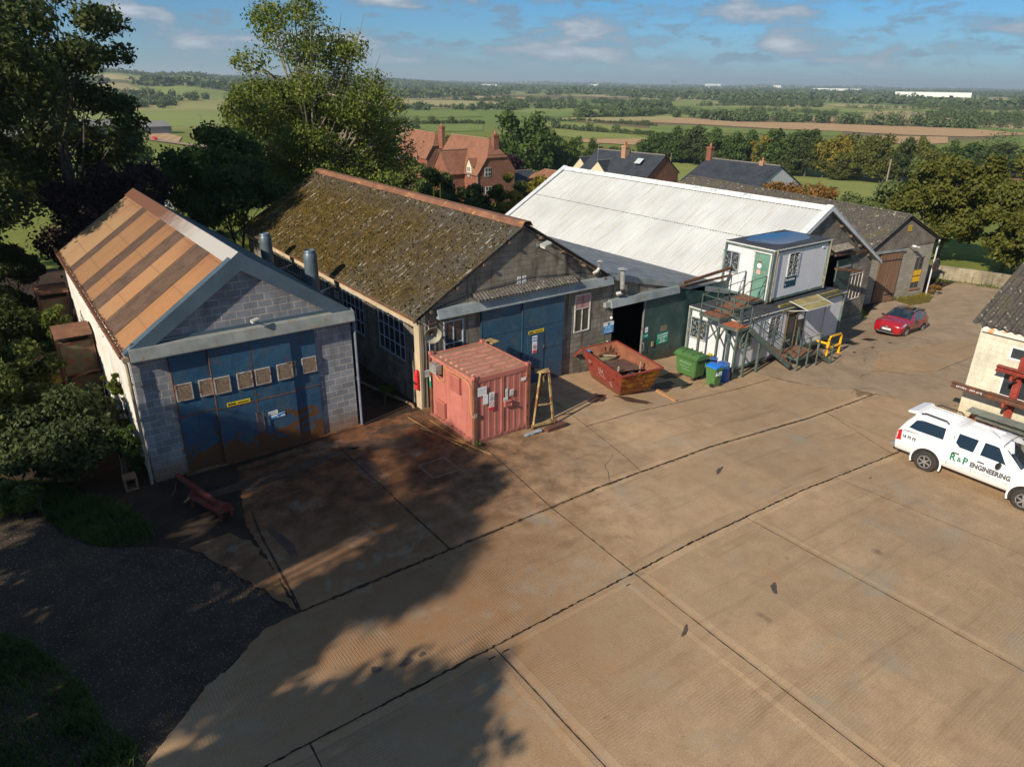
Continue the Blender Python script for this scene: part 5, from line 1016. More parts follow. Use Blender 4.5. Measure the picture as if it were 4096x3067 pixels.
# ================================================================ cabins
M_cab = paint('grey_white_cabin_panel', (.60, .62, .66), .05, .8, .55, 0, 0, (.30, .28, .24), .10, .04)
M_cabpost = paint('grey_green_post', (.10, .15, .145), .25, 3, .55, .1, .15, (.3, .22, .08))
M_trim = paint('cabin_white_trim', (.55, .57, .57), .15, 4, .5, 0, .05)
M_croof = paint('black_felt_roof', (.035, .04, .05), .35, 1.1, .8, 0, 0, (.1, .1, .1), .2)
M_grille = paint('silver_grille', (.50, .55, .57), .15, 9, .35, .5)
def grille(parent, M, w, h, label=None):
    """wrought iron window guard: frame, spokes and scrolls"""
    m = MB(); z = .06; bar = lambda a, b, r=.008: m.tube([(a[0], a[1], z), (b[0], b[1], z)], r, 5)
    for i in (0, .04): bar((i, i), (w-i, i)); bar((w-i, i), (w-i, h-i)); bar((w-i, h-i), (i, h-i)); bar((i, h-i), (i, i))
    cx, cy = w/2, h/2
    for k in range(8):
        a = k*math.pi/4+.0; ex = min(abs(cx/(math.cos(a) or 1e-9)), abs(cy/(math.sin(a) or 1e-9))); bar((cx+.1*math.cos(a), cy+.1*math.sin(a)), (cx+ex*math.cos(a), cy+ex*math.sin(a)))
    m.tube([(cx+.10*math.cos(k*math.pi/8), cy+.10*math.sin(k*math.pi/8), z) for k in range(17)], .010, 5)
    for k in range(8):
        for s in (1, -1):
            a = k*math.pi/4+s*.22; px, py = cx+w*.30*math.cos(a), cy+h*.30*math.sin(a); P = []
            for i in range(12):
                t_ = i/11; rr_ = .085*(1-t_*.8); b_ = a+s*(t_*5.2)+math.pi; P.append((px+rr_*math.cos(b_)+.04*math.cos(a), py+rr_*math.sin(b_)+.04*math.sin(a), z))
            m.tube(P, .0075, 4)
    for (x, y) in ((.04, .04), (w-.04, .04), (.04, h-.04), (w-.04, h-.04)):
        sx = 1 if x < cx else -1; sy = 1 if y < cy else -1
        m.tube([(x+sx*.09*(1+math.cos(t_)), y+sy*.09*(1+math.sin(t_)), z) for t_ in [k*.6 for k in range(9)]], .0075, 4)
    m.xform(M); return m.build('window_grille', M_grille, parent)
def cab_window(r, M, w, h, g=.12):
    m = MB(); m.box(-.04, -.04, 0, 0, h+.04, .03); m.box(w, -.04, 0, w+.04, h+.04, .03); m.box(0, -.04, 0, w, 0, .03); m.box(0, h, 0, w, h+.04, .03); m.box(w/2-.015, 0, 0, w/2+.015, h, .025); m.xform(M); f = m.build('window', M_trim, r)
    p = MB(); p.box(0, 0, .001, w, h, .012); p.xform(M); p.build('pane', M_glass, f)
    grille(f, M@Matrix.Translation((-g/2, -g/2, 0)), w+g, h+g)
def cabin(name, label, x0, x1, y0, y1, z0, z1, seams, pool):
    r = thing(name, label, 'cabin', ((x0+x1)/2, (y0+y1)/2, z0), 0, 'stacked site cabins')
    m = MB(); m.box(x0+.06, y0+.06, z0+.1, x1-.06, y1-.06, z1-.1); m.build('body', M_cab, r)
    s = MB()
    for q in seams: s.box(q-.006, y0+.052, z0+.12, q+.006, y0+.06, z1-.22)
    for q in (y0+(y1-y0)/3, y0+2*(y1-y0)/3): s.box(x0+.052, q-.006, z0+.12, x0+.06, q+.006, z1-.22)
    s.each('panel_joint', paint('joint_grey', (.35, .37, .4), .1, 3, .6), r)
    p = MB()
    for (x, y) in ((x0, y0), (x1, y0), (x0, y1), (x1, y1)): p.box(x-.045, y-.045, z0-.02, x+.075 if x == x0 else x+.045, y+.075 if y == y0 else y+.045, z1+.0)
    p.each('corner_post', M_cabpost, r)
    f = MB(); f.box(x0+.08, y0-.01, z1-.2, x1-.05, y0+.055, z1-.09); f.box(x0-.01, y0+.08, z1-.2, x0+.055, y1-.05, z1-.09); f.box(x0+.08, y0+.0, z0-.02, x1-.05, y0+.058, z0+.1); f.box(x0+.0, y0+.08, z0-.02, x0+.058, y1-.05, z0+.1); f.each('frame_rail', M_cabpost, r)
    t = MB(); t.box(x0-.07, y0-.07, z1-.088, x1+.07, y0+.0, z1-.02); t.box(x0-.07, y0, z1-.088, x0, y1+.07, z1-.02); t.box(x1, y0, z1-.088, x1+.07, y1+.07, z1-.02); t.box(x0, y1, z1-.088, x1, y1+.07, z1-.02); t.build('roof_trim', M_trim, r)
    R = MB(); e = .06
    R.raw([(x0-e, y0-e, z1-.018), (x1+e, y0-e, z1-.018), (x1+e, y1+e, z1-.018), (x0-e, y1+e, z1-.018), (x0+.15, y0+.15, z1+.035), (x1-.15, y0+.15, z1+.035), (x1-.15, y1-.15, z1+.035), (x0+.15, y1-.15, z1+.035)], [(0, 1, 5, 4), (1, 2, 6, 5), (2, 3, 7, 6), (3, 0, 4, 7), (4, 5, 6, 7)])
    R.build('roof', M_croof, r)
    if pool:
        w = MB(); rs = random.Random(3); cx, cy = (x0+x1)/2+.1, (y0+y1)/2+.1; P = []
        for k in range(40):
            a = 6.283*k/40; rx = (x1-x0)*.41; ry = (y1-y0)*.38; q = 1+.06*math.sin(3*a+1)+.05*math.sin(5*a); c_, s_ = math.cos(a), math.sin(a)
            c_ = math.copysign(abs(c_)**.75, c_); s_ = math.copysign(abs(s_)**.75, s_); P.append((cx+rx*q*c_, cy+ry*q*s_, z1+.040))
        w.face(P); t_ = NT('rain_water'); t_.color((.012, .035, .10)); t_.set(.04, 0, 1.0); w.build('rain_pool', t_.m, r)
    return r
low = cabin('site_cabin', 'long lower white site cabin standing behind the bins and under the steel stair', 27.72, 36.92, 19.15, 22.1, -.85, 1.7, (30.0, 32.2, 33.9, 35.3), False)
up = cabin('site_cabin', 'upper white site cabin with a green door stacked on the long one', 30.85, 35.85, 19.92, 22.78, 1.88, 4.55, (31.9, 33.4, 34.5), True)
def cabin_parts():
    for (M, w, h) in ((wallM(27.78, 22.0, .12, '-x'), .95, 1.0), (wallM(28.05, 19.21, .15, '-y'), .8, .9), (wallM(30.3, 19.21, .25, '-y'), .85, 1.1)): cab_window(low, M, w, h)
    for (M, w, h) in ((wallM(30.91, 22.88, 2.98, '-x'), .92, 1.0), (wallM(32.3, 19.98, 3.02, '-y'), .8, 1.12)): cab_window(up, M, w, h)
    # brown glazed double door of the lower cabin
    mw = paint('brown_door_frame', (.20, .13, .07), .2, 5, .7); md = paint('dark_green_door', (.022, .04, .036), .2, 4, .5)
    d = MB(); d.box(31.72, 19.16, -.8, 31.8, 19.21, 1.32); d.box(33.28, 19.16, -.8, 33.36, 19.21, 1.32); d.box(31.66, 19.1, 1.32, 33.42, 19.21, 1.42); d.box(32.5, 19.14, -.8, 32.58, 19.21, 1.32); d.box(31.8, 19.165, -.8, 32.5, 19.20, 1.32); d.box(32.58, 19.165, -.8, 33.28, 19.20, 1.32)
    D = d.build('door', md, low); f = MB(); f.box(31.70, 19.13, -.8, 31.79, 19.159, 1.32); f.box(32.49, 19.12, -.8, 32.58, 19.139, 1.32); f.box(31.62, 19.06, 1.33, 32.6, 19.099, 1.43); f.build('door_frame', mw, D)
    g = MB(); g.box(31.9, 19.158, .2, 32.4, 19.164, 1.1); g.box(32.7, 19.158, .1, 33.15, 19.164, .75); g.build('pane', M_glass, D); h = MB(); h.box(31.9, 19.14, -.25, 32.25, 19.163, -.15); h.tube([(32.46, 19.1, -.0), (32.62, 19.1, 0)], .015, 6); h.build('handle', M_galv, D)
    # upper cabin door on the side wall
    mg = paint('faded_green_door', (.12, .25, .20), .2, 1.2, .55, 0, .12, (.2, .2, .14), .3)
    d = MB(); d.box(30.86, 20.1, 1.98, 30.905, 20.98, 4.2); D = d.build('door', mg, up, bevel=.005); f = MB(); f.box(30.84, 20.98, 1.95, 30.90, 21.06, 4.26); f.box(30.84, 20.02, 1.95, 30.90, 20.1, 4.26); f.box(30.80, 20.0, 4.262, 30.90, 21.1, 4.33); f.build('door_frame', M_trim, D)
    h = MB(); h.tube([(30.83, 20.9, 3.0), (30.83, 20.75, 3.0)], .018, 6); h.build('handle', M_galv, D)
    M = wallM(30.855, 20.66, 3.60, '-x'); disc(M, 0, 0, .13).build('round_label', K_white, D); card(M, -.12, -.42, .1, -.2).build('sticker', K('sticker_pink', (.6, .35, .28)), D); card(M, -.1, .16, .1, .23).build('vent_plate', M_rustpipe, D)
    b = MB(); b.box(35.2, 19.93, 4.12, 35.4, 19.975, 4.2); b.build('wall_box', K_white, up)
    # downpipes, packers, canopy
    p = MB(); p.tube([(31.02, 19.84, 4.5), (31.02, 19.84, 1.9)], .035, 8); p.tube([(35.78, 19.84, 4.5), (35.78, 19.84, 1.9)], .03, 8); p.each('drainpipe', paint('ochre_grey_pipe', (.26, .23, .13), .4, 4, .6, 0, .2), up)
    p = MB(); p.tube([(27.66, 22.14, 1.62), (27.66, 22.14, -1.0)], .035, 8); p.tube([(35.0, 19.05, 1.7), (35.0, 19.05, -1.3)], .035, 8); p.each('drainpipe', M_galv_pipe, low)
    p = MB()
    for x in (31.1, 35.5):
        for y in (20.15, 22.5): p.box(x-.15, y-.15, 1.737, x+.15, y+.15, 1.86)
    p.each('packer', M_rustpipe, up)
    p = MB()
    for x in (28.0, 30.5, 33.6, 36.6):
        for y in (19.5, 21.8): p.box(x-.2, y-.2, hz(x, y)-.05, x+.2, y+.2, -.872)
    p.each('foot_pad', M_conc_smooth, low)
    p = MB(); p.bar((31.0, 19.3, 1.78), (36.4, 19.3, 1.78), .12, .12); p.bar((31.0, 19.02, 1.62), (36.4, 19.02, 1.70), .05, .05); p.build('gutter', paint('mossy_gutter', (.20, .17, .05), .4, 5, .8), low)
    c = thing('door_canopy', 'dirty yellow translucent canopy over the lower cabin door', 'canopy', (32.6, 19.1, 1.8)); m = MB(); m.raw([(31.55, 19.1, 2.02), (33.98, 19.1, 1.98), (33.68, 17.95, 1.80), (31.42, 17.95, 1.84)], [(0, 1, 2, 3)]); m.raw([(31.55, 19.1, 2.00), (33.98, 19.1, 1.96), (33.68, 17.95, 1.78), (31.42, 17.95, 1.82)], [(3, 2, 1, 0)]); m.build('sheet', paint('yellow_brown_plastic', (.30, .25, .10), .3, 1.5, .5, 0, 0, (.1, .1, .05), .3), c)
    f = MB()
    for a, b_ in (((31.42, 17.95, 1.84), (33.68, 17.95, 1.8)), ((31.42, 17.95, 1.84), (31.55, 19.1, 2.02)), ((33.68, 17.95, 1.8), (33.98, 19.1, 1.98)), ((31.5, 18.5, 1.93), (33.8, 18.5, 1.89)), ((31.45, 18.0, 1.83), (31.5, 19.15, 1.5)), ((33.7, 18.0, 1.8), (33.9, 19.15, 1.5))): f.bar(a, b_, .03)
    f.build('frame', M_trim, c)
cabin_parts()
M = wallM(32.2, 19.965, 2.40, '-y'); sign('cabin_sign', 'dark blue sign reading Portakabin below the upper cabin window grille', M, 1.0, .55, K_navy, [('lettering', txt('Portakabin', .21, M, .03, .34, .002, .92), K_white), ('mark', card(M, .06, .12, .12, .2, .008), K_white)])
M = wallM(32.66, 19.155, .82, '-y'); sign('office_notice', 'white notices above the glass of the lower cabin door', M, .58, .36, K_white, [('lettering', txt('METAL', .08, M, .14, .24, 0, 1), K_black), ('logo', disc(M, .07, .26, .04), K_black), ('print', card(M, .05, .1, .5, .12, .008), K_grey)])
# ================================================================ steel stair
def stairs():
    ms = paint('grey_green_stair_steel', (.085, .125, .11), .25, 4, .5, .2, .12, (.2, .14, .07)); mt = paint('rusty_open_grating', (.12, .065, .045), .5, 5, .85, .1, .3); mr = paint('red_rust_treads', (.24, .075, .04), .3, 4, .85, 0, .2)
    r = thing('steel_staircase', 'grey-green steel staircase with rusty treads climbing to the upper cabin door', 'staircase', (29.5, 19, -1.1))
    def grate(x0, y0, x1, y1, z, m_, nm):
        g = MB(); n = int((x1-x0)/.055)
        for i in range(n+1): x = x0+(x1-x0)*i/n; g.box(x-.006, y0, z-.03, x+.006, y1, z)
        for k in range(4): y = y0+(y1-y0)*k/3; g.box(x0, y-.008, z-.032, x1, y+.008, z-.004)
        g.build(nm, m_, r); f = MB(); f.box(x0-.03, y0-.03, z-.12, x1+.03, y0, z+.01); f.box(x0-.03, y1, z-.12, x1+.03, y1+.03, z+.01); f.box(x0-.03, y0, z-.12, x0, y1, z+.01); f.box(x1, y0, z-.12, x1+.03, y1, z+.01); f.build('landing_frame', ms, r)
    grate(29.7, 20.15, 30.75, 21.3, 1.98, mt, 'landing'); grate(28.2, 19.95, 29.62, 21.05, 1.90, mt, 'landing'); grate(26.75, 19.6, 28.12, 20.75, 1.82, mt, 'landing'); grate(26.75, 18.5, 27.66, 19.52, 1.6, mr, 'landing')
    # main flight falling toward +x
    a = Vector((28.9, 18.45, 1.15)); b = Vector((30.45, 17.9, -.7)); 
    a0, b0 = Vector((27.7, 19.05, 1.5)), Vector((30.95, 18.6, -.6)); a1, b1 = Vector((27.5, 18.4, 1.5)), Vector((30.45, 17.85, -.85))
    s = MB(); s.bar(a0, b0, .05, .24); s.bar(a1, b1, .05, .24); s.each('stringer', ms, r)
    for k in range(11):
        t_ = (k+.5)/11; p = a0.lerp(b0, t_); q = a1.lerp(b1, t_); tr = MB(); d = (q-p).normalized(); n = Vector((-d.y, d.x, 0)).normalized()
        for j in range(4): o = n*(-.1+j*.065); tr.bar(p+o, q+o, .04, .035)
        tr.build('tread', mr, r)
    # posts
    P = MB()
    for (x, y, zt) in ((26.8, 20.7, 1.82), (26.8, 19.6, 1.82), (26.8, 18.55, 1.6), (27.6, 18.55, 1.6), (28.98, 18.72, .65), (27.6, 19.55, 1.6)): P.box(x-.05, y-.05, hz(x, y), x+.05, y+.05, zt-.12); P.box(x-.1, y-.1, hz(x, y), x+.1, y+.1, hz(x, y)+.02)
    P.each('post', ms, r)
    B = MB()
    for a_, b_ in (((26.8, 20.7, .8), (26.8, 20.0, 1.68)), ((26.8, 19.6, .7), (26.8, 20.3, 1.68)), ((26.8, 19.6, .7), (27.55, 19.6, 1.68)), ((26.8, 18.55, .5), (26.8, 19.3, 1.48)), ((26.8, 18.55, .5), (27.5, 18.55, 1.48))): B.bar(a_, b_, .06)
    B.each('brace', ms, r)
    # handrails
    H = MB(); R = .02
    def rail(pts, off=(0, 0, 0)): H.tube([Vector(p)+Vector(off) for p in pts], R, 6)
    near = [(27.72, 19.58, 2.75), (28.1, 19.9, 2.78), (28.9, 20.05, 2.85), (29.3, 20.1, 3.1), (29.9, 20.1, 3.15), (30.8, 20.1, 3.2)]
    back = [(26.8, 20.75, 2.75), (28.1, 20.85, 2.78), (28.9, 21.1, 2.85), (29.3, 21.3, 3.1), (29.9, 21.35, 3.15), (30.8, 21.35, 3.2)]
    for L in (near[1:], back): rail(L); rail(L, (0, 0, -.5))
    rail([(26.8, 20.75, 2.75), (26.78, 19.6, 2.75), (26.76, 18.5, 2.6), (27.6, 18.5, 2.6)]); rail([(26.8, 20.75, 2.3), (26.78, 19.6, 2.3), (26.76, 18.5, 2.1), (27.6, 18.5, 2.1)])
    for x, y, z0, z1 in ((26.8, 20.75, 1.7, 2.75), (28.1, 20.85, 1.8, 2.78), (29.6, 21.3, 1.9, 3.12), (30.78, 21.35, 1.9, 3.2), (26.78, 19.6, 1.6, 2.75), (27.7, 19.56, 1.6, 2.75), (29.6, 20.1, 1.9, 3.12), (30.78, 20.1, 1.9, 3.2), (26.76, 18.5, 1.4, 2.6), (27.62, 18.5, 1.4, 2.6), (28.2, 19.93, 1.8, 2.8)): H.bar((x, y, z0), (x, y, z1), .04)
    for p, q in ((a0, b0), (a1, b1)):
        rail([p+Vector((0, 0, 1.0)), q+Vector((0, 0, 1.0))]); rail([p+Vector((0, 0, .55)), q+Vector((0, 0, .55))])
        for k in range(5): t_ = k/4; o = p.lerp(q, t_); H.bar(o, o+Vector((0, 0, 1.0)), .035)
    H.build('handrails', ms, r)
    # low landing in front of the lower door, with two steps down
    l = thing('door_platform', 'low steel platform with railings in front of the lower cabin door', 'platform', (32, 18.2, -1.3))
    r2 = r; r = l
    grate(30.95, 17.8, 32.7, 19.0, -.52, mt, 'deck')
    st = MB(); st.bar((32.75, 17.75, -.56), (33.75, 17.55, -1.28), .05, .22); st.bar((32.9, 18.9, -.56), (33.95, 18.8, -1.3), .05, .22); st.each('stringer', ms, l)
    tr = MB()
    for k in range(3): t_ = (k+.6)/3.2; tr.box(32.72+1.0*t_-.12, 17.65, -.56-.72*t_, 32.72+1.0*t_+.12, 18.9, -.53-.72*t_)
    tr.each('tread', mt, l)
    pp = MB()
    for (x, y) in ((30.95, 17.75), (32.7, 17.75), (32.7, 19.0), (31.8, 17.75)): pp.box(x-.035, y-.035, hz(x, y), x+.035, y+.035, .45)
    pp.box(33.72, 17.52, hz(33.7, 17.5), 33.78, 17.58, -.25); pp.each('post', ms, l)
    H = MB()
    for dz in (0, -.45): H.tube([(30.95, 17.75, .45+dz), (32.7, 17.75, .45+dz), (33.75, 17.55, -.3+dz)], .02, 6); H.tube([(32.7, 19.0, .45+dz), (33.9, 18.85, -.35+dz)], .02, 6)
    H.tube([(32.7, 19.0, .45), (32.9, 18.9, -.4)], .02, 6); H.build('handrails', ms, l)
stairs()
def barrier():
    r = thing('safety_barrier', 'bright yellow tubular safety barrier beside the cabin corner', 'barrier', (35.3, 18.3, -1.45)); my = paint('safety_yellow', (.78, .42, .01), .08, 4, .4)
    for pts, nm in (([(34.72, 18.35, hz(34.7, 18.3)), (34.72, 18.35, -.42), (34.85, 18.37, -.3), (36.0, 18.45, -.38), (36.12, 18.46, -.5), (36.12, 18.46, hz(36.1, 18.4))], 'top_hoop'), ([(34.72, 18.35, -.95), (36.12, 18.46, -1.0)], 'middle_rail'), ([(35.0, 19.5, hz(35, 19.5)), (35.0, 19.5, -.8), (35.0, 18.4, -.8)], 'back_leg')):
        m = MB(); m.tube(pts, .065, 12); m.build(nm, my, r, smooth=True)
    m = MB(); 
    for x, y in ((34.72, 18.35), (36.12, 18.46)): m.box(x-.13, y-.13, hz(x, y), x+.13, y+.13, hz(x, y)+.025)
    m.each('base_plate', my, r)
barrier()
# ================================================================ pink container
def container():
    t = NT('faded_pink_red_paint'); p = t.pos(); n = t.noise(p, 1.1, 6, .6); f = t.noise(p, 15, 5, .7); x, y, z = t.sepx(p)
    c = t.mix(t.rng(n, .3, .7), (.37, .125, .10), (.50, .195, .155)); st = t.noise(t.scaled(p, (9, 9, .8)), 1, 6); c = t.mix(t.rng(st, .5, .75, 0, .45), c, (.25, .065, .045))
    low_ = t.rng(t.math('ADD', z, t.math('MULTIPLY', st, .9)), .35, .75, .85, 0, True); c = t.mix(low_, c, (.10, .055, .035)); c = t.mix(t.rng(f, .62, .7, 0, .6), c, (.16, .06, .035)); t.color(c); t.bump(f, .005, .4); mp = t.set(.6, 0, .3)
    t = NT('dusty_rusted_container_top'); p = t.pos(); n = t.noise(p, 2.0, 7, .7, .2); f = t.noise(p, 12, 5, .7); c = t.mix(t.rng(f, .3, .7), (.21, .12, .08), (.31, .19, .125)); c = t.mix(t.rng(n, .58, .62, 0, .85), c, (.20, .055, .03)); c = t.mix(t.rng(t.noise(p, 1.4, 5), .5, .65, 0, .5), c, (.30, .17, .06)); t.color(c); t.bump(f, .004, .5); mtp = t.set(.85, 0, .2)
    mrs = paint('rusty_corner_steel', (.17, .075, .05), .4, 4, .75, .1, .35)
    x0, x1, y0, y1, H = 12.24, 14.72, 18.62, 21.7, 2.56
    r = thing('storage_container', 'faded pink-red steel storage container with ribbed roof and double doors', 'container', ((x0+x1)/2, (y0+y1)/2, 0), 0)
    # corrugated side walls
    def side(x, s, nm):
        m = MB(); P = []; y = y0+.15; d = .035
        while y < y1-.3: P += [(y, 0), (y+.11, 0), (y+.15, d), (y+.24, d)]; y += .28
        P.append((y1-.12, 0)); vs = []; fs = []
        for (yy, o) in P: vs += [(x-s*(.03-o), yy, .13), (x-s*(.03-o), yy, H-.1)]
        for i in range(len(P)-1): fs.append((2*i, 2*i+1, 2*i+3, 2*i+2))
        m.raw(vs, fs); m.build(nm, mp, r)
    side(x0+.06, -1, 'side_wall'); side(x1-.06, 1, 'side_wall')
    m = MB(); m.box(x0+.1, y1-.06, .13, x1-.1, y1-.02, H-.1); m.build('end_wall', mp, r)
    # frame
    f = MB(); 
    for x in (x0, x1-.13): 
        for y in (y0, y1-.13): f.box(x, y, .0, x+.13, y+.13, H)
    f.each('corner_post', mrs, r)
    f = MB(); f.box(x0+.13, y0+.02, H-.13, x1-.13, y0+.1, H-.0); f.box(x0+.0, y0+.13, H-.1, x0+.07, y1-.13, H-.01); f.box(x1-.07, y0+.13, H-.1, x1, y1-.13, H-.01); f.box(x0+.13, y1-.1, H-.1, x1-.13, y1, H); f.box(x0+.13, y0+.02, .0, x1-.13, y0+.1, .12); f.box(x0, y0+.13, 0, x0+.07, y1-.13, .13); f.box(x1-.07, y0+.13, 0, x1, y1-.13, .13); f.each('frame_rail', mp, r)
    c = MB()
    for x in (x0-.01, x1-.16):
        for y in (y0-.01, y1-.16):
            for z in (-.0, H-.02): c.box(x, y, z, x+.17, y+.17, z+.12)
    c.each('corner_casting', mp, r, bevel=.01); c = MB()
    for x in (x0+.075, x1-.075):
        c.box(x-.035, y0-.014, H+.02, x+.035, y0-.008, H+.07)
        for y in (y0+.075, y1-.075): c.box(x-.03, y-.05, H+.100, x+.03, y+.05, H+.103)
    c.build('casting_holes', M_dark, r)
    t_ = MB(); t_.box(x0+.07, y0+.1, H-.06, x1-.07, y1-.1, H-.03); rb_ = MB()
    for k in range(7):
        y = y0+.38+k*.36; a, b = x0+.18, x1-.18; w = .085; hh = H+.03; z = H-.03
        rb_.raw([(a, y-w, z), (b, y-w, z), (b, y+w, z), (a, y+w, z), (a+.05, y-w*.5, hh), (b-.05, y-w*.5, hh), (b-.05, y+w*.5, hh), (a+.05, y+w*.5, hh)], [(0, 1, 5, 4), (1, 2, 6, 5), (2, 3, 7, 6), (3, 0, 4, 7), (4, 5, 6, 7)])
    t_.build('roof', mtp, r); t_ = rb_; t_.build('roof_ribs', paint('dusty_pink_ribs', (.44, .19, .145), .25, 3, .8, 0, .25, (.22, .09, .05)), r)
    # doors with pressed ribs
    for (a, b) in ((x0+.15, 13.46), (13.5, x1-.15)):
        m = MB(); P = [(a, 0)]; n = 4; w = (b-a)/n
        for k in range(n): q = a+k*w; P += [(q+.04, 0), (q+.055, .009), (q+w-.055, .009), (q+w-.04, 0)]
        P.append((b, 0)); vs = []; fs = []
        for (xx, o) in P: vs += [(xx, y0+.035+o, .16), (xx, y0+.035+o, H-.17)]
        for i in range(len(P)-1): fs.append((2*i, 2*i+1, 2*i+3, 2*i+2))
        m.raw(vs, fs); m.box(a, y0+.02, .13, b, y0+.06, .17); m.box(a, y0+.02, H-.18, b, y0+.06, H-.14); m.box(a-.01, y0+.015, .13, a+.03, y0+.05, H-.14); m.box(b-.03, y0+.015, .13, b+.01, y0+.05, H-.14); d = m.build('door', mp, r)
        if a > 13:
            h = MB(); h.box(13.54, y0-.06, 1.2, 13.84, y0+.02, 1.42); h.box(13.54, y0-.08, 1.38, 13.84, y0-.06, 1.42); h.tube([(13.8, y0-.09, 1.32), (13.8, y0-.09, 1.22)], .02, 6); h.build('lock_box', mp, d)
            h = MB(); 
            for z in (.4, .9, 1.5, 2.1): h.box(b-.02, y0-.01, z, b+.03, y0+.03, z+.14)
            h.build('hinges', mrs, d)
    # louvred vents on the side
    for (ya, yb, za, zb) in ((19.5, 20.1, 1.68, 2.32), (20.58, 21.2, .30, .92)):
        v = MB(); v.box(x0-.05, ya, za, x0+.04, yb, zb); o = v.build('side_vent', mp, r); s = MB()
        for k in range(8): z = za+.04+k*(zb-za-.06)/8; s.raw([(x0-.055, ya+.03, z), (x0-.055, yb-.03, z), (x0-.10, yb-.03, z+.05), (x0-.10, ya+.03, z+.05)], [(0, 1, 2, 3)])
        s.build('slats', mp, o)
    b = MB(); b.box(x0-.24, 20.75, 2.05, x0-.0, 21.25, 2.42); b.build('junction_box', paint('grey_steel_box', (.30, .30, .28), .3, 4, .5, .2, .15), r, bevel=.01)
    cb = MB(); cb.tube([(x0-.03, 21.3, 1.95), (x0-.03, 20.9, 1.75), (x0-.03, 20.6, 1.82), (x0-.03, 20.58, 2.42), (x0-.03, 19.1, 2.40), (x0-.03, 18.85, 2.25), (x0-.03, 18.8, 1.3), (x0-.03, 18.66, 1.12), (x0+.02, 18.58, 1.15)], .012, 6); cb.build('yellow_cable', K('cable_yellow', (.55, .38, .1)), r)
    b = MB(); b.box(x0+.0, y0-.05, 1.12, x0+.1, y0-.01, 1.26); b.build('switch_box', M_galv, r)
    def note(lab, x, z, w, h, base, items): M = wallM(x, y0-.004, z, '-y'); sign('door_notice', lab, M, w, h, base, [(n_, f_(M), m_) for n_, f_, m_ in items])
    pr = lambda M: card(M, .03, .05, .2, .06, .008)
    note('largest white paper notice at upper left of the pink container doors', 12.4, 1.88, .37, .34, K_white, [('print', lambda M: card(M, .04, .24, .33, .25, .008), K_grey), ('print', lambda M: card(M, .04, .18, .3, .19, .008), K_grey), ('print', lambda M: card(M, .04, .1, .3, .11, .008), K_grey)])
    note('blank white paper with a small tick on the left container door', 12.62, 1.52, .21, .36, K_white, [('tick', lambda M: card(M, .08, .27, .10, .32, .008), K_grey)])
    note('tall white and red warning notice with triangle and ban symbol on the container door', 12.88, 1.22, .22, .70, K_white, [('symbol', lambda M: tri(M, .11, .56, .08, .25), K_black), ('lettering', lambda M: txt('Caution', .055, M, .11, .45, .001, 1, 'CENTER'), K_black), ('lettering', lambda M: txt('Trip hazard', .05, M, .11, .39, .001, .85, 'CENTER'), K_black), ('prohibition', lambda M: disc(M, .11, .24, .095, .009, 24, .075), K_red), ('symbol', lambda M: card(M@Matrix.Translation((.11, .24, 0))@Matrix.Rotation(-.78, 4, 'Z'), -.08, -.008, .08, .008, .0095), K_red), ('print', lambda M: card(M, .0, .0, .22, .12, .008), K_red)])
    note('narrow pale green notice on the right container door', 13.58, 1.58, .11, .33, K('notice_pale_green', (.5, .58, .48)), [('print', lambda M: card(M, .02, .2, .09, .26, .008), K_white)])
    note('small white notice below the narrow green one on the container door', 13.51, 1.40, .18, .16, K_white, [('print', lambda M: card(M, .02, .03, .16, .09, .008), K('print_blue_grey', (.2, .4, .5)))])
    note('white danger notice with flame triangle on the right container door', 13.78, 1.56, .16, .25, K_white, [('symbol', lambda M: tri(M, .08, .15, .06, .25), K_black), ('print', lambda M: card(M, .02, .02, .14, .05, .008), K_black)])
    note('plain white label at the upper right of the container doors', 14.28, 2.03, .22, .12, K_white, [])
    M = wallM(x0-.035, 21.62, 1.25, '-x'); sign('side_notice', 'green and white first aid style notice on the side of the pink container', M, .10, .45, K_green, [('print', card(M, .02, .25, .08, .42, .008), K_white)])
    # bits on top
    b = MB(); b.obox(Matrix.Translation((15.15, 21.75, 2.45))@Matrix.Rotation(.2, 4, 'Z'), .42, .5, .05); b.bar((15.1, 21.8, 0), (15.1, 21.8, 2.43), .08); tag(b.build('timber_post', paint('yellow_timber', (.32, .23, .09), .3, 5, .8)), 'timber post with a flat cap behind the pink container', 'post')
container()
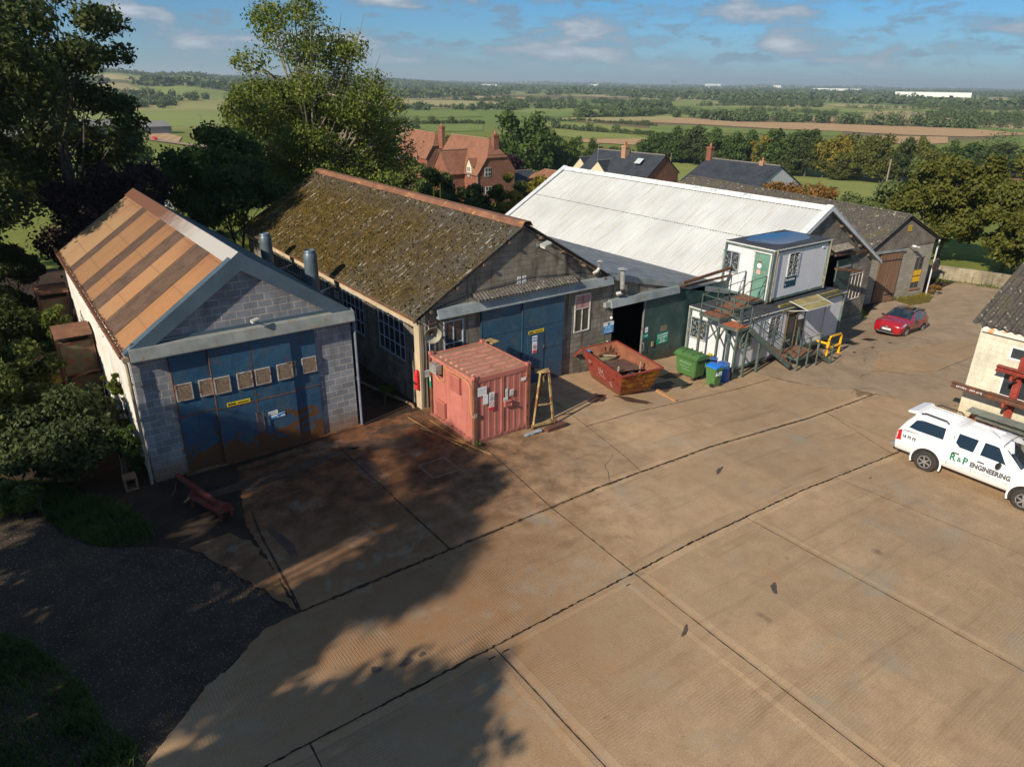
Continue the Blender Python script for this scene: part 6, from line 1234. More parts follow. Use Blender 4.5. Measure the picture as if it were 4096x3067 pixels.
def trestle():
    m_ = paint('yellowed_rusty_steel', (.36, .27, .12), .4, 4, .75, .1, .4, (.15, .06, .03)); r = thing('steel_trestle', 'tall rusty yellow A-frame trestle leaning beside the pink container', 'trestle', (15.3, 18.6, 0))
    a, b, t1, t2 = (14.82, 18.5, .12), (15.72, 18.42, .05), (15.22, 18.66, 2.12), (15.62, 18.5, 2.02)
    for p, q in ((a, t1), (b, (15.5, 18.52, 2.05))): m = MB(); m.bar(p, q, .07); m.build('leg', m_, r)
    m = MB(); m.bar((15.02, 18.53, .9), (15.62, 18.45, .85), .05); m.bar((14.74, 18.5, .12), (15.9, 18.4, .08), .09); m.build('crossbar', m_, r)
    for p, q in (((15.55, 19.55, .06), (15.3, 18.8, 2.1)), ((15.75, 19.45, .06), (15.45, 18.7, 2.0))): m = MB(); m.bar(p, q, .06); m.build('leg', m_, r)
    m = MB(); m.obox(Matrix.Translation((15.35, 18.75, 2.14))@Matrix.Rotation(-.5, 4, 'Z'), .55, .3, .06); m.build('top_plate', m_, r)
    for p in ((14.80, 18.5, .07), (15.76, 18.4, .07)): m = MB(); m.lathe(p, [(.02, -.03), (.07, -.03), (.07, .03), (.02, .03)], 14, 'x'); m.build('wheel', M_rustpipe, r)
    m = MB(); m.bar((15.45, 18.85, 2.0), (15.2, 22.0, 2.2), .09, .12); m.build('top_beam', M_rustpipe, r)
    b = MB(); b.obox(Matrix.Translation((15.55, 18.08, .02))@Matrix.Rotation(.05, 4, 'Z'), .95, .22, .18); tag(b.build('timber_block', paint('dark_red_timber', (.11, .045, .03), .3, 4, .9), bevel=.01), 'dark red-brown timber baulk lying before the trestle', 'timber')
    rs = random.Random(4); b = MB(); prof = []
    for i in range(9): prof.append(((.03 if i in (0, 8) else .085+rs.uniform(-.015, .02)), -.42+i*.105))
    b.lathe((14.55, 18.15, .085), prof, 14, 'x'); v = b.v
    for i in range(len(v)): p = v[i]; v[i] = (p[0], p[1]+rs.uniform(-.02, .02), max(.015, .05+(p[2]-.085)*.8+rs.uniform(-.02, .02)))
    t = NT('clear_plastic_wrap'); t.color((.40, .44, .46)); t.b.inputs['Transmission Weight'].default_value = .4; t.set(.25, 0, .6); tag(b.build('plastic_roll', t.m, smooth=True), 'crumpled clear plastic roll at the foot of the pink container', 'plastic wrap')
trestle()
mo = paint('orange_conduit', (.42, .24, .08), .25, 5, .6)
for lab, pts in (('orange conduit rod lying nearest the pink container side', [(11.95, 21.3, .06), (12.0, 19.4, .05), (12.15, 18.3, .04)]), ('orange conduit rod lying crossed beneath the one near the container', [(11.35, 20.9, .03), (11.9, 19.2, .06), (12.35, 17.75, .03)]), ('thin pale rod lying outermost beside the pink container', [(11.4, 22.0, .03), (11.55, 20.4, .035), (11.95, 18.2, .03)])):
    m = MB(); m.tube(pts, .012, 6); tag(m.build('conduit_rod', mo, smooth=True), lab, 'rod', 'rods beside the container')
# ================================================================ skip with scrap
def skip():
    t = NT('worn_red_skip_paint'); p = t.pos(); n = t.noise(p, 2.2, 7, .7); x, y, z = t.sepx(p); c = t.mix(t.rng(n, .3, .65), (.17, .028, .02), (.26, .055, .038)); c = t.mix(t.rng(t.noise(p, 6, 6, .75), .55, .68, 0, .7), c, (.14, .055, .035)); c = t.mix(t.rng(t.math('ADD', z, t.math('MULTIPLY', n, .7)), .0, .45, .75, 0), c, (.11, .075, .045)); t.color(c); t.bump(n, .01, .4); mr_ = t.set(.6, .1, .3)
    t = NT('yellow_over_red_skip_paint'); p = t.pos(); n = t.noise(t.scaled(p, (1.2, 1, 2)), 2.6, 8, .7, .3); c = t.mix(t.rng(n, .47, .56), (.20, .035, .02), (.42, .22, .015)); c = t.mix(t.rng(t.noise(p, 7, 6, .7), .5, .65, 0, .7), c, (.13, .05, .025)); x, y, z = t.sepx(p); c = t.mix(t.rng(t.math('ADD', z, t.math('MULTIPLY', n, .8)), .1, .5, .7, 0), c, (.16, .07, .03)); t.color(c); my_ = t.set(.6, .1, .3)
    mi = paint('rusty_skip_inside', (.22, .085, .045), .3, 3, .85, 0, .3, (.17, .07, .04))
    yaw = rad(-11.5); r = thing('skip', 'tilted red and yellow skip of scrap outside the dark workshop opening', 'skip', (20.08, 19.25, -.33), yaw)
    # local frame: x along width, y along length
    T = [(-.35, -.62, 1.22), (1.62, -.68, 1.34), (1.62, 2.9, 1.34), (-.2, 2.95, 1.22)]; Bt = [(.0, .0, .02), (1.55, .0, .10), (1.55, 2.3, .10), (.0, 2.3, .02)]
    def sheet_(a, b, c, d, nm, m_, inset=.02):
        n = (Vector(b)-Vector(a)).cross(Vector(d)-Vector(a)).normalized()*inset; q = [Vector(k)+n for k in (a, b, c, d)]; mb = MB(); mb.raw([a, b, c, d]+q, [(0, 1, 2, 3), (7, 6, 5, 4), (0, 4, 5, 1), (1, 5, 6, 2), (2, 6, 7, 3), (3, 7, 4, 0)]); return mb.build(nm, m_, r, local=True)
    # left side trapezoid (red outside), front end (yellow), right, back
    S = sheet_(T[0], Bt[0], Bt[3], T[3], 'side_panel', mr_); sheet_(Bt[1], T[1], T[2], Bt[2], 'side_panel', mi); sheet_(Bt[0], T[0], T[1], Bt[1], 'end_panel', my_); sheet_(T[3], Bt[3], Bt[2], T[2], 'end_panel', mi); sheet_(Bt[3], Bt[0], Bt[1], Bt[2], 'floor', mi)
    inn = lambda a, b, c, d, nm: sheet_(a, b, c, d, nm, mi)
    e = .03
    Ti = [(T[0][0]+e, T[0][1]+e, T[0][2]-.005), (T[1][0]-e, T[1][1]+e, T[1][2]-.005), (T[2][0]-e, T[2][1]-e, T[2][2]-.005), (T[3][0]+e, T[3][1]-e, T[3][2]-.005)]; Bi = [(Bt[0][0]+e, Bt[0][1]+e, .05), (Bt[1][0]-e, Bt[1][1]+e, .13), (Bt[2][0]-e, Bt[2][1]-e, .13), (Bt[3][0]+e, Bt[3][1]-e, .05)]
    m = MB(); m.face([Ti[0], Ti[3], Bi[3], Bi[0]]); m.face([Ti[1], Bi[1], Bi[2], Ti[2]]); m.face([Ti[0], Bi[0], Bi[1], Ti[1]]); m.face([Ti[3], Ti[2], Bi[2], Bi[3]]); m.face([Bi[0], Bi[3], Bi[2], Bi[1]]); m.build('lining', mi, r, local=True)
    rim = MB()
    for a, b in zip(T, T[1:]+T[:1]): rim.bar(a, b, .07, .05)
    a = Vector(T[0]).lerp(Vector(Bt[0]), .22); b = Vector(T[3]).lerp(Vector(Bt[3]), .22); rim.bar(a+Vector((-.03, 0, 0)), b+Vector((-.03, 0, 0)), .05, .05)
    for k in (.12, .85): a = Vector(T[0]).lerp(Vector(T[3]), k); b = Vector(Bt[0]).lerp(Vector(Bt[3]), k); rim.bar(a+Vector((-.03, 0, 0)), a.lerp(b, .25)+Vector((-.03, 0, 0)), .04)
    a = Vector(T[3]); rim.bar(a+Vector((-.05, -.1, .02)), a+Vector((-.3, .12, -.35)), .12, .08); rim.build('rim', mr_, r, local=True)
    lg = MB()
    for k in (.2, .8):
        a = Vector(T[0]).lerp(Vector(T[3]), k).lerp(Vector(Bt[0]).lerp(Vector(Bt[3]), k), .35); lg.tube([a+Vector((-.02, 0, 0)), a+Vector((-.12, 0, 0))], .05, 10)
    lg.build('lifting_lug', mr_, r, local=True)
    # chalked SM on the side panel
    o = Vector(Bt[0]).lerp(Vector(Bt[3]), .62)*.45+Vector(T[0]).lerp(Vector(T[3]), .62)*.55; xd = (Vector(T[0])-Vector(T[3])).normalized(); up_ = (Vector(T[0]).lerp(Vector(T[3]), .5)-Vector(Bt[0]).lerp(Vector(Bt[3]), .5)).normalized(); nn = xd.cross(up_).normalized(); up_ = nn.cross(xd)
    Mx = Matrix(((xd.x, up_.x, nn.x, o.x), (xd.y, up_.y, nn.y, o.y), (xd.z, up_.z, nn.z, o.z), (0, 0, 0, 1)))@Matrix.Translation((0, -.12, .035))
    tm = text_mb('SM', .46, Mx, .004, -.004, 'LEFT', .85)
    for dx, dy, s_ in ((-.75, .28, .09), (-.62, .34, .06), (1.05, -.1, .09), (1.12, -.18, .07)):
        k = disc(Mx, dx, dy, s_, .004, 12, s_*.55); tm.raw(k.v, k.f)
    c_ = card(Mx, .1, -.06, .6, -.045, .004); tm.raw(c_.v, c_.f); tm.build('paint_marks', paint('smeared_white_paint', (.42, .30, .27), .3, 9, .8), r, local=True)
    bk = MB(); bk.box(1.2, .35, -.22, 1.5, .6, .08); bk.box(1.2, 1.9, -.22, 1.5, 2.2, .08); bk.build('black_prop', M_cable, r, local=True)
    Mr = r.matrix_basis.copy(); Mr = Matrix.Translation((20.08, 19.25, -.33))@Matrix.Rotation(yaw, 4, 'Z')
    def scrap(nm, lab, cat, mb, mat, grp=None): mb.xform(Mr); tag(mb.build(nm, mat), lab, cat, grp)
    m = MB(); m.obox(Matrix.Translation((.72, 1.15, .92))@Matrix.Rotation(-.06, 4, 'X')@Matrix.Rotation(.06, 4, 'Y'), 1.45, 1.6, .012); scrap('steel_plate', 'flat rusty steel plate lying across the scrap in the skip', 'steel plate', m, paint('scaled_plate', (.12, .075, .06), .4, 3, .6, .2, .2))
    m = MB(); m.obox(Matrix.Translation((.55, 2.15, .9))@Matrix.Rotation(.15, 4, 'Z'), .95, .35, .02); scrap('painted_board', 'pale green painted board behind the plate in the skip', 'board', m, paint('pale_green_board', (.19, .19, .10), .3, 4, .8))
    m = MB(); m.bar((.4, 2.6, .95), (1.0, 1.9, 1.05), .09, .05); scrap('timber_offcut', 'short pale timber lying across the back of the skip', 'timber', m, paint('pale_timber', (.30, .22, .15), .25, 6, .85))
    m = MB(); m.bar((.3, 2.35, 1.0), (1.15, 2.5, 1.06), .1, .06); m.bar((.35, 2.5, .95), (1.2, 2.3, 1.0), .08, .05); scrap('rusty_offcuts', 'crossed rusty offcuts at the back of the skip', 'metal offcuts', m, M_rustpipe)
    m = MB(); m.face([(.95, 2.55, 1.0), (1.3, 2.65, 1.0), (1.1, 2.6, 1.38)]); m.face([(.65, 2.75, .95), (.95, 2.7, .95), (.78, 2.72, 1.35)]); scrap('bent_sheet_scrap', 'bent triangular rusty sheets standing at the back of the skip', 'sheet scrap', m, mi)
    m = MB(); m.lathe((-.0, 2.75, 1.05), [(.12, -.1), (.12, .1), (.10, .1), (.10, -.08)], 14); scrap('paint_tin', 'blue paint tin in the far corner of the skip', 'tin', m, K_blue)
    for k, (x, y, lab) in enumerate(((.05, .35, 'upright pale stake at the near left corner of the skip'), (1.25, .45, 'upright pale stake at the near right corner of the skip'))): m = MB(); m.bar((x, y, .75), (x+.05, y, 1.25), .07, .05); scrap('stake', lab, 'timber', m, paint('pale_timber', (.30, .22, .15), .25, 6, .85), 'stakes in the skip')
    m = MB(); rs = random.Random(6)
    for k in range(26): x = rs.uniform(.05, 1.4); y = rs.uniform(.1, 2.6); m.obox(Matrix.Translation((x, y, .78+rs.uniform(-.06, .06)))@Matrix.Rotation(rs.uniform(0, 3), 4, 'Z')@Matrix.Rotation(rs.uniform(-.4, .4), 4, 'X'), rs.uniform(.15, .5), rs.uniform(.05, .25), rs.uniform(.02, .06))
    m.xform(Mr); o = m.build('mixed_scrap', paint('dark_scrap', (.05, .05, .055), .6, 6, .7, .2, .2)); tag(o, 'dark mixed scrap filling the bottom of the skip', 'scrap', None, 'stuff')
    m = MB(); m.bar((22.15, 19.0, -.45), (21.95, 17.75, -.44), .14, .09); tag(m.build('timber_plank', paint('orange_timber', (.36, .19, .09), .3, 5, .85)), 'orange-brown timber lying on the concrete beyond the skip', 'timber')
skip()
# ================================================================ bins and drums
def big_bin():
    g = paint('green_bin_plastic', (.065, .155, .045), .15, 2, .5, 0, 0, (.1, .1, .06), .25); yaw = rad(-88+6)
    r = thing('waste_bin', 'large green four-wheeled waste bin beside the dark green door', 'bin', (25.1, 20.0, -.82), rad(0))
    L0, L1, W0, W1 = 19.05, 20.35, 24.72, 25.62   # y range and x range at top
    m = MB(); zb, zt = -.60, .30
    m.raw([(W0+.12, L0+.12, zb), (W1-.12, L0+.12, zb), (W1-.12, L1-.12, zb), (W0+.12, L1-.12, zb), (W0+.03, L0+.03, zt), (W1-.03, L0+.03, zt), (W1-.03, L1-.03, zt), (W0+.03, L1-.03, zt)], [(3, 2, 1, 0), (0, 1, 5, 4), (1, 2, 6, 5), (2, 3, 7, 6), (3, 0, 4, 7)]); m.build('body', g, r, bevel=.03)
    m = MB(); m.box(W0-.04, L0-.04, zt, W1+.04, L1+.04, zt+.07)
    for k in range(9): y = L0+.08+k*.145; m.box(W0-.02, y, zt-.07, W0+.03, y+.02, zt)
    m.build('rim', g, r, bevel=.01)
    m = MB(); P = []; n = 10; vs = []; fs = []
    for i in range(n+1):
        a = i/n; x = W0-.02+(W1-W0+.04)*a; z = zt+.08+.13*math.sin(math.pi*min(1, a*1.0))**.6
        vs += [(x, L0-.02, z), (x, L1+.02, z)]
    for i in range(n): fs.append((2*i, 2*i+1, 2*i+3, 2*i+2))
    m.raw(vs, fs); m.face([vs[2*i] for i in range(n+1)]); m.face([vs[2*i+1] for i in range(n+1)][::-1])
    for y in (L0+.35, L1-.4): m.box(W0+.05, y, zt+.12, W1-.1, y+.03, zt+.225)
    m.build('lid', g, r, smooth=True); m = MB()
    for y in (L0+.12, L1-.32): m.tube([(W0+.35, y, zt+.2), (W0+.35, y, zt+.3), (W0+.35, y+.22, zt+.3), (W0+.35, y+.22, zt+.2)], .02, 6)
    m.build('lid_handle', g, r)
    for x in (W0+.2, W1-.2):
        for y in (L0+.25, L1-.25): q = MB(); z = hz(x, y)+.09; q.lathe((x, y, z), [(.03, -.025), (.09, -.025), (.09, .025), (.03, .025)], 16, 'x'); w = q.build('wheel', M_cable, r); q = MB(); q.box(x-.05, y-.03, z, x-.035, y+.03, zb); q.box(x+.035, y-.03, z, x+.05, y+.03, zb); q.build('castor', M_rustpipe, w)
    M = wallM(W0+.045, L1-.28, .0, '-x', .0); gl = K('print_pale_green', (.22, .38, .2))
    M = M@Matrix.Rotation(-.09, 4, 'X'); o = txt('GRUNDON', .17, M, 0, -.02, .001, .8).build('lettering', gl, r); txt('RECYCLE IT', .13, M, .08, -.19, 0, .8).build('lettering', gl, r); card(M, .2, -.28, .7, -.26, .008).build('print', gl, r)
big_bin()
def wheelie():
    g = paint('green_wheelie_plastic', (.075, .175, .05), .12, 2, .5, 0, 0, (.1, .1, .06), .2); r = thing('wheelie_bin', 'green wheelie bin with a bright blue lid standing in front of the drums', 'bin', (25.35, 18.5, -.83), 0)
    x0, x1, y0, y1, zb, zt = 25.02, 25.60, 18.15, 18.75, -.80, .12
    m = MB(); m.raw([(x0+.1, y0+.1, zb), (x1-.06, y0+.1, zb), (x1-.06, y1-.08, zb), (x0+.1, y1-.08, zb), (x0, y0, zt), (x1, y0, zt), (x1, y1, zt), (x0, y1, zt)], [(3, 2, 1, 0), (0, 1, 5, 4), (1, 2, 6, 5), (2, 3, 7, 6), (3, 0, 4, 7)]); m.build('body', g, r, bevel=.02)
    m = MB(); m.box(x0-.03, y0-.03, zt-.04, x1+.04, y1+.03, zt+.02); m.build('rim', g, r, bevel=.008)
    m = MB(); m.prism([(x0-.02, zt+.022), (x1+.03, zt+.022), (x1, zt+.09), (x0+.3, zt+.11), (x0+.04, zt+.07)], y0-.01, y1+.02, 'y'); m.build('lid', K('lid_blue', (.015, .17, .62), .35), r, bevel=.015)
    m = MB(); m.tube([(x0+.05, y1+.03, zt+.04), (x0+.05, y1+.07, zt+.08), (x1-.05, y1+.07, zt+.08), (x1-.05, y1+.03, zt+.04)], .02, 6); m.build('handle', g, r)
    for x in (x0+.02, x1-.02): m = MB(); m.lathe((x, y0+.16, hz(x, y0)+.1), [(.03, -.03), (.1, -.03), (.1, .03), (.03, .03)], 16, 'x'); m.build('wheel', M_cable, r)
    M = wallM(25.1, y0+.03, -.22, '-y')@Matrix.Rotation(-.09, 4, 'X'); card(M, 0, 0, .38, .30, .03).build('sticker', K('sticker_white', (.6, .66, .68)), r); card(M, .04, .1, .17, .24, .034).build('sticker_print', K('sticker_grey', (.15, .22, .25)), r); card(M, .2, .03, .33, .12, .034).build('sticker_print', K('sticker_cyan', (.1, .5, .6)), r)
wheelie()
def drum(lab, x, y, mat, funnel=False, lid=None):
    r = thing('steel_drum', lab, 'drum', (x, y, hz(x, y)), 0, 'drums by the cabin'); R = .295; z = hz(x, y); P = [(R-.01, 0), (R, .02), (R, .29), (R+.012, .30), (R, .31), (R, .57), (R+.012, .58), (R, .59), (R, .86), (R+.008, .87), (R+.008, .885), (R-.015, .885)]
    m = MB(); m.lathe((x, y, z), P[:-1], 28); m.build('body', mat, r, smooth=True); m = MB(); m.lathe((x, y, z), [(R+.01, .875), (R+.01, .895), (R-.02, .895), (R-.02, .87)], 28); m.build('rim', M_galv, r); m = MB(); m.lathe((x, y, z), [(R-.02, .86), (R-.02, .878)], 24); m.lathe((x+.15, y, z), [(.03, .878), (.03, .895)], 10); m.build('top', lid or M_rustpipe, r)
    if funnel: f = thing('funnel', 'yellow plastic funnel standing on a blue drum', 'funnel', (x-.05, y+.05, z+.9)); m = MB(); m.lathe((x-.05, y+.05, z+.9), [(.02, 0), (.03, .06), (.12, .16), (.13, .18), (.11, .17)], 18); m.build('cone', K('funnel_yellow', (.7, .5, .01), .4), f, smooth=True)
bl = paint('blue_drum_paint', (.01, .11, .42), .15, 3, .35, 0, .02); drum('blue drum with a brown rusty lid nearest the wheelie bin', 26.35, 18.75, bl); drum('blue drum carrying a yellow funnel', 26.45, 19.55, bl, True, paint('dull_lid', (.22, .16, .1), .3, 5)); drum('dark navy drum furthest back against the cabin', 26.3, 20.3, paint('navy_drum', (.015, .02, .045), .2, 3, .4)); 
# ================================================================ extractor hoppers left of the shed
def hopper(lab, y, dx=0):
    mr_ = paint('brown_rusted_hopper', (.17, .085, .05), .35, 1.6, .8, .1, .35, (.12, .045, .025)); mg = paint('olive_rusted_panel', (.15, .125, .075), .35, 1.3, .75, .1, .3, (.14, .05, .025)); my = paint('dull_yellow_motor', (.36, .23, .05), .25, 4, .7, 0, .2)
    r = thing('dust_extractor', lab, 'dust extractor', (1.8, y, 0), 0, 'dust extractors beside the left shed'); x0, x1 = 1.12, 2.34
    m = MB(); m.prism([(y-.05, 1.0), (y+1.5, 1.0), (y+1.5, 2.35), (y-.05, 2.3)], x0+.06, x1-.04, 'x'); m.build('casing', mg, r, bevel=.01)
    m = MB(); P = []; n = 8; vs = []; fs = []
    for i in range(n+1): a = i/n; vs += [(x0-.04, y-.28+1.9*a, 2.62+.22*math.sin(math.pi*a)), (x1+.04, y-.28+1.9*a, 2.62+.22*math.sin(math.pi*a))]
    for i in range(n): fs.append((2*i, 2*i+1, 2*i+3, 2*i+2))
    m.raw(vs, fs); m.raw([(v_[0], v_[1], v_[2]-.02) for v_ in vs], fs); m.build('curved_roof', mr_, r)
    m = MB(); m.box(x0+.12, y+.1, 2.36, x1-.1, y+1.4, 2.6); m.build('dark_slot', M_dark, r)
    m = MB()
    for x in (x0, x1): 
        for yy in (y-.04, y+1.45): m.bar((x, yy, 0), (x, yy, 2.65), .08)
    m.bar((x0, y-.04, 2.3), (x1, y-.04, 2.33), .07); m.bar((x0, y-.04, 1.0), (x1, y-.04, 1.0), .07); m.each('frame_bar', mr_, r)
    m = MB(); m.prism([(y-.1, .9), (y+1.4, .9), (y+1.1, 0), (y-.15, 0)], x0+.1, x1, 'x'); m.build('lower_hopper', paint('dark_green_grey_panel', (.06, .075, .06), .4, 1.5, .8, 0, .3), r)
    m = MB(); m.tube([(1.3, y-.15, .82), (1.6, y-.2, .98), (2.0, y-.2, 1.08), (2.3, y-.15, 1.05), (2.5, y-.1, 1.0)], .07, 8); m.build('hose', mr_, r)
    for z, d_ in ((.75, .0), (1.55, .35)): m = MB(); m.box(x0-.45, y+d_, z, x0-.0, y+d_+.32, z+.32); m.build('motor_box', my, r, bevel=.02)
hopper('nearest brown rusty dust extractor with a curved lid beside the left shed', 31.3); hopper('farther brown rusty dust extractor half hidden by leaves beside the left shed', 38.6)
# red bench-like lifting frame and hollow block
def lifting_frame():
    m_ = paint('rusty_red_frame_paint', (.17, .03, .02), .35, 3, .7, .1, .3, (.11, .045, .025)); r = thing('lifting_frame', 'low red steel trestle with a long spine lying by the left shed doors', 'steel frame', (3.5, 20, 0))
    m = MB(); m.bar((3.05, 21.75, .42), (3.55, 19.35, .52), .14, .10); m.build('spine', m_, r)
    m = MB(); m.raw([(3.02, 20.35, .36), (3.36, 20.42, .36), (3.98, 19.12, .36), (3.52, 18.98, .36), (3.04, 20.35, .31), (3.36, 20.42, .31), (3.98, 19.12, .31), (3.52, 18.98, .31)], [(0, 1, 2, 3), (7, 6, 5, 4), (0, 4, 5, 1), (1, 5, 6, 2), (2, 6, 7, 3), (3, 7, 4, 0)]); m.build('tray', m_, r)
    for (x, y) in ((3.1, 20.3), (3.34, 20.38), (3.58, 19.05), (3.92, 19.15)): m = MB(); m.box(x-.04, y-.04, 0, x+.04, y+.04, .32); m.build('leg', m_, r)
    m = MB(); m.prism([(3.48, .3), (4.0, .3), (3.86, .55), (3.74, .6), (3.62, .55)], 19.0, 18.94, 'y'); m.prism([(3.0, .3), (3.4, .3), (3.2, .56)], 20.42, 20.36, 'y'); m.build('end_plate', m_, r)
    m = MB(); m.bar((2.88, 20.2, .3), (3.05, 20.28, .36), .04); m.build('pin', paint('ochre_pin', (.35, .22, .06), .2, 5), r)
    m = MB(); m.tube([(3.05, 21.8, .3), (3.02, 21.95, .1), (2.86, 21.5, .04), (2.7, 21.2, .04)], .02, 6); m.build('chain', M_rustpipe, r)
lifting_frame()
m = MB(); m.box(1.62, 22.35, 0, 1.68, 22.75, .45); m.box(1.94, 22.35, 0, 2.0, 22.75, .45); m.box(1.68, 22.35, .39, 1.94, 22.75, .45); m.box(1.68, 22.35, 0, 1.94, 22.75, .05); tag(m.build('concrete_block', M_conc_smooth), 'grey hollow concrete block on end beneath the ivy at the shed corner', 'concrete block')
# ================================================================ vehicles: lofted bodies, glass and trim laid on the same surface
class Loft:
    def __init__(s, st): s.st = st
    def sec(s, x):
        S = s.st
        if x <= S[0][0]: return S[0][1]
        for (a, A), (b, B) in zip(S, S[1:]):
            if x <= b: t = (x-a)/(b-a); return [(p[0]+(q[0]-p[0])*t, p[1]+(q[1]-p[1])*t) for p, q in zip(A, B)]
        return S[-1][1]
    def pt(s, x, u, side=1, off=0):
        """u = index along the half section (float); off = outward offset"""
        A = s.sec(x); i = min(int(u), len(A)-2); t = u-i; w = A[i][0]+(A[i+1][0]-A[i][0])*t; z = A[i][1]+(A[i+1][1]-A[i][1])*t
        dw, dz = A[i+1][0]-A[i][0], A[i+1][1]-A[i][1]; L = math.hypot(dw, dz) or 1
        return Vector((x, side*(w+off*dz/L), z-off*dw/L))
    def body(s, name, mat, par, keep=None):
        m = MB(); n = len(s.st[0][1]); vs = []; fs = []
        for x, A in s.st: vs += [(x, w, z) for w, z in A]+[(x, -w, z) for w, z in A[::-1]]
        k = 2*n
        for i in range(len(s.st)-1):
            for j in range(k): fs.append((i*k+j, i*k+(j+1) % k, (i+1)*k+(j+1) % k, (i+1)*k+j))
        fs.append(tuple(range(k))); fs.append(tuple((len(s.st)-1)*k+j for j in range(k))); m.raw(vs, fs)
        return m.build(name, mat, par, smooth=True, local=True)
    def patch(s, name, mat, par, poly, side=1, off=.006, sub=6):
        P = []
        for a, b in zip(poly, poly[1:]+poly[:1]):
            for i in range(sub): t = i/sub; P.append(s.pt(a[0]+(b[0]-a[0])*t, a[1]+(b[1]-a[1])*t, side, off))
        c = sum(P, Vector())/len(P); m = MB(); xs = [p[0] for p in poly]; us = [p[1] for p in poly]; c = s.pt(sum(xs)/len(xs), sum(us)/len(us), side, off)
        for i in range(len(P)): m.face([c, P[i], P[(i+1) % len(P)]])
        return m.build(name, mat, par, smooth=True, local=True)
def wheel(par, x, y, z, R, w, spokes, rim_r, side, silver):
    tm = paint('tyre_rubber', (.03, .028, .026), .2, 6, .85); m = MB(); m.lathe((x, y, z), [(rim_r, -w/2), (R-.03, -w/2), (R, -w/2+.03), (R, w/2-.03), (R-.03, w/2), (rim_r, w/2)], 32, 'y'); wh = m.build('wheel', tm, par, smooth=True, local=True)
    m = MB(); o = side*(w/2+.008); m.lathe((x, y+o, z), [(rim_r+.004, -.01), (rim_r+.004, .01), (rim_r-.025, .01), (rim_r-.025, -.01)], 28, 'y'); m.lathe((x, y+o, z), [(.06, -.015), (.06, .015), (.03, .02)], 14, 'y')
    for k in range(spokes): a = 6.283*k/spokes+.3; m.bar((x+.04*math.cos(a), y+o, z+.04*math.sin(a)), (x+(rim_r-.01)*math.cos(a), y+o, z+(rim_r-.01)*math.sin(a)), .05, .02, (0, 1, 0))
    m.build('rim', silver, wh, smooth=True, local=True); m = MB(); m.lathe((x, y+side*(w/2+.001), z), [(rim_r-.01, 0), (rim_r-.012, .002)], 24, 'y'); m.build('brake', M_dark, wh, local=True); return wh
def gloss(name, col, rough=.22, coat=.6):
    t = NT(name); n = t.noise(t.pos(), 2, 4); t.color(t.mix(t.rng(n, .3, .7), [c*.93 for c in col], col)); t.b.inputs['Coat Weight'].default_value = coat; t.b.inputs['Coat Roughness'].default_value = .05; return t.set(rough, 0, .5)
G_car = gloss('car_window_glass', (.012, .02, .028), .03, 1.0); M_blackp = paint('black_trim_plastic', (.02, .02, .021), .1, 6, .5); M_silver = paint('alloy_silver', (.48, .49, .50), .1, 6, .3, .7)
def arch(L, par, x, zc, R, side, mat=None, R0=0, off=.007):
    """disc or lip that follows the body side around a wheel"""
    m = MB(); n = 26; A = []; w = max(p[0] for p in L.sec(x))
    def q(a, r): xx = x+r*math.cos(a); zz = zc+r*math.sin(a); S = L.sec(xx); 
    P = []; I = []
    for k in range(n+1):
        a = -.35+(math.pi+.7)*k/n
        for r_, lst in ((R, P), (R0, I)): lst.append((x+r_*math.cos(a), side*(w+off), zc+r_*math.sin(a)))
    for k in range(n): m.face([I[k], P[k], P[k+1], I[k+1]]) if R0 else m.face([(x, side*(w+off), zc), P[k], P[k+1]])
    return m.build('wheel_arch', mat or M_blackp, par, local=True)
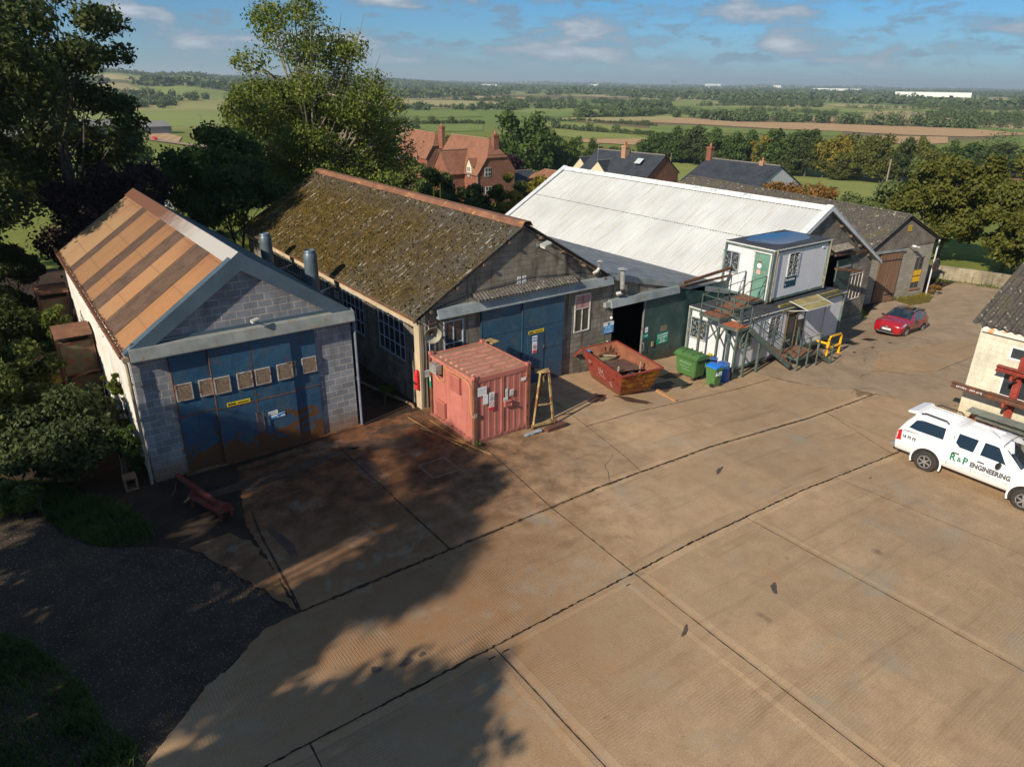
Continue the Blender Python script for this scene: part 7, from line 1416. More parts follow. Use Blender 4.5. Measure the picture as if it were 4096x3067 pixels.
def red_car():
    pr = gloss('metallic_red_paint', (.30, .008, .016), .2, 1.0); pb = gloss('black_roof_paint', (.012, .016, .02), .08, 1.0)
    r = thing('parked_car', 'red hatchback with a black roof parked facing the yard by the warehouse corner', 'car', (43.45, 19.2, -2.12), rad(-3)); r.rotation_euler = (0, rad(6), rad(4))
    F = lambda a, b, c, d, e, f, g: [(0, .20), (.72, .20), (.84, .33), (a, b), (c, d), (e, f), (g[0], g[1]), (0, g[2])]
    L = Loft([(-.86, [(0, .30), (.40, .30), (.52, .35), (.56, .50), (.56, .60), (.54, .66), (.3, .70), (0, .71)]), (-.80, [(0, .22), (.60, .22), (.74, .32), (.76, .52), (.74, .66), (.70, .74), (.4, .80), (0, .82)]), (-.60, F(.86, .55, .84, .74, .74, .84, (.4, .90, .93))), (-.2, F(.885, .6, .86, .84, .74, .93, (.4, .98, 1.0))), (.45, F(.89, .62, .87, .93, .76, 1.0, (.42, 1.04, 1.06))),
              (.95, F(.89, .62, .87, .95, .68, 1.28, (.45, 1.33, 1.35))), (1.25, F(.89, .62, .87, .96, .64, 1.44, (.48, 1.49, 1.51))), (2.0, F(.89, .62, .87, .98, .64, 1.48, (.48, 1.53, 1.55))), (2.7, F(.89, .62, .87, 1.02, .62, 1.45, (.46, 1.51, 1.53))), (3.05, F(.88, .62, .86, 1.05, .66, 1.30, (.46, 1.42, 1.44))), (3.25, F(.86, .60, .84, 1.0, .70, 1.08, (.46, 1.12, 1.13))), (3.32, [(0, .32), (.62, .32), (.76, .4), (.80, .6), (.78, .86), (.66, .94), (.4, .97), (0, .98)])])
    L.body('body', pr, r)
    L.patch('windscreen', G_car, r, [(.50, 5.05), (1.20, 5.05), (1.22, 7), (.48, 7)], 1, .01); L.patch('windscreen', G_car, r, [(.50, 5.05), (1.20, 5.05), (1.22, 7), (.48, 7)], -1, .01)
    m = MB(); P = [L.pt(1.24, 7, 1, .012)]
    for sd in (1, -1): L.patch('roof_panel', pb, r, [(1.24, 5.0), (2.95, 5.0), (2.95, 7), (1.24, 7)], sd, .008)
    for sd in (1, -1):
        L.patch('side_window', G_car, r, [(.98, 4.12), (1.62, 4.1), (1.60, 4.95), (1.32, 4.93)], sd); L.patch('side_window', G_car, r, [(1.68, 4.1), (2.35, 4.1), (2.33, 4.94), (1.66, 4.95)], sd); L.patch('side_window', G_car, r, [(2.4, 4.15), (2.85, 4.35), (2.72, 4.9), (2.38, 4.93)], sd)
        L.patch('sill_cladding', paint('grey_sill_plastic', (.05, .05, .052), .1, 6, .6), r, [(.36, 2.0), (2.2, 2.0), (2.2, 2.5), (.36, 2.5)], sd, .012); L.patch('door_seam', M_blackp, r, [(1.64, 2.6), (1.655, 2.6), (1.655, 4), (1.64, 4)], sd, .004)
        L.patch('headlight', paint('headlamp_lens', (.55, .6, .64), .2, 14, .1, .4), r, [(-.74, 3.85), (-.25, 4.05), (-.2, 4.55), (-.60, 4.6), (-.76, 4.2)], sd, .012)
        for x in (0, 2.57): arch(L, r, x, .33, .42, sd); wheel(r, x, sd*.80, .33, .33, .21, 5, .225, sd, M_silver)
        m = MB(); m.obox(Matrix.Translation((.78, sd*1.0, .99)), .12, .2, .13); m.build('mirror', M_blackp, r, local=True, bevel=.03); m = MB(); m.tube([(1.25, sd*.56, 1.5), (1.45, sd*.56, 1.56), (2.6, sd*.55, 1.55), (2.85, sd*.54, 1.48)], .018, 6); m.build('roof_rail', M_silver, r, local=True)
        m = MB(); m.lathe((-.755, sd*.60, .42), [(.075, -.01), (.075, .02), (.03, .02)], 16, 'x'); m.build('fog_lamp', M_silver, r, local=True)
        m = MB(); m.obox(Matrix.Translation((1.5, sd*.895, .86)), .16, .02, .025); m.obox(Matrix.Translation((2.25, sd*.895, .88)), .16, .02, .025); m.build('door_handle', pr, r, local=True)
    m = MB(); m.raw([(-.875, -.36, .53), (-.875, .36, .53), (-.80, .46, .70), (-.80, -.46, .70)], [(0, 1, 2, 3)]); m.xform(Matrix.Translation((-.012, 0, .0))); m.build('grille', M_blackp, r, local=True)
    m = MB(); m.box(-.885, -.42, .27, -.86, .42, .40); m.build('lower_grille', M_blackp, r, local=True); m = MB(); m.box(-.90, -.5, .235, -.85, .5, .262); m.build('bumper_strip', M_silver, r, local=True)
    m = MB(); m.box(-.905, -.27, .41, -.89, .25, .52); pl = m.build('number_plate', K_white, r, local=True); Mx = Matrix(((0, 0, -1, -.903), (-1, 0, 0, .21), (0, 1, 0, .43), (0, 0, 0, 1)))
    text_mb('OY69 AZA', .115, Mx, .004, .002, 'LEFT', .72).build('lettering', K_black, pl, local=True); m = MB(); m.box(-.908, .215, .41, -.90, .25, .52); m.build('plate_band', K_blue, pl, local=True)
    m = MB(); m.box(-.895, -.07, .58, -.86, .07, .64); m.build('badge', M_silver, r, local=True)
    m = MB(); m.tube([(2.5, 0, 1.54), (2.65, 0, 1.72)], .008, 5); m.build('aerial', M_blackp, r, local=True); m = MB(); m.box(2.95, -.55, 1.40, 3.22, .55, 1.45); m.build('spoiler', pb, r, local=True)
red_car()
def truck():
    pw = gloss('white_vehicle_paint', (.78, .79, .80), .28, .6)
    # local frame: +x toward the tail; origin on the ground under the front axle
    r = thing('pickup_truck', 'white pickup truck with a hardtop parked at the right edge beside the cream building', 'pickup truck', (26.32, 5.82, -.86), rad(90)); r.rotation_euler = (0, 0, rad(90))
    F = lambda mid, belt, top, edge, roof: [(0, .42), (.78, .42), (.87, .52), (.90, mid), (.885, belt), (top[0], top[1]), (edge[0], edge[1]), (0, roof)]
    L = Loft([(-.88, [(0, .5), (.5, .5), (.62, .56), (.70, .8), (.68, .95), (.60, 1.05), (.4, 1.1), (0, 1.12)]), (-.70, F(.85, .98, (.76, 1.08), (.5, 1.14), 1.16)), (-.1, F(.85, 1.10, (.78, 1.17), (.5, 1.23), 1.25)), (.32, F(.85, 1.22, (.80, 1.25), (.52, 1.28), 1.30)), (.62, F(.85, 1.28, (.74, 1.50), (.55, 1.54), 1.56)), (.98, F(.85, 1.29, (.66, 1.78), (.54, 1.83), 1.86)), (1.3, F(.85, 1.29, (.66, 1.84), (.54, 1.90), 1.92)), (2.52, F(.85, 1.30, (.66, 1.84), (.54, 1.90), 1.92)),
              (2.54, F(.85, 1.30, (.64, 1.80), (.52, 1.86), 1.88)), (2.60, F(.85, 1.30, (.68, 1.86), (.54, 1.92), 1.94)), (3.6, F(.85, 1.30, (.68, 1.88), (.54, 1.94), 1.97)), (3.98, F(.85, 1.30, (.68, 1.82), (.54, 1.90), 1.94)), (4.22, F(.85, 1.29, (.72, 1.50), (.56, 1.56), 1.60)), (4.34, F(.82, 1.20, (.80, 1.25), (.6, 1.28), 1.30)), (4.40, [(0, .5), (.7, .5), (.80, .55), (.84, .8), (.82, 1.1), (.78, 1.16), (.5, 1.18), (0, 1.19)])])
    L.body('body', pw, r)
    for sd in (1, -1):
        L.patch('windscreen', G_car, r, [(.38, 5.05), (1.08, 5.1), (1.10, 7), (.34, 7)], sd, .01)
        L.patch('door_window', G_car, r, [(.78, 4.10), (1.60, 4.10), (1.60, 4.88), (1.16, 4.90)], sd, .008); L.patch('door_window', G_car, r, [(1.82, 4.10), (2.25, 4.10), (2.42, 4.3), (2.42, 4.88), (1.80, 4.88)], sd, .008)
        L.patch('canopy_window', G_car, r, [(2.82, 4.18), (3.7, 4.16), (4.02, 4.22), (3.86, 4.78), (3.7, 4.84), (2.86, 4.86)], sd, .008)
        m_ = paint('seam_grey', (.22, .22, .23), .1, 5, .5)
        for x in (.62, 1.72, 2.50): L.patch('door_seam', m_, r, [(x, 2.3), (x+.012, 2.3), (x+.012, 4.95), (x, 4.95)], sd, .004)
        L.patch('panel_gap', M_blackp, r, [(2.525, 2.3), (2.555, 2.3), (2.555, 6.9), (2.525, 6.9)], sd, .006)
        L.patch('belt_seam', m_, r, [(2.6, 3.98), (4.3, 3.98), (4.3, 4.01), (2.6, 4.01)], sd, .004)
        for x in (.0, 3.18): arch(L, r, x, .40, .49, sd, M_blackp); arch(L, r, x, .40, .55, sd, pw, .49, .02); wheel(r, x, sd*.82, .39, .39, .27, 6, .235, sd, M_silver)
        for x in (.50, 3.66): m = MB(); m.box(x, sd*.68, .22, x+.03, sd*.90, .5); m.build('mudflap', M_blackp, r, local=True)
        m = MB(); m.obox(Matrix.Translation((.95, sd*1.03, 1.28)), .14, .24, .20); m.build('mirror', M_blackp, r, local=True, bevel=.04)
        for x in (1.50, 2.30): m = MB(); m.obox(Matrix.Translation((x, sd*.912, 1.12)), .22, .03, .035); m.build('door_handle', M_blackp, r, local=True)
        m = MB(); m.tube([(2.85, sd*.60, 1.93), (2.95, sd*.60, 2.01), (3.65, sd*.60, 2.03), (3.8, sd*.60, 1.97)], .028, 8); m.build('roof_rail', M_blackp, r, local=True)
        L.patch('rear_light', gloss('red_lens', (.45, .01, .02), .1, 1), r, [(4.16, 3.0), (4.36, 3.0), (4.36, 3.95), (4.20, 3.95)], sd, .012); L.patch('headlight', paint('headlamp_lens', (.55, .6, .64), .2, 14, .1, .4), r, [(-.82, 3.2), (-.5, 3.3), (-.45, 4.0), (-.8, 4.0)], sd, .012)
    m = MB(); 
    for k in range(6): y = -.42+k*.168; m.box(2.7, y-.012, 1.955, 3.85, y+.012, 1.978)
    for k in range(5): y = -.36+k*.18; m.box(1.4, y-.01, 1.905, 2.4, y+.01, 1.928)
    m.build('roof_ribs', pw, r, local=True); m = MB(); m.prism([(3.85, 1.90), (4.28, 1.86), (4.30, 1.93), (3.95, 2.02)], -.62, .62, 'y'); m.build('spoiler', pw, r, local=True, bevel=.03)
    m = MB(); m.tube([(1.35, .25, 1.92), (1.75, .28, 2.2)], .006, 5); m.build('aerial', M_blackp, r, local=True); m = MB(); m.box(4.38, -.8, .45, 4.55, .8, .6); m.build('rear_bumper', M_silver, r, local=True, bevel=.03)
    m = MB(); m.box(4.0, .45, .36, 4.5, .52, .42); m.build('exhaust', M_rustpipe, r, local=True)
    # lettering on the side that faces the yard (+y local -> -x world)
    Mx = Matrix(((-1, 0, 0, 2.46), (0, 0, 1, .906), (0, 1, 0, .83), (0, 0, 0, 1)))
    gr = K('logo_green', (.0, .16, .09)); gy = K('logo_grey', (.07, .08, .10))
    text_mb('R', .37, Mx, .006, .012, 'LEFT', .85).build('logo_letter', gr, r, local=True); text_mb('P', .37, Mx@Matrix.Translation((.42, 0, 0)), .006, .012, 'LEFT', .85).build('logo_letter', gr, r, local=True); text_mb('&', .26, Mx@Matrix.Translation((.24, .02, .002)), .006, .004, 'LEFT', .9).build('logo_letter', gr, r, local=True)
    text_mb('ENGINEERING', .245, Mx@Matrix.Translation((.66, .01, 0)), .006, .012, 'LEFT', .80).build('lettering', gy, r, local=True); text_mb('M E T A L   F A B R I C A T I O N', .085, Mx@Matrix.Translation((.62, -.13, 0)), .005, 0, 'LEFT', 1.05).build('lettering', K('print_grey', (.3, .3, .32)), r, local=True)
    Mx = Matrix(((-1, 0, 0, 4.15), (0, 0, 1, .905), (0, 1, 0, 1.16), (0, 0, 0, 1))); text_mb('01793 710 421 e roy@rpeng.co.uk www.rpeng.co.uk', .062, Mx, .005, 0, 'LEFT', 1.0).build('lettering', K('print_pale', (.4, .4, .42)), r, local=True)
    for k in range(3): m = MB(); m.raw([Mx@Vector(q) for q in ((.02+k*.17, -.17, .0), (.14+k*.17, -.17, .0), (.14+k*.17, -.05, .0), (.02+k*.17, -.05, .0))], [(0, 1, 2, 3)]); q = m.build('icon', gy, r, local=True); text_mb('foy'[k], .11, Mx@Matrix.Translation((.055+k*.17, -.15, .003)), .003, .004).build('icon_mark', K_white, q, local=True)
truck()
# ================================================================ vegetation
def leafm(name, c1, c2, c3=None, trans=.35):
    t = NT(name); p = t.pos(); oi = t.n('ShaderNodeObjectInfo'); n = t.noise(p, .9, 4, .6); f = t.noise(p, 6, 4, .7)
    c = t.mix(t.rng(n, .32, .68), c1, c2); c = t.mix(t.rng(f, .5, .72, 0, .7), c, c3 or c2); c = t.mix(t.rng(oi.outputs['Random'], 0, 1, 0, .25), c, [a*.6 for a in c1]); t.color(c); t.set(.6, 0, .25)
    tr = t.n('ShaderNodeBsdfTranslucent'); t.l(c, tr.inputs[0]); mx = t.n('ShaderNodeMixShader'); mx.inputs[0].default_value = trans; t.l(t.b.outputs[0], mx.inputs[1]); t.l(tr.outputs[0], mx.inputs[2]); t.l(mx.outputs[0], t.out.inputs[0]); return t.m
LM = {'green': leafm('leaves_mid_green', (0.034, 0.070, 0.016), (0.093, 0.147, 0.028), (0.132, 0.171, 0.031)), 'dark': leafm('leaves_dark_green', (.032, .058, .017), (.075, .105, .024), (.16, .14, .03)), 'mid': leafm('leaves_deep_green', (0.031, 0.070, 0.019), (0.078, 0.132, 0.028)),
      'purple': leafm('leaves_copper_purple', (0.022, 0.012, 0.019), (0.046, 0.022, 0.028), (0.078, 0.031, 0.031)), 'birch': leafm('leaves_yellow_green', (0.070, 0.116, 0.022), (0.171, 0.209, 0.034), (0.295, 0.264, 0.046)), 'bush': leafm('leaves_hedge_green', (0.054, 0.085, 0.022), (0.139, 0.171, 0.039), (0.232, 0.217, 0.046)),
      'yellow': leafm('leaves_autumn_yellow', (0.124, 0.132, 0.019), (0.310, 0.248, 0.031), (0.400, 0.264, 0.031)), 'olive': leafm('leaves_olive', (0.059, 0.081, 0.016), (0.147, 0.155, 0.028), (0.248, 0.202, 0.031)), 'light': leafm('leaves_grey_green', (0.078, 0.116, 0.039), (0.186, 0.232, 0.078), (0.264, 0.279, 0.093)), 'rust': leafm('leaves_rusty', (0.155, 0.085, 0.023), (0.310, 0.155, 0.046), (0.186, 0.171, 0.031)),
      'sage': leafm('leaves_sage', (.034, .056, .022), (.09, .12, .042), (.16, .17, .045)), 'far': leafm('distant_foliage', (.048, .075, .026), (.095, .135, .04), (.13, .15, .05), .15)}
M_bark = paint('bark', (.10, .085, .065), .35, 4, .95, 0, 0, (.05, .06, .03), .3, .6); M_barkp = paint('pale_bark', (.24, .21, .16), .3, 4, .95, 0, 0, (.08, .08, .05), .3, .6)
def leaves_mesh(name, clumps, n, size, seed, mat, up=.35, asp=.55, shell=.5, normals_out=True):
    """many leaf-sized quads scattered in irregular clumps. clumps: [(x,y,z,rx,ry,rz,weight)]"""
    rg = np.random.default_rng(seed); cl = np.array(clumps, float); w = cl[:, 6]/cl[:, 6].sum(); idx = rg.choice(len(cl), n, p=w); d = rg.normal(size=(n, 3)); d /= np.linalg.norm(d, axis=1)[:, None]
    rr_ = shell+(1-shell)*rg.random(n)**.8; rr_ *= 1+.18*rg.normal(size=n); P = cl[idx, :3]+d*cl[idx, 3:6]*rr_[:, None]
    nn = d*.6+rg.normal(size=(n, 3))*.75+np.array([0, 0, up]); nn /= np.linalg.norm(nn, axis=1)[:, None]; a = rg.normal(size=(n, 3)); t = np.cross(nn, a); t /= np.linalg.norm(t, axis=1)[:, None]; b = np.cross(nn, t)
    s = size*(.6+.8*rg.random(n))[:, None]; V = np.empty((n, 4, 3)); V[:, 0] = P-t*s; V[:, 1] = P-b*s*asp+nn*s*.15; V[:, 2] = P+t*s; V[:, 3] = P+b*s*asp+nn*s*.15
    me = bpy.data.meshes.new(name); me.vertices.add(4*n); me.vertices.foreach_set('co', V.reshape(-1).astype(np.float32)); me.loops.add(4*n); me.loops.foreach_set('vertex_index', np.arange(4*n, dtype=np.int32)); me.polygons.add(n); me.polygons.foreach_set('loop_start', np.arange(0, 4*n, 4, dtype=np.int32)); me.update(calc_edges=True); me.materials.append(mat); return me
def tree_parts(seed, h, w, trunk_h, kind, n, size, nclump=26, shape='round', bark=None, stems=1, branches=True, crown_r=1.0):
    rs = random.Random(seed); cl = []; cz = trunk_h+(h-trunk_h)*.5; rz = (h-trunk_h)*.5
    for k in range(nclump):
        for _ in range(30):
            u, v, q = rs.uniform(-1, 1), rs.uniform(-1, 1), rs.uniform(-1, 1); rr_ = math.sqrt(u*u+v*v+q*q)
            if shape == 'round' and rr_ < 1 and rr_ > .35: break
            if shape == 'wide' and rr_ < 1 and rr_ > .3 and q > -.75: break
            if shape == 'tall' and math.hypot(u, v) < .95-.5*max(0, q) and rr_ < 1.2: break
        cr = w*.5*rs.uniform(.17, .36)*crown_r; cl.append((u*(w*.5-cr*.6), v*(w*.5-cr*.6), cz+q*(rz-cr*.5), cr, cr, cr*rs.uniform(.6, .9), cr*cr))
    me = leaves_mesh('crown', cl, n, size, seed, LM[kind])
    tk = MB()
    for s_ in range(stems):
        ox, oy = (0, 0) if stems == 1 else (rs.uniform(-.6, .6), rs.uniform(-.6, .6)); top = Vector((ox+rs.uniform(-.1, .1)*w, oy+rs.uniform(-.1, .1)*w, trunk_h+(h-trunk_h)*.55)); r0 = max(.06, h*.019)/(1 if stems == 1 else 1.5)
        P = [Vector((ox, oy, -.4)).lerp(top, k/5)+Vector((rs.uniform(-1, 1), rs.uniform(-1, 1), 0))*(.02*w*(k > 0)) for k in range(6)]; tk.tube(P, [r0*(1-.14*k) for k in range(6)], 8)
        if branches:
            for c in rs.sample(cl, min(len(cl), int(nclump*.8)))[::stems]:
                t_ = rs.uniform(.35, 1); a = P[0].lerp(P[-1], t_); b = Vector(c[:3]); mid = a.lerp(b, .5)+Vector((0, 0, -.06*w+rs.uniform(0, .1)*w)); tk.tube([a, mid, b, b+(b-mid)*.4], [r0*.32, r0*.2, r0*.1, r0*.04], 5)
    tm = tk.build('trunk', bark or M_bark, None, smooth=True, local=True); trunk_me = tm.data; bpy.data.objects.remove(tm); return me, trunk_me
def place_tree(nm, label, x, y, z, parts, scale=(1, 1, 1), rz=0, group=None, cat='tree'):
    r = thing(nm, label, cat, (x, y, z), rz, group); r.scale = scale
    for pn, me in (('crown', parts[0]), ('trunk', parts[1])): o = bpy.data.objects.new(pn, me); C.objects.link(o); o.parent = r
    return r
# ---------------------------------------------------------------- near trees
def near_trees():
    T = [  # label, x, y, h, w, trunk, kind, leaves, size, clumps, shape, name, stems
     ('huge dark tree filling the left edge, just behind the rusty striped shed', -1.2, 41.5, 19, 11.5, 3, 'dark', 42000, .13, 60, 'wide', 'broadleaf_tree', 2),
     ('tall dark tree behind the far end of the striped shed roof', 4.2, 49, 18.5, 10.5, 3, 'dark', 30000, .14, 50, 'wide', 'broadleaf_tree', 2),
     ('dark tree standing deep behind the huge one at the left edge', -3.5, 57, 12, 9, 1.0, 'dark', 18000, .15, 36, 'wide', 'broadleaf_tree', 1),
     ('copper-purple leaved tree low behind the ridge end of the striped shed', 5.6, 43.5, 8.6, 8.5, 1.4, 'purple', 22000, .12, 34, 'wide', 'copper_beech', 2),
     ('two-stemmed deep green tree in the paddock between the two left roofs', 12.4, 46.0, 9.6, 7.6, 2.6, 'mid', 26000, .12, 34, 'wide', 'broadleaf_tree', 2),
     ('tall airy yellow-green tree, tallest against the sky behind the mossy roof', 21.6, 53.5, 18.2, 15.0, 3.0, 'birch', 60000, .115, 165, 'tall', 'tall_tree', 1),
     ('slimmer yellow-green tree just right of the tallest airy tree', 26.6, 58.5, 13.6, 7.8, 2.5, 'birch', 13000, .13, 50, 'tall', 'tall_tree', 1),
     ('yellow-green tree filling the gap left of the tallest airy tree', 19.2, 58, 12.8, 7.5, 2, 'birch', 15000, .14, 30, 'round', 'tall_tree', 1),
     ('small loose grey-green tree beside the telegraph pole at the right', 87, 37.6, 9.4, 7.6, 1.2, 'light', 15000, .20, 40, 'round', 'broadleaf_tree', 2),
     ('big olive tree overhanging the pale block wall at the back right', 70.5, 29, 9.8, 9.5, .8, 'olive', 24000, .18, 46, 'wide', 'broadleaf_tree', 2),
     ('large olive tree running off the right edge above the dark ribbed roof', 70, 22.5, 11.2, 9.5, .6, 'olive', 24000, .18, 46, 'wide', 'broadleaf_tree', 2),
     ('low olive tree hanging over the wall nearest the dark ribbed roof', 65.5, 18.6, 6.6, 7, .4, 'olive', 14000, .17, 30, 'wide', 'broadleaf_tree', 2),
     ('light green small tree between the barn gable and the overhanging olive trees', 69.5, 34.5, 6.8, 7.5, .5, 'light', 12000, .18, 30, 'wide', 'broadleaf_tree', 2)]
    for i, (lab, x, y, h, w, th, kd, n, s, nc, sh, nm, st) in enumerate(T):
        pr = tree_parts(100+i, h, w, th, kd, n, s, nc, sh, M_barkp if kd in ('birch', 'light') else M_bark, st, True, .62 if nc > 100 else .82); place_tree(nm, lab, x, y, hz(x, y), pr)
    # trees outside the left of the picture whose shade falls across the yard
    S = [(-15, 17.6, 13.8, 6.5, 'bare-topped shade tree beyond the left edge, beside the bushes'), (-14, 12.4, 17.9, 6.5, 'tallest shade tree beyond the left edge of the gravel'), (-14.5, 8.6, 15.4, 6.4, 'broad shade tree beyond the left edge opposite the gravel'), (-13, 4.4, 12.6, 5.5, 'mid-height shade tree beyond the lower left corner'), (-14, .2, 10.4, 6, 'rounded shade tree below the lower left corner'), (-10, -6.5, 9.5, 6, 'shade tree nearest below the picture'), (-8, 12.5, 12.6, 6.2, 'inner shade tree beside the gravel track'), (-7, 17.5, 10.4, 5.6, 'low shade tree by the grass verge'), (-7.5, 6.8, 8.6, 6, 'inner shade tree at the lower left')]
    for i, (x, y, h, w, lab) in enumerate(S):
        pr = tree_parts(200+i, h, w, 2, 'green', 9000, .17, 30, 'round'); place_tree('shade_tree', lab, x, y, 0, pr, group=None)
near_trees()
def bushes():
    B = [('grey-green buddleia bush nearest the shed corner', 0.1, 24.4, 3.0, 4.0, 'sage', 22000, .085), ('dark leafy bush behind the buddleia by the shed', -.9, 27.0, 3.4, 4.2, 'bush', 14000, .09), ('leafy bush in front of the nearest dust extractor', 1.2, 27.2, 1.9, 2.2, 'sage', 9000, .08), ('tall green bush left of the nearest dust extractor', -.6, 30.6, 3.2, 3.6, 'bush', 14000, .09),
         ('bright yellow-green shrub growing between the two dust extractors', 1.55, 35.0, 3.1, 1.9, 'birch', 9000, .085), ('dark shrub left of the farther dust extractor', -.8, 36, 3.6, 4.2, 'dark', 13000, .1), ('ivy clump climbing the left shed corner below the downpipe', 2.05, 23.2, 2.0, .8, 'green', 6500, .05), ('yellow-green sprig against the white side wall', 2.1, 25.6, 3.1, .9, 'birch', 2200, .07), ('dense dark thicket left of the farther dust extractor', -2.4, 39, 6.5, 5.6, 'dark', 16000, .12), ('dense thicket along the left picture edge behind the buddleia', -3.0, 31.5, 5.2, 4.8, 'bush', 14000, .11), ('dark thicket under the huge dark tree', -1.8, 46, 7.0, 6.0, 'dark', 14000, .13), ('dark leafy undergrowth left of the shed end wall', .4, 42.5, 4.6, 3.6, 'dark', 10000, .11), ('leafy bush hugging the white side wall behind the nearest extractor', 1.5, 33.6, 2.9, 1.6, 'bush', 7000, .09), ('low thicket at the left edge below the buddleia', -2.3, 27.4, 3.4, 3.8, 'sage', 10000, .1), ('ragged weeds at the foot of the gravel verge', -1.2, 23.0, 1.2, 1.8, 'bush', 5000, .07),
         ('small green weed at the alley mouth beside the mossy-roofed workshop', 11.6, 24.0, .65, .9, 'green', 900, .06), ('tiny weed at the front foot of the pink container', 12.35, 18.45, .22, .35, 'green', 160, .04), ('yellow-green weed growing behind the skip', 21.7, 22.2, .75, .5, 'birch', 260, .05), ('rust and green weeds at the foot of the white downpipe', 57.6, 23.0, 1.1, 1.0, 'rust', 700, .09)]
    for i, (lab, x, y, h, w, kd, n, s) in enumerate(B):
        zz = {21.7: .55}.get(x, hz(x, y)); pr = tree_parts(300+i, h, w, .05 if h < 2.9 else .2, kd, n, s, 22 if n > 2000 else 8, 'wide', None, 2, n > 2000); place_tree('shrub', lab, x, y, zz, pr, cat='shrub')
    H = [('hedge bush behind the left part of the mossy ridge', 29.8, 58.5, 4.4, 5, 'bush'), ('dark hedge bush lowest behind the mossy ridge', 32.8, 57.0, 4.4, 5, 'bush'), ('tall hedge tree standing before the left brick wing', 38.2, 70.5, 7.6, 6.2, 'bush'), ('leafy hedge tree directly before the brick house gable wing', 37.6, 63.8, 6.6, 5.2, 'bush'), ('small hedge bush before the brick house front', 38.4, 59.5, 4.9, 4.6, 'bush'), ('hedge bush below the dormer of the brick house', 41.0, 60.2, 5.6, 4.6, 'bush'), ('yellowing hedge bush left of the small slate roof', 42.5, 58.0, 6.2, 4, 'yellow'), ('dark hedge bush before the white roof corner', 45.4, 59.2, 5.4, 4.4, 'bush'), ('yellowing bush beside the white roof and the slate garage', 51.6, 64.5, 5.6, 4.2, 'yellow'), ('dark bush at the foot of the hedge beyond the mossy roof', 35.8, 56.8, 4.0, 5, 'mid'), ('low bush tucked between hedge and white roof', 48.8, 60.6, 4.0, 4.4, 'bush'),
         ('rust coloured bush behind the dark ribbed barn roof', 74.5, 44.0, 5.6, 7.0, 'rust'), ('brown-green bush left of the rust coloured one behind the barn', 77.5, 50.0, 5.4, 7, 'rust'), ('bush by the caravans beyond the paddock', 16.5, 88, 5.6, 4.2, 'bush'), ('pale bush by the small far shed', 20.5, 93, 4.4, 4.0, 'birch'), ('thin tree by the bend of the far road', 20.5, 128, 7, 5, 'bush'),
         ('bush beside the copper tree trunk in the paddock', 15.5, 62, 3.0, 5.5, 'birch'), ('bush along the paddock edge behind the mossy roof', 24, 64, 3.4, 6.0, 'birch'), ('bush in the paddock corner right of the tall airy trees', 30, 67, 5.4, 5.5, 'bush')]
    for i, (lab, x, y, h, w, kd) in enumerate(H):
        pr = tree_parts(340+i, h, w, .3, kd, 6500, .17, 24, 'wide', None, 2); place_tree('hedge_bush', lab, x, y, hz(x, y), pr, cat='bush', group='hedge bushes behind the sheds')
bushes()
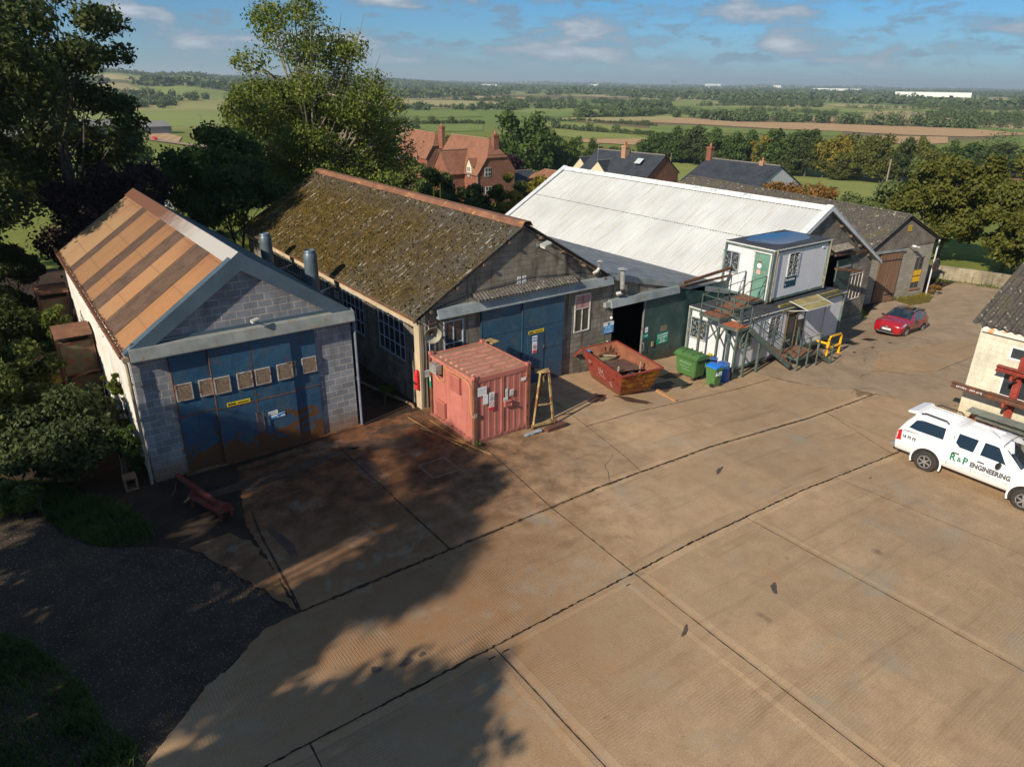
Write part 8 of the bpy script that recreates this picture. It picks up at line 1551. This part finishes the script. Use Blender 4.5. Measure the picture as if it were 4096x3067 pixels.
def mid_trees():
    protos = {}
    def pro(kd, v):
        if (kd, v) not in protos: protos[(kd, v)] = tree_parts(400+v*13+len(kd), 1.0*10, 10, .4, kd, 5200, .30, 34, 'wide', None, 1, v == 0)
        return protos[(kd, v)]
    T = [(114.6,151.6,20.6,17.4,'green','largest rounded tree beside the brick house'),(127,154.5,15.5,11,'green','rounded tree right of the largest one by the brick house'),(141.1,162.2,14,9.3,'green','tree between the largest tree and the slate houses'),(155.2,169.7,12.5,8.5,'green','tree behind the slate-roofed houses'),(86.5,117.5,8.6,7,'purple','copper-purple tree behind the gable of the brick house'),(101.8,148.4,12.5,6.7,'green','slim tree behind the brick house chimney'),(114.5,182,14,9,'olive','tree behind the left brick roof'),(117,198,12,9,'green','tree far behind the left brick roof'),
         (245.2,227.5,14.1,14.3,'green','first tree at the left end of the tree belt'),(246.5,216.4,15.4,14.9,'green','second tree from the left in the tree belt'),(247.8,204.7,16.3,15.4,'dark','dark tree third from the left in the tree belt'),(249.1,193.5,16.0,14.1,'green','broad tree in the left third of the tree belt'),(250.4,182.9,16.9,14.7,'green','tree in the belt right above the tall brick chimney'),(251.1,174.7,14.9,10.8,'yellow','narrow yellowing tree in the belt above the long slate roof'),(251.8,166.7,18.2,16.7,'green','tallest green tree in the middle of the belt'),(250.8,155.1,18.2,15.3,'dark','dark tall tree in the middle of the belt'),(249.7,146.9,15.2,11.6,'olive','lower olive tree right of the dark tall one in the belt'),(249.2,142.1,16.3,13.1,'yellow','golden tree right of the belt centre'),(248.9,133.2,17.4,15.9,'olive','olive tree right of the golden one in the belt'),(248.7,124.9,16.2,13.9,'olive','olive tree second from the right in the front of the belt'),(250.2,118.5,15.3,12.2,'dark','dark tree near the right end of the belt'),(251.5,113.1,14.9,12.0,'olive','olive tree at the right end of the belt'),(260.2,223.1,11.3,16.6,'bush','low wide tree behind the left end of the belt'),(262.4,196.8,12.3,15.6,'green','low wide tree behind the left third of the belt'),(264.0,170.8,12.4,16.5,'olive','low wide tree behind the middle of the belt'),(267.4,147.1,12.9,15.6,'green','low wide tree behind the golden tree of the belt'),(270.5,132.7,12.9,13.4,'olive','low wide tree behind the right end of the belt'),
         (247,188,8,13,'bush','low leafy skirt tree in the left of the belt'),(248,161,8,14,'bush','low leafy skirt tree in the middle of the belt'),(246,137,8,13,'olive','low leafy skirt tree in the right of the belt'),
         (179.5,181.1,10.5,9.4,'green','small tree left of the belt near the stubble'),(179.3,174.2,9,7.7,'green','small tree by the field gate left of the belt'),(179.6,188,9,8,'yellow','small yellowing tree left of the belt'),(306,123,13,24,'green','wide tree in the far hedge at the right'),(320,115.7,13,24,'dark','wide dark tree at the right edge beyond the ploughed field'),(302,132.7,12,13,'green','tree in the far hedge above the ploughed field'),(281,130.6,17,10,'olive','lone tall olive tree in the field gap at the right'),(276,116.9,15.5,10,'green','tree beside the lone tall one at the right'),(292,108,12,16,'dark','dark tree of the far hedge at the right edge'),(27.6,170,17.5,10,'green','rounded tree standing beside the far farm barns'),(330,140,10,16,'green','hedge tree behind the stubble at the right'),(22,190,11,11,'dark','dark tree left of the far farm barns')]
    for i, (x, y, h, w, kd, lab) in enumerate(T):
        place_tree('field_tree', lab, x, y, hz(x, y)-.3, pro(kd, i % 2), (w/9.2, w/9.2, h/10), i*1.3, 'trees in the fields beyond')
mid_trees()
def inpoly(x, y, P):
    c = False; j = len(P)-1
    for i in range(len(P)):
        if (P[i][1] > y) != (P[j][1] > y) and x < (P[j][0]-P[i][0])*(y-P[i][1])/(P[j][1]-P[i][1])+P[i][0]: c = not c
        j = i
    return c
def hedges():
    HD = [(5, [(448.2, 845.0), (509.1, 883.6), (533.0, 819.2), (620.1, 852.2)]), (5, [(668.4, 838.5), (705.7, 766.8), (698.4, 614.8)]), (6, [(532.6, 613.1), (552.1, 586.9), (609.2, 584.3), (717.1, 631.4)]), (4, [(302.3, 591.6), (309.8, 549.1), (353.2, 543.1), (359.1, 527.7)]), (3, [(443.9, 546.9), (474.3, 525.3), (477.0, 438.2)]), (4, [(383.4, 461.9), (373.8, 404.9), (386.4, 360.2)]), (5, [(276.0, 491.8), (288.9, 546.0), (282.3, 561.1)]), (8, [(662.5, 621.8), (696.2, 586.3), (676.4, 529.0), (679.8, 462.9)]), (7, [(673.8, 454.8), (712.4, 414.7), (722.9, 368.2), (732.6, 325.4), (779.6, 270.9)]), (7, [(882.6, 654.3), (916.9, 584.6), (837.1, 488.5)]), (9, [(814.5, 454.6), (877.0, 409.5), (832.1, 289.7)]), (8, [(1170.5, 668.1), (1240.8, 609.6), (1341.3, 472.5)]), (6, [(978.9, 815.8), (1145.7, 798.0), (1226.1, 750.8)]), (7, [(682.6, 1304.2), (788.3, 1211.3), (831.9, 1071.2), (890.2, 968.1), (1195.6, 1055.9)]), (10, [(404.2, 163.0), (431.8, 146.2)]), (2, [(255.0, 221.6), (259.5, 208.1)])]
    labs = ['pale hedge with willows in the plain above the brick roofs', 'hedge across the plain above the white roof', 'dark hedge band left of the big stubble field', 'short hedge behind the left brick roof', 'thin hedge between two mown strips', 'hedge above the slate houses', 'hedge beside the straw strip at left', 'hedge with oaks above the stubble field, left part', 'hedge with oaks above the stubble field, right part', 'hedge in the pasture right of centre', 'thick hedge above the stubble at the right', 'hedge before the pale hay meadow', 'hedge along the far pasture', 'long dark hedge at the foot of the far woods', 'short dark hedge above the ploughed field', 'low hedge at the gap left of the tree belt', 'low scrub']
    for i, (h, P) in enumerate(HD):
        rs = random.Random(60+i); cl = []
        for a, b in zip(P, P[1:]):
            L = math.hypot(b[0]-a[0], b[1]-a[1]); n = max(2, int(L/(h*.55)))
            for k in range(n):
                t_ = (k+rs.random())/n; x = a[0]+(b[0]-a[0])*t_+rs.gauss(0, h*.25); y = a[1]+(b[1]-a[1])*t_+rs.gauss(0, h*.25); q = h*rs.uniform(.35, .6)*(1.8 if rs.random() < .16 else 1)
                cl.append((x, y, hz(x, y)+q*.75, q*.95, q*.95, q*.85, q*q))
        n = min(14000, len(cl)*110); me = leaves_mesh('hedge', cl, n, .62 if h > 3 else .4, 60+i, LM['far'] if i not in (3, 15, 16) else LM['bush'], shell=.4); o = bpy.data.objects.new('hedge', me); C.objects.link(o); tag(o, labs[i], 'hedge', 'field hedges')
hedges()
def far_woods():
    from mathutils import noise
    rs = random.Random(11); A = []; B = []; FP = [p for k, p, o in FIELDS]
    def ok(x, y): return not any(inpoly(x, y, p) for p in FP)
    t = 0
    while len(A) < 650 and t < 40000:
        t += 1; az = rad(36.7+rs.uniform(-36, 37)); r = 620*(1600/620)**rs.random(); x, y = r*math.sin(az), r*math.cos(az)
        if noise.noise(Vector((x*.004+5, y*.004, 0))) < .16 or not ok(x, y): continue
        q = rs.uniform(3.0, 6.5); A.append((x, y, hz(x, y)+q*.7, q, q, q*.9, q*q))
    t = 0
    while len(B) < 8500 and t < 120000:
        t += 1; az = rad(36.7+rs.uniform(-36, 37)); r = 1500*(11000/1500)**rs.random(); x, y = r*math.sin(az), r*math.cos(az)
        if noise.noise(Vector((x*.0016, y*.0016, 3)))+.35*noise.noise(Vector((x*.006, y*.006, 7))) < -.03+.08*(r < 2000) or not ok(x, y): continue
        q = rs.uniform(4.5, 9)*(1+r/16000); B.append((x, y, hz(x, y)+q*.6, q*1.3, q*1.3, q, q*q))
    # pollard willows and lone trees in the meadow
    for c, n, s, nm, lab in ((A, 90000, 1.25, 'near_woodland', 'scattered trees and copses across the farmland'), (B, 170000, 4.2, 'far_woodland', 'distant woodland running to the horizon')):
        me = leaves_mesh(nm, c, n, s, 9, LM['far'], shell=.45, asp=.7); o = bpy.data.objects.new(nm, me); C.objects.link(o); tag(o, lab, 'woodland', None, 'stuff')
far_woods()
def blades(name, lab, poly, n, h, kd, seed, cat='grass'):
    rg = random.Random(seed); xs = [p[0] for p in poly]; ys = [p[1] for p in poly]; V = []; tuft = [(rg.uniform(min(xs), max(xs)), rg.uniform(min(ys), max(ys)), rg.uniform(.5, 1.5)) for _ in range(70)]; m = MB(); k = 0
    while k < n:
        tx, ty, ts = rg.choice(tuft); x, y = tx+rg.gauss(0, .22), ty+rg.gauss(0, .22)
        if rg.random() < .3: x, y = rg.uniform(min(xs), max(xs)), rg.uniform(min(ys), max(ys))
        if not inpoly(x, y, poly): k += .2; continue
        k += 1; a = rg.uniform(0, 6.283); hh = h*ts*rg.uniform(.5, 1.2); dx, dy = math.cos(a), math.sin(a); w = .012; l = hh*rg.uniform(.3, .9); z = hz(x, y)
        m.raw([(x-dy*w, y+dx*w, z), (x+dy*w, y-dx*w, z), (x+dx*l*.5+dy*w*.7, y+dy*l*.5-dx*w*.7, z+hh*.75), (x+dx*l*.5-dy*w*.7, y+dy*l*.5+dx*w*.7, z+hh*.75), (x+dx*l, y+dy*l, z+hh*.8)], [(0, 1, 2, 3), (3, 2, 4)])
    me = bpy.data.meshes.new(name); me.from_pydata(m.v, [], m.f); me.materials.append(LM[kd]); o = bpy.data.objects.new(name, me); C.objects.link(o); tag(o, lab, cat, None, 'stuff')
blades('grass', 'tufted green grass on the verge beside the gravel', [(-2.6, 26), (-1.6, 24.2), (-.8, 22.8), (-.2, 21), (.25, 20), (1, 19.2), (1.65, 19.05), (2.0, 19.7), (1.4, 21.5), (.6, 22.8), (0, 24)], 9000, .22, 'green', 3)
blades('grass', 'dark rank grass and nettles in the bottom left corner', [(-3, 18.5), (-1.9, 17.3), (-1.4, 16.5), (-1, 15.7), (-.5, 14.4), (-.38, 13.2), (-.2, 12.8), (0, 12.2), (.1, 11.6), (-.6, 10.6), (-4, 12)], 12000, .2, 'green', 5)
blades('grass', 'rough paddock grass behind the sheds', [(9.8, 44), (10, 60), (18, 64), (26, 60), (24, 45), (14, 44)], 16000, .35, 'birch', 6)
blades('grass', 'weeds and moss at the foot of the barn wall', [(53.4, 24.2), (57.2, 23.4), (58, 23), (57, 23.0), (53.6, 23.8)], 700, .25, 'yellow', 7); blades('grass', 'weeds below the pale boundary wall', [(60.5, 27.2), (62.9, 25), (64, 22.3), (63, 20), (62.5, 20), (63.3, 22.3), (62.2, 24.6)], 1500, .25, 'birch', 8)
def pebbles():
    rg = random.Random(2); m = MB(); P = [(-6, 4), (0.2, 11.5), (1.6, 12.9), (3.1, 13.8), (3.6, 14.9), (2.9, 17.6), (1.6, 18.9), (.2, 20), (-.8, 22.5), (-3, 25), (-6, 25)]; k = 0
    while k < 6500:
        x, y = rg.uniform(-4, 3.8), rg.uniform(9, 24.5)
        if not inpoly(x, y, P): continue
        k += 1; s = rg.uniform(.008, .022); a = rg.uniform(0, 6); c, d = math.cos(a)*s, math.sin(a)*s; m.raw([(x+c, y+d, .004), (x-d, y+c, .004), (x-c, y-d, .004), (x+d, y-c, .004), (x+c*.3, y+d*.3, .008+s*.8)], [(0, 1, 4), (1, 2, 4), (2, 3, 4), (3, 0, 4)])
    tag(m.build('loose_stones', paint('pale_stones', (.20, .18, .15), .5, 30, .9)), 'loose pale stones scattered over the dark gravel', 'stones', None, 'stuff')
    m = MB(); k = 0
    for (cx, cy, sx, sy, n) in ((11.8, 20.5, .3, 1.6, 700), (12.0, 18.8, .2, .5, 150), (26.9, 11, 1.0, 3, 60), (28, 17.7, 2.5, .15, 150), (35, 17, 2, 1.2, 120), (58.5, 24.5, 1.5, 1, 200), (3.5, 15.5, .3, 1.4, 160), (8, 18, 8, 5, 120)):
        for _ in range(n):
            x, y = rg.gauss(cx, sx), rg.gauss(cy, sy); s = rg.uniform(.012, .04); a = rg.uniform(0, 6); c, d = math.cos(a)*s, math.sin(a)*s; z = hz(x, y)+.02
            if x > 12.2 and 18.6 < y < 22 and x < 15: continue
            m.raw([(x+c, y+d, z), (x-d*.5, y+c*.5, z+.012), (x-c, y-d, z), (x+d*.5, y-c*.5, z+.008)], [(0, 1, 2, 3)])
    tag(m.build('leaf_litter', paint('leaf_litter_brown', (.14, .075, .035), .5, 20, .9)), 'dry brown leaf litter beside the pink container and along joints', 'leaves', None, 'stuff')
pebbles()
# ---------------------------------------------------------------- houses of the village
M_brick = brickm('red_brick', (.22, .075, .045), (.34, .13, .08), (.26, .18, .14)); M_rend = paint('cream_render_wall', (.55, .48, .34), .1, .8, .9); M_whit = paint('whitewashed_wall', (.50, .52, .54), .12, .8, .9)
def m_tiles(name, a, b, row=.28):
    t = NT(name); p = t.pos(); x, y, z = t.sepx(p); n = t.noise(p, .5, 5); f = t.noise(p, 3, 6, .7); c = t.mix(t.rng(f, .35, .65), a, b); c = t.mix(t.rng(n, .45, .7, 0, .5), c, [k*.6 for k in a]); fr = t.math('FRACT', t.math('DIVIDE', z, row)); c = t.mix(t.rng(fr, .0, .25, .35, 0), c, [k*.4 for k in a]); t.color(c); t.bump(f, .05, .5); return t.set(.9, 0, .15)
M_tile = m_tiles('red_clay_tiles', (.185, .085, .055), (.28, .135, .085)); M_slate = m_tiles('dark_slate', (.028, .034, .044), (.055, .065, .08))
K_wf = paint('white_window_frame', (.62, .64, .66), .05, 4, .5)
def hwin(r, M, w, h, n=2):
    m = MB(); m.box(0, 0, 0, w, h, .05); m.xform(M); o = m.build('window', K_wf, r); g = MB()
    for k in range(n):
        for j in (0, 1): g.box(w*k/n+.07, h*j/2+.06, .052, w*(k+1)/n-.05, h*(j+1)/2-.05, .058)
    g.xform(M); g.build('pane', M_glass, o)
def house(name, lab, x0, x1, y0, y1, zb, ze, zr, wall, roof, axis='y', hip=(0, 0), over=.3, ang=0, piv=None, front=None, group='village houses'):
    """axis = ridge direction; hip = length of hip at each end"""
    r = thing(name, lab, 'house', ((x0+x1)/2, (y0+y1)/2, zb), 0, group); R = Matrix.Translation(((piv or (x0, y0))[0], (piv or (x0, y0))[1], 0))@Matrix.Rotation(rad(ang), 4, 'Z')@Matrix.Translation((-(piv or (x0, y0))[0], -(piv or (x0, y0))[1], 0))
    m = MB(); m.box(x0, y0, zb, x1, y1, ze)
    if axis == 'y':
        c = (x0+x1)/2; zz = zr-.12; f = lambda hp: (ze+(zz-ze)*.55) if hp else zz
        for (ya, hp) in ((y0, hip[0]), (y1-.25, hip[1])):
            if hp: q = .55; m.prism([(x0, ze), (x1, ze), (x1-(x1-c)*q, ze+(zz-ze)*q), (x0+(c-x0)*q, ze+(zz-ze)*q)], ya, ya+.25, 'y')
            else: m.prism([(x0, ze), (x1, ze), (c, zz)], ya, ya+.25, 'y')
    else:
        c = (y0+y1)/2
        for xa in (x0, x1-.25): m.prism([(y0, ze), (y1, ze), (c, zr-.12)], xa, xa+.25, 'x')
    m.xform(R); m.build('wall', wall, r); m = MB(); dz = over*(zr-ze)/((x1-x0 if axis == 'y' else y1-y0)/2)
    def slab(P): 
        m.face(P); m.face([(p[0], p[1], p[2]-.12) for p in P])
        for a, b in zip(P, P[1:]+P[:1]): m.face([a, b, (b[0], b[1], b[2]-.12), (a[0], a[1], a[2]-.12)])
    o = over
    if axis == 'y':
        h0, h1 = hip; a, b = y0-o*.6, y1+o*.6; k = .5
        for s, xe in ((1, x0-o), (-1, x1+o)):
            P = [(xe, a, ze-dz)]
            if h0: P += [(xe+s*(abs(c-xe))*k, a, ze-dz+(zr-ze+dz)*k), (c, a+h0, zr)]
            else: P += [(c, a, zr)]
            if h1: P += [(c, b-h1, zr), (xe+s*abs(c-xe)*k, b, ze-dz+(zr-ze+dz)*k)]
            else: P += [(c, b, zr)]
            P.append((xe, b, ze-dz)); slab(P)
        for hp, ye, yr in ((h0, a, a+h0), (h1, b, b-h1)):
            if hp: xl = x0-o+(c-x0+o)*k; xr = x1+o-(x1+o-c)*k; zz = ze-dz+(zr-ze+dz)*k; slab([(xl, ye, zz), (xr, ye, zz), (c, yr, zr)])
    else:
        for s, ye in ((1, y0-o), (-1, y1+o)): slab([(x0-o*.6, ye, ze-dz), (x1+o*.6, ye, ze-dz), (x1+o*.6, c, zr), (x0-o*.6, c, zr)])
    m.xform(R); m.build('roof', roof, r); m = MB(); 
    if axis == 'y': m.tube([(c, y0+hip[0], zr+.02), (c, y1-hip[1], zr+.02)], .12, 6)
    else: m.tube([(x0-o, c, zr+.02), (x1+o, c, zr+.02)], .12, 6)
    m.xform(R); m.build('ridge_tiles', paint('ridge_tile_'+roof.name, (.25, .15, .10) if roof is M_tile else (.16, .15, .14), .2, 4, .9), r); return r, R
def chimney(r, x, y, z0, z1, w=.9, d=.6, pots=1, mat=None):
    m = MB(); m.box(x-w/2, y-d/2, z0, x+w/2, y+d/2, z1-.35); m.box(x-w/2-.07, y-d/2-.07, z1-.35, x+w/2+.07, y+d/2+.07, z1-.15); m.box(x-w/2, y-d/2, z1-.15, x+w/2, y+d/2, z1); c = m.build('chimney', mat or M_brick, r); m = MB()
    for k in range(pots): m.lathe((x+(k-(pots-1)/2)*.35, y, z1), [(.14, 0), (.12, .5), (.15, .55)], 10)
    m.build('chimney_pot', paint('terracotta_pot', (.40, .16, .08), .15, 5, .8), c)
def village():
    r, R = house('brick_house', 'red brick house with a large clay tile roof, gable and small dormer facing the yard', 64.9, 72.2, 96.9, 110.5, -6.5, -1.5, 3.35, M_brick, M_tile, 'y', (2.2, 0)); chimney(r, 69.0, 98.0, .5, 4.1, 1.0, .8)
    hwin(r, wallM(66.2, 96.88, -2.2, '-y'), 1.15, 1.35); hwin(r, wallM(66.3, 96.88, -5.0, '-y'), 1.15, 1.2); hwin(r, wallM(64.88, 99.7, -2.4, '-x'), .9, 1.1)
    m = MB(); m.prism([(98.5, -1.9), (99.9, -1.9), (99.9, -.6), (99.2, .4), (98.5, -.6)], 64.7, 66.4, 'x'); d = m.build('dormer', M_rend, r); m = MB(); m.raw([(64.6, 98.35, -.75), (64.6, 99.2, .52), (67.2, 99.2, .52), (66.2, 98.35, -.75), (64.6, 100.05, -.75), (66.2, 100.05, -.75)], [(0, 1, 2, 3), (1, 4, 5, 2)]); m.build('dormer_roof', M_tile, d); hwin(d, wallM(64.68, 99.6, -2.3, '-x'), .75, 1.5)
    m = MB(); m.tube([(70.5, 99, 3.4), (70.5, 99, 5.6)], .03, 5); m.tube([(69.9, 99, 5.5), (71.0, 99, 5.5)], .02, 4); m.tube([(64.75, 96.8, -1.6), (64.75, 96.8, -6)], .06, 6); m.build('aerial', M_galv, r)
    r, R = house('brick_wing', 'steep clay tiled cross wing joining the left side of the brick house', 61.9, 68.6, 100.9, 105.9, -6.5, -1.6, 1.5, M_brick, M_tile, 'x')
    r, R = house('brick_house', 'left-hand brick house with long clay tile roof and white windows', 73.2, 79.2, 127.5, 140.5, -8, -1.9, 2.35, M_brick, M_tile, 'y', (1.5, 1.5)); chimney(r, 76.4, 126.9, -.5, 3.7, .7, 1.5)
    for y, w in ((131.5, 1.3), (135.2, .5), (138.4, 1.3)): hwin(r, wallM(73.18, y+w, -3.9, '-x'), w, 1.5)
    m = MB(); m.box(73.1, 129.6, -3.0, 73.2, 130.0, -2.5); m.build('alarm_box', K_red, r)
    r, R = house('slate_garage', 'small slate-roofed outbuilding just right of the brick house', 76.0, 82.9, 103.6, 109.0, -7, -4.6, -3.0, M_brick, M_slate, 'x')
    r, R = house('tiled_garage', 'low hip-roofed red tiled outbuilding left of the white roof ridge', 80.5, 85.5, 96.5, 104, -7, -4.2, -2.5, M_brick, M_tile, 'y', (1.6, 1.6))
    r, R = house('slate_house', 'brick gabled house with slate roof, skylight and tall chimney', 84.2, 92.6, 78.4, 92, -7, -1.2, 1.55, M_brick, M_slate, 'y', (0, 0), .25, 8, (84.2, 78.4)); chimney(r, 86.5, 85.9, .3, 2.6, 1.0, .9, 2, paint('buff_brick', (.36, .21, .13), .2, 5, .9))
    m = MB(); m.raw([(85.1, 81.2, .25), (86.2, 81.4, .95), (86.0, 82.5, .95), (84.9, 82.3, .25)], [(0, 1, 2, 3)]); m.build('skylight', paint('skylight_glass', (.45, .50, .52), .1, 3, .2), r); hwin(r, R@wallM(84.18, 80.9, -2.3, '-x'), 1.0, .8)
    house('cream_gable_wing', 'near cream rendered gable wing of the slate-roofed house', 82.4, 88.5, 85.6, 90.2, -7, -1.9, .3, M_rend, M_slate, 'x', (0, 0), .2, 4, (84, 86)); house('cream_gable_wing', 'farther cream rendered gable wing of the slate-roofed house', 83.5, 89.5, 91.0, 95.6, -7, -1.9, .3, M_rend, M_slate, 'x', (0, 0), .2, 4, (84, 91)); m = MB(); m.tube([(82.2, 87.8, .3), (82.2, 87.8, 3.6)], .03, 5); m.box(81.9, 87.5, 1.2, 82.5, 87.55, 1.24); tag(m.build('tv_aerial', M_galv), 'thin television aerial pole in front of the cream gable', 'aerial')
    r, R = house('slate_house', 'long white-gabled house with a broad dark slate roof behind the white warehouse roof', 92, 104, 64.6, 78.2, -8, -2.3, .75, M_whit, M_slate, 'y'); chimney(r, 97.8, 77.8, .3, 2.6, .8, .9); chimney(r, 98, 67.8, .4, 1.2, .8, .7, 1, paint('buff_brick', (.36, .21, .13), .2, 5, .9))
village()
# ---------------------------------------------------------------- poles, far buildings, road
def pole(lab, x, y, h, lean=0, r0=.13, guy=True):
    r = thing('telegraph_pole', lab, 'pole', (x, y, hz(x, y)), 0, 'telegraph poles'); z = hz(x, y); m = MB(); m.tube([(x, y, z-.3), (x+lean, y, z+h)], [r0, r0*.7], 8); m.build('post', paint('pole_timber', (.24, .19, .13), .2, 3, .9), r)
    if guy: m = MB(); m.tube([(x+lean*.7, y, z+h*.7), (x-2.8, y+2.8, z)], .02, 4); m.build('guy_wire', M_galv, r)
pole('leaning telegraph pole in the green field right of centre', 162.5, 80.2, 10.4, .1, .22); pole('thin telegraph pole left of the tall brick chimney before the tree belt', 168.8, 148.5, 8.5, 0, .13, False); pole('thin pole standing above the slate-roofed house', 131, 128, 10, 0, .13, False)
m = MB(); 
for a, b in (((162.6, 80.2, -3.0), (168.8, 148.5, -5.8)), ((162.6, 80.2, -3.0), (260, 60, -6))):
    a, b = Vector(a), Vector(b); P = [a.lerp(b, k/12)-Vector((0, 0, 1.4*math.sin(math.pi*k/12))) for k in range(13)]; m.tube(P, .025, 4)
tag(m.build('overhead_wire', M_cable), 'thin overhead wires running from the leaning pole', 'wire')
def far_box(nm, lab, x, y, w, d, h, rz, mat, roofm=None, rise=0):
    r = thing(nm, lab, 'building', (x, y, hz(x, y)), rad(rz), 'distant buildings'); m = MB(); m.box(-w/2, -d/2, -2, w/2, d/2, h); m.build('wall', mat, r, local=True)
    m = MB()
    if rise: m.prism([(-d/2-.3, h), (0, h+rise), (d/2+.3, h)], -w/2-.3, w/2+.3, 'x')
    else: m.box(-w/2-.4, -d/2-.4, h, w/2+.4, d/2+.4, h+.6)
    m.build('roof', roofm or mat, r, local=True)
fw = paint('far_white_wall', (.72, .74, .76), .05, .01, .8, 0, 0, (.1,.1,.1), 0); fg = paint('far_grey_roof', (.20, .20, .19), .1, .05, .8); fo = paint('far_green_cladding', (.10, .12, .08), .15, .1, .8)
for a in (('distant_warehouse', 'longest white warehouse on the plain at the right', 2850, 1310, 240, 60, 15, -62, fw), ('distant_warehouse', 'white warehouse just right of the longest one', 3060, 1010, 150, 60, 13, -66, fw), ('distant_warehouse', 'small white warehouse further right on the plain', 3350, 640, 90, 50, 9, -70, fw), ('distant_warehouse', 'long pale warehouse near the horizon right of centre', 4150, 2450, 260, 60, 16, -55, fw), ('distant_tower', 'dark tower block on the horizon', 6300, 5600, 60, 40, 58, -40, paint('far_dark_wall', (.14, .16, .19), .1, .05, .8)), ('distant_block', 'white block cluster right of the tower on the horizon', 6200, 5000, 150, 50, 30, -45, fw), ('distant_block', 'small white block on the horizon right of the white cluster', 5900, 4050, 60, 40, 26, -45, fw), ('distant_block', 'pale block left of the tower on the horizon', 4300, 4700, 80, 40, 18, -40, fw), ('distant_block', 'white block on the wooded ridge left of centre', 2700, 3900, 90, 40, 14, -30, fw),
          ('far_barn', 'green-clad farm barn beyond the paddock', 62, 505, 26, 18, 6.5, 10, fo, fg, 3), ('far_barn', 'grey-roofed farm barn with rooflights right of the green one', 92, 520, 30, 20, 4.5, 10, fg, fg, 3), ('far_barn', 'long grey roof left of the green farm barn', 30, 480, 24, 16, 4, 10, fg, fg, 3), ('far_shed', 'small weathered shed beside the far caravans', 17.8, 106, 3.2, 2.4, 2.1, 20, fg, fg, .7), ('caravan', 'white caravan parked beyond the paddock', 23.5, 112, 5.2, 2.2, 2.2, 5, fw), ('caravan', 'white caravan half hidden behind the tall airy tree', 30.5, 104, 5.0, 2.2, 2.2, 25, fw)): far_box(*a)
road = [(40, 520), (60, 420), (75, 330), (84, 265), (92, 215), (100, 180)]; m = MB(); rsr = random.Random(1)
strip_mb(m, [(86, 560), (78, 520), (88, 440), (100, 380), (112, 330)], 6, .6, rsr, .02); struct(m.build('country_road', M_tarmac))
r = thing('distant_car', 'tiny red car driving on the country road at far left', 'car', (86, 452, hz(86, 452)+.6), rad(100)); m = MB(); m.prism([(-2, .3), (2, .3), (2.05, .9), (1.1, 1.0), (.6, 1.5), (-1.2, 1.5), (-1.9, 1.0)], -.85, .85, 'y'); m.build('body', K_red, r, local=True); m = MB(); m.prism([(1.0, 1.02), (.6, 1.45), (-1.1, 1.45), (-1.7, 1.02)], -.86, .86, 'y'); m.build('window', M_glass, r, local=True)
# fences at the paddock
m = MB()
for k in range(18): x, y = 10+k*1.8, 62+k*.5; z = hz(x, y); m.box(x-.04, y-.04, z, x+.04, y+.04, z+1.2)
for h in (.4, .8, 1.15): m.tube([(10, 62, h), (40.6, 70.5, hz(40.6, 70.5)+h)], .015, 4)
tag(m.build('wire_fence', paint('fence_post_timber', (.2, .16, .11), .2, 4, .9)), 'post and wire fence across the paddock behind the trees', 'fence')
for lab, x, y in (('short yellow post behind the mossy ridge', 31.9, 45.5), ('taller yellow post behind the mossy ridge', 30.5, 44.2)): m = MB(); m.tube([(x-.0, y+8, hz(x, y)), (x, y+8, 3.9)], .06, 8); tag(m.build('yellow_post', K_yellow), lab, 'post')
# ---------------------------------------------------------------- haze over the plain
def haze():
    m = MB(); m.box(-26000, -3000, -26, 26000, 26000, 125); o = m.build('haze', None if False else paint('tmp_haze', (.5, .5, .5))); t = o.data.materials[0].node_tree; t.nodes.clear(); out = t.nodes.new('ShaderNodeOutputMaterial'); v = t.nodes.new('ShaderNodeVolumePrincipled'); v.inputs['Color'].default_value = (.74, .90, 1.0, 1); v.inputs['Density'].default_value = 1.25e-4; v.inputs['Anisotropy'].default_value = .2; t.links.new(v.outputs[0], out.inputs['Volume']); o['kind'] = 'stuff'; o['label'] = 'pale blue haze over the distant plain'; o['category'] = 'haze'
haze()
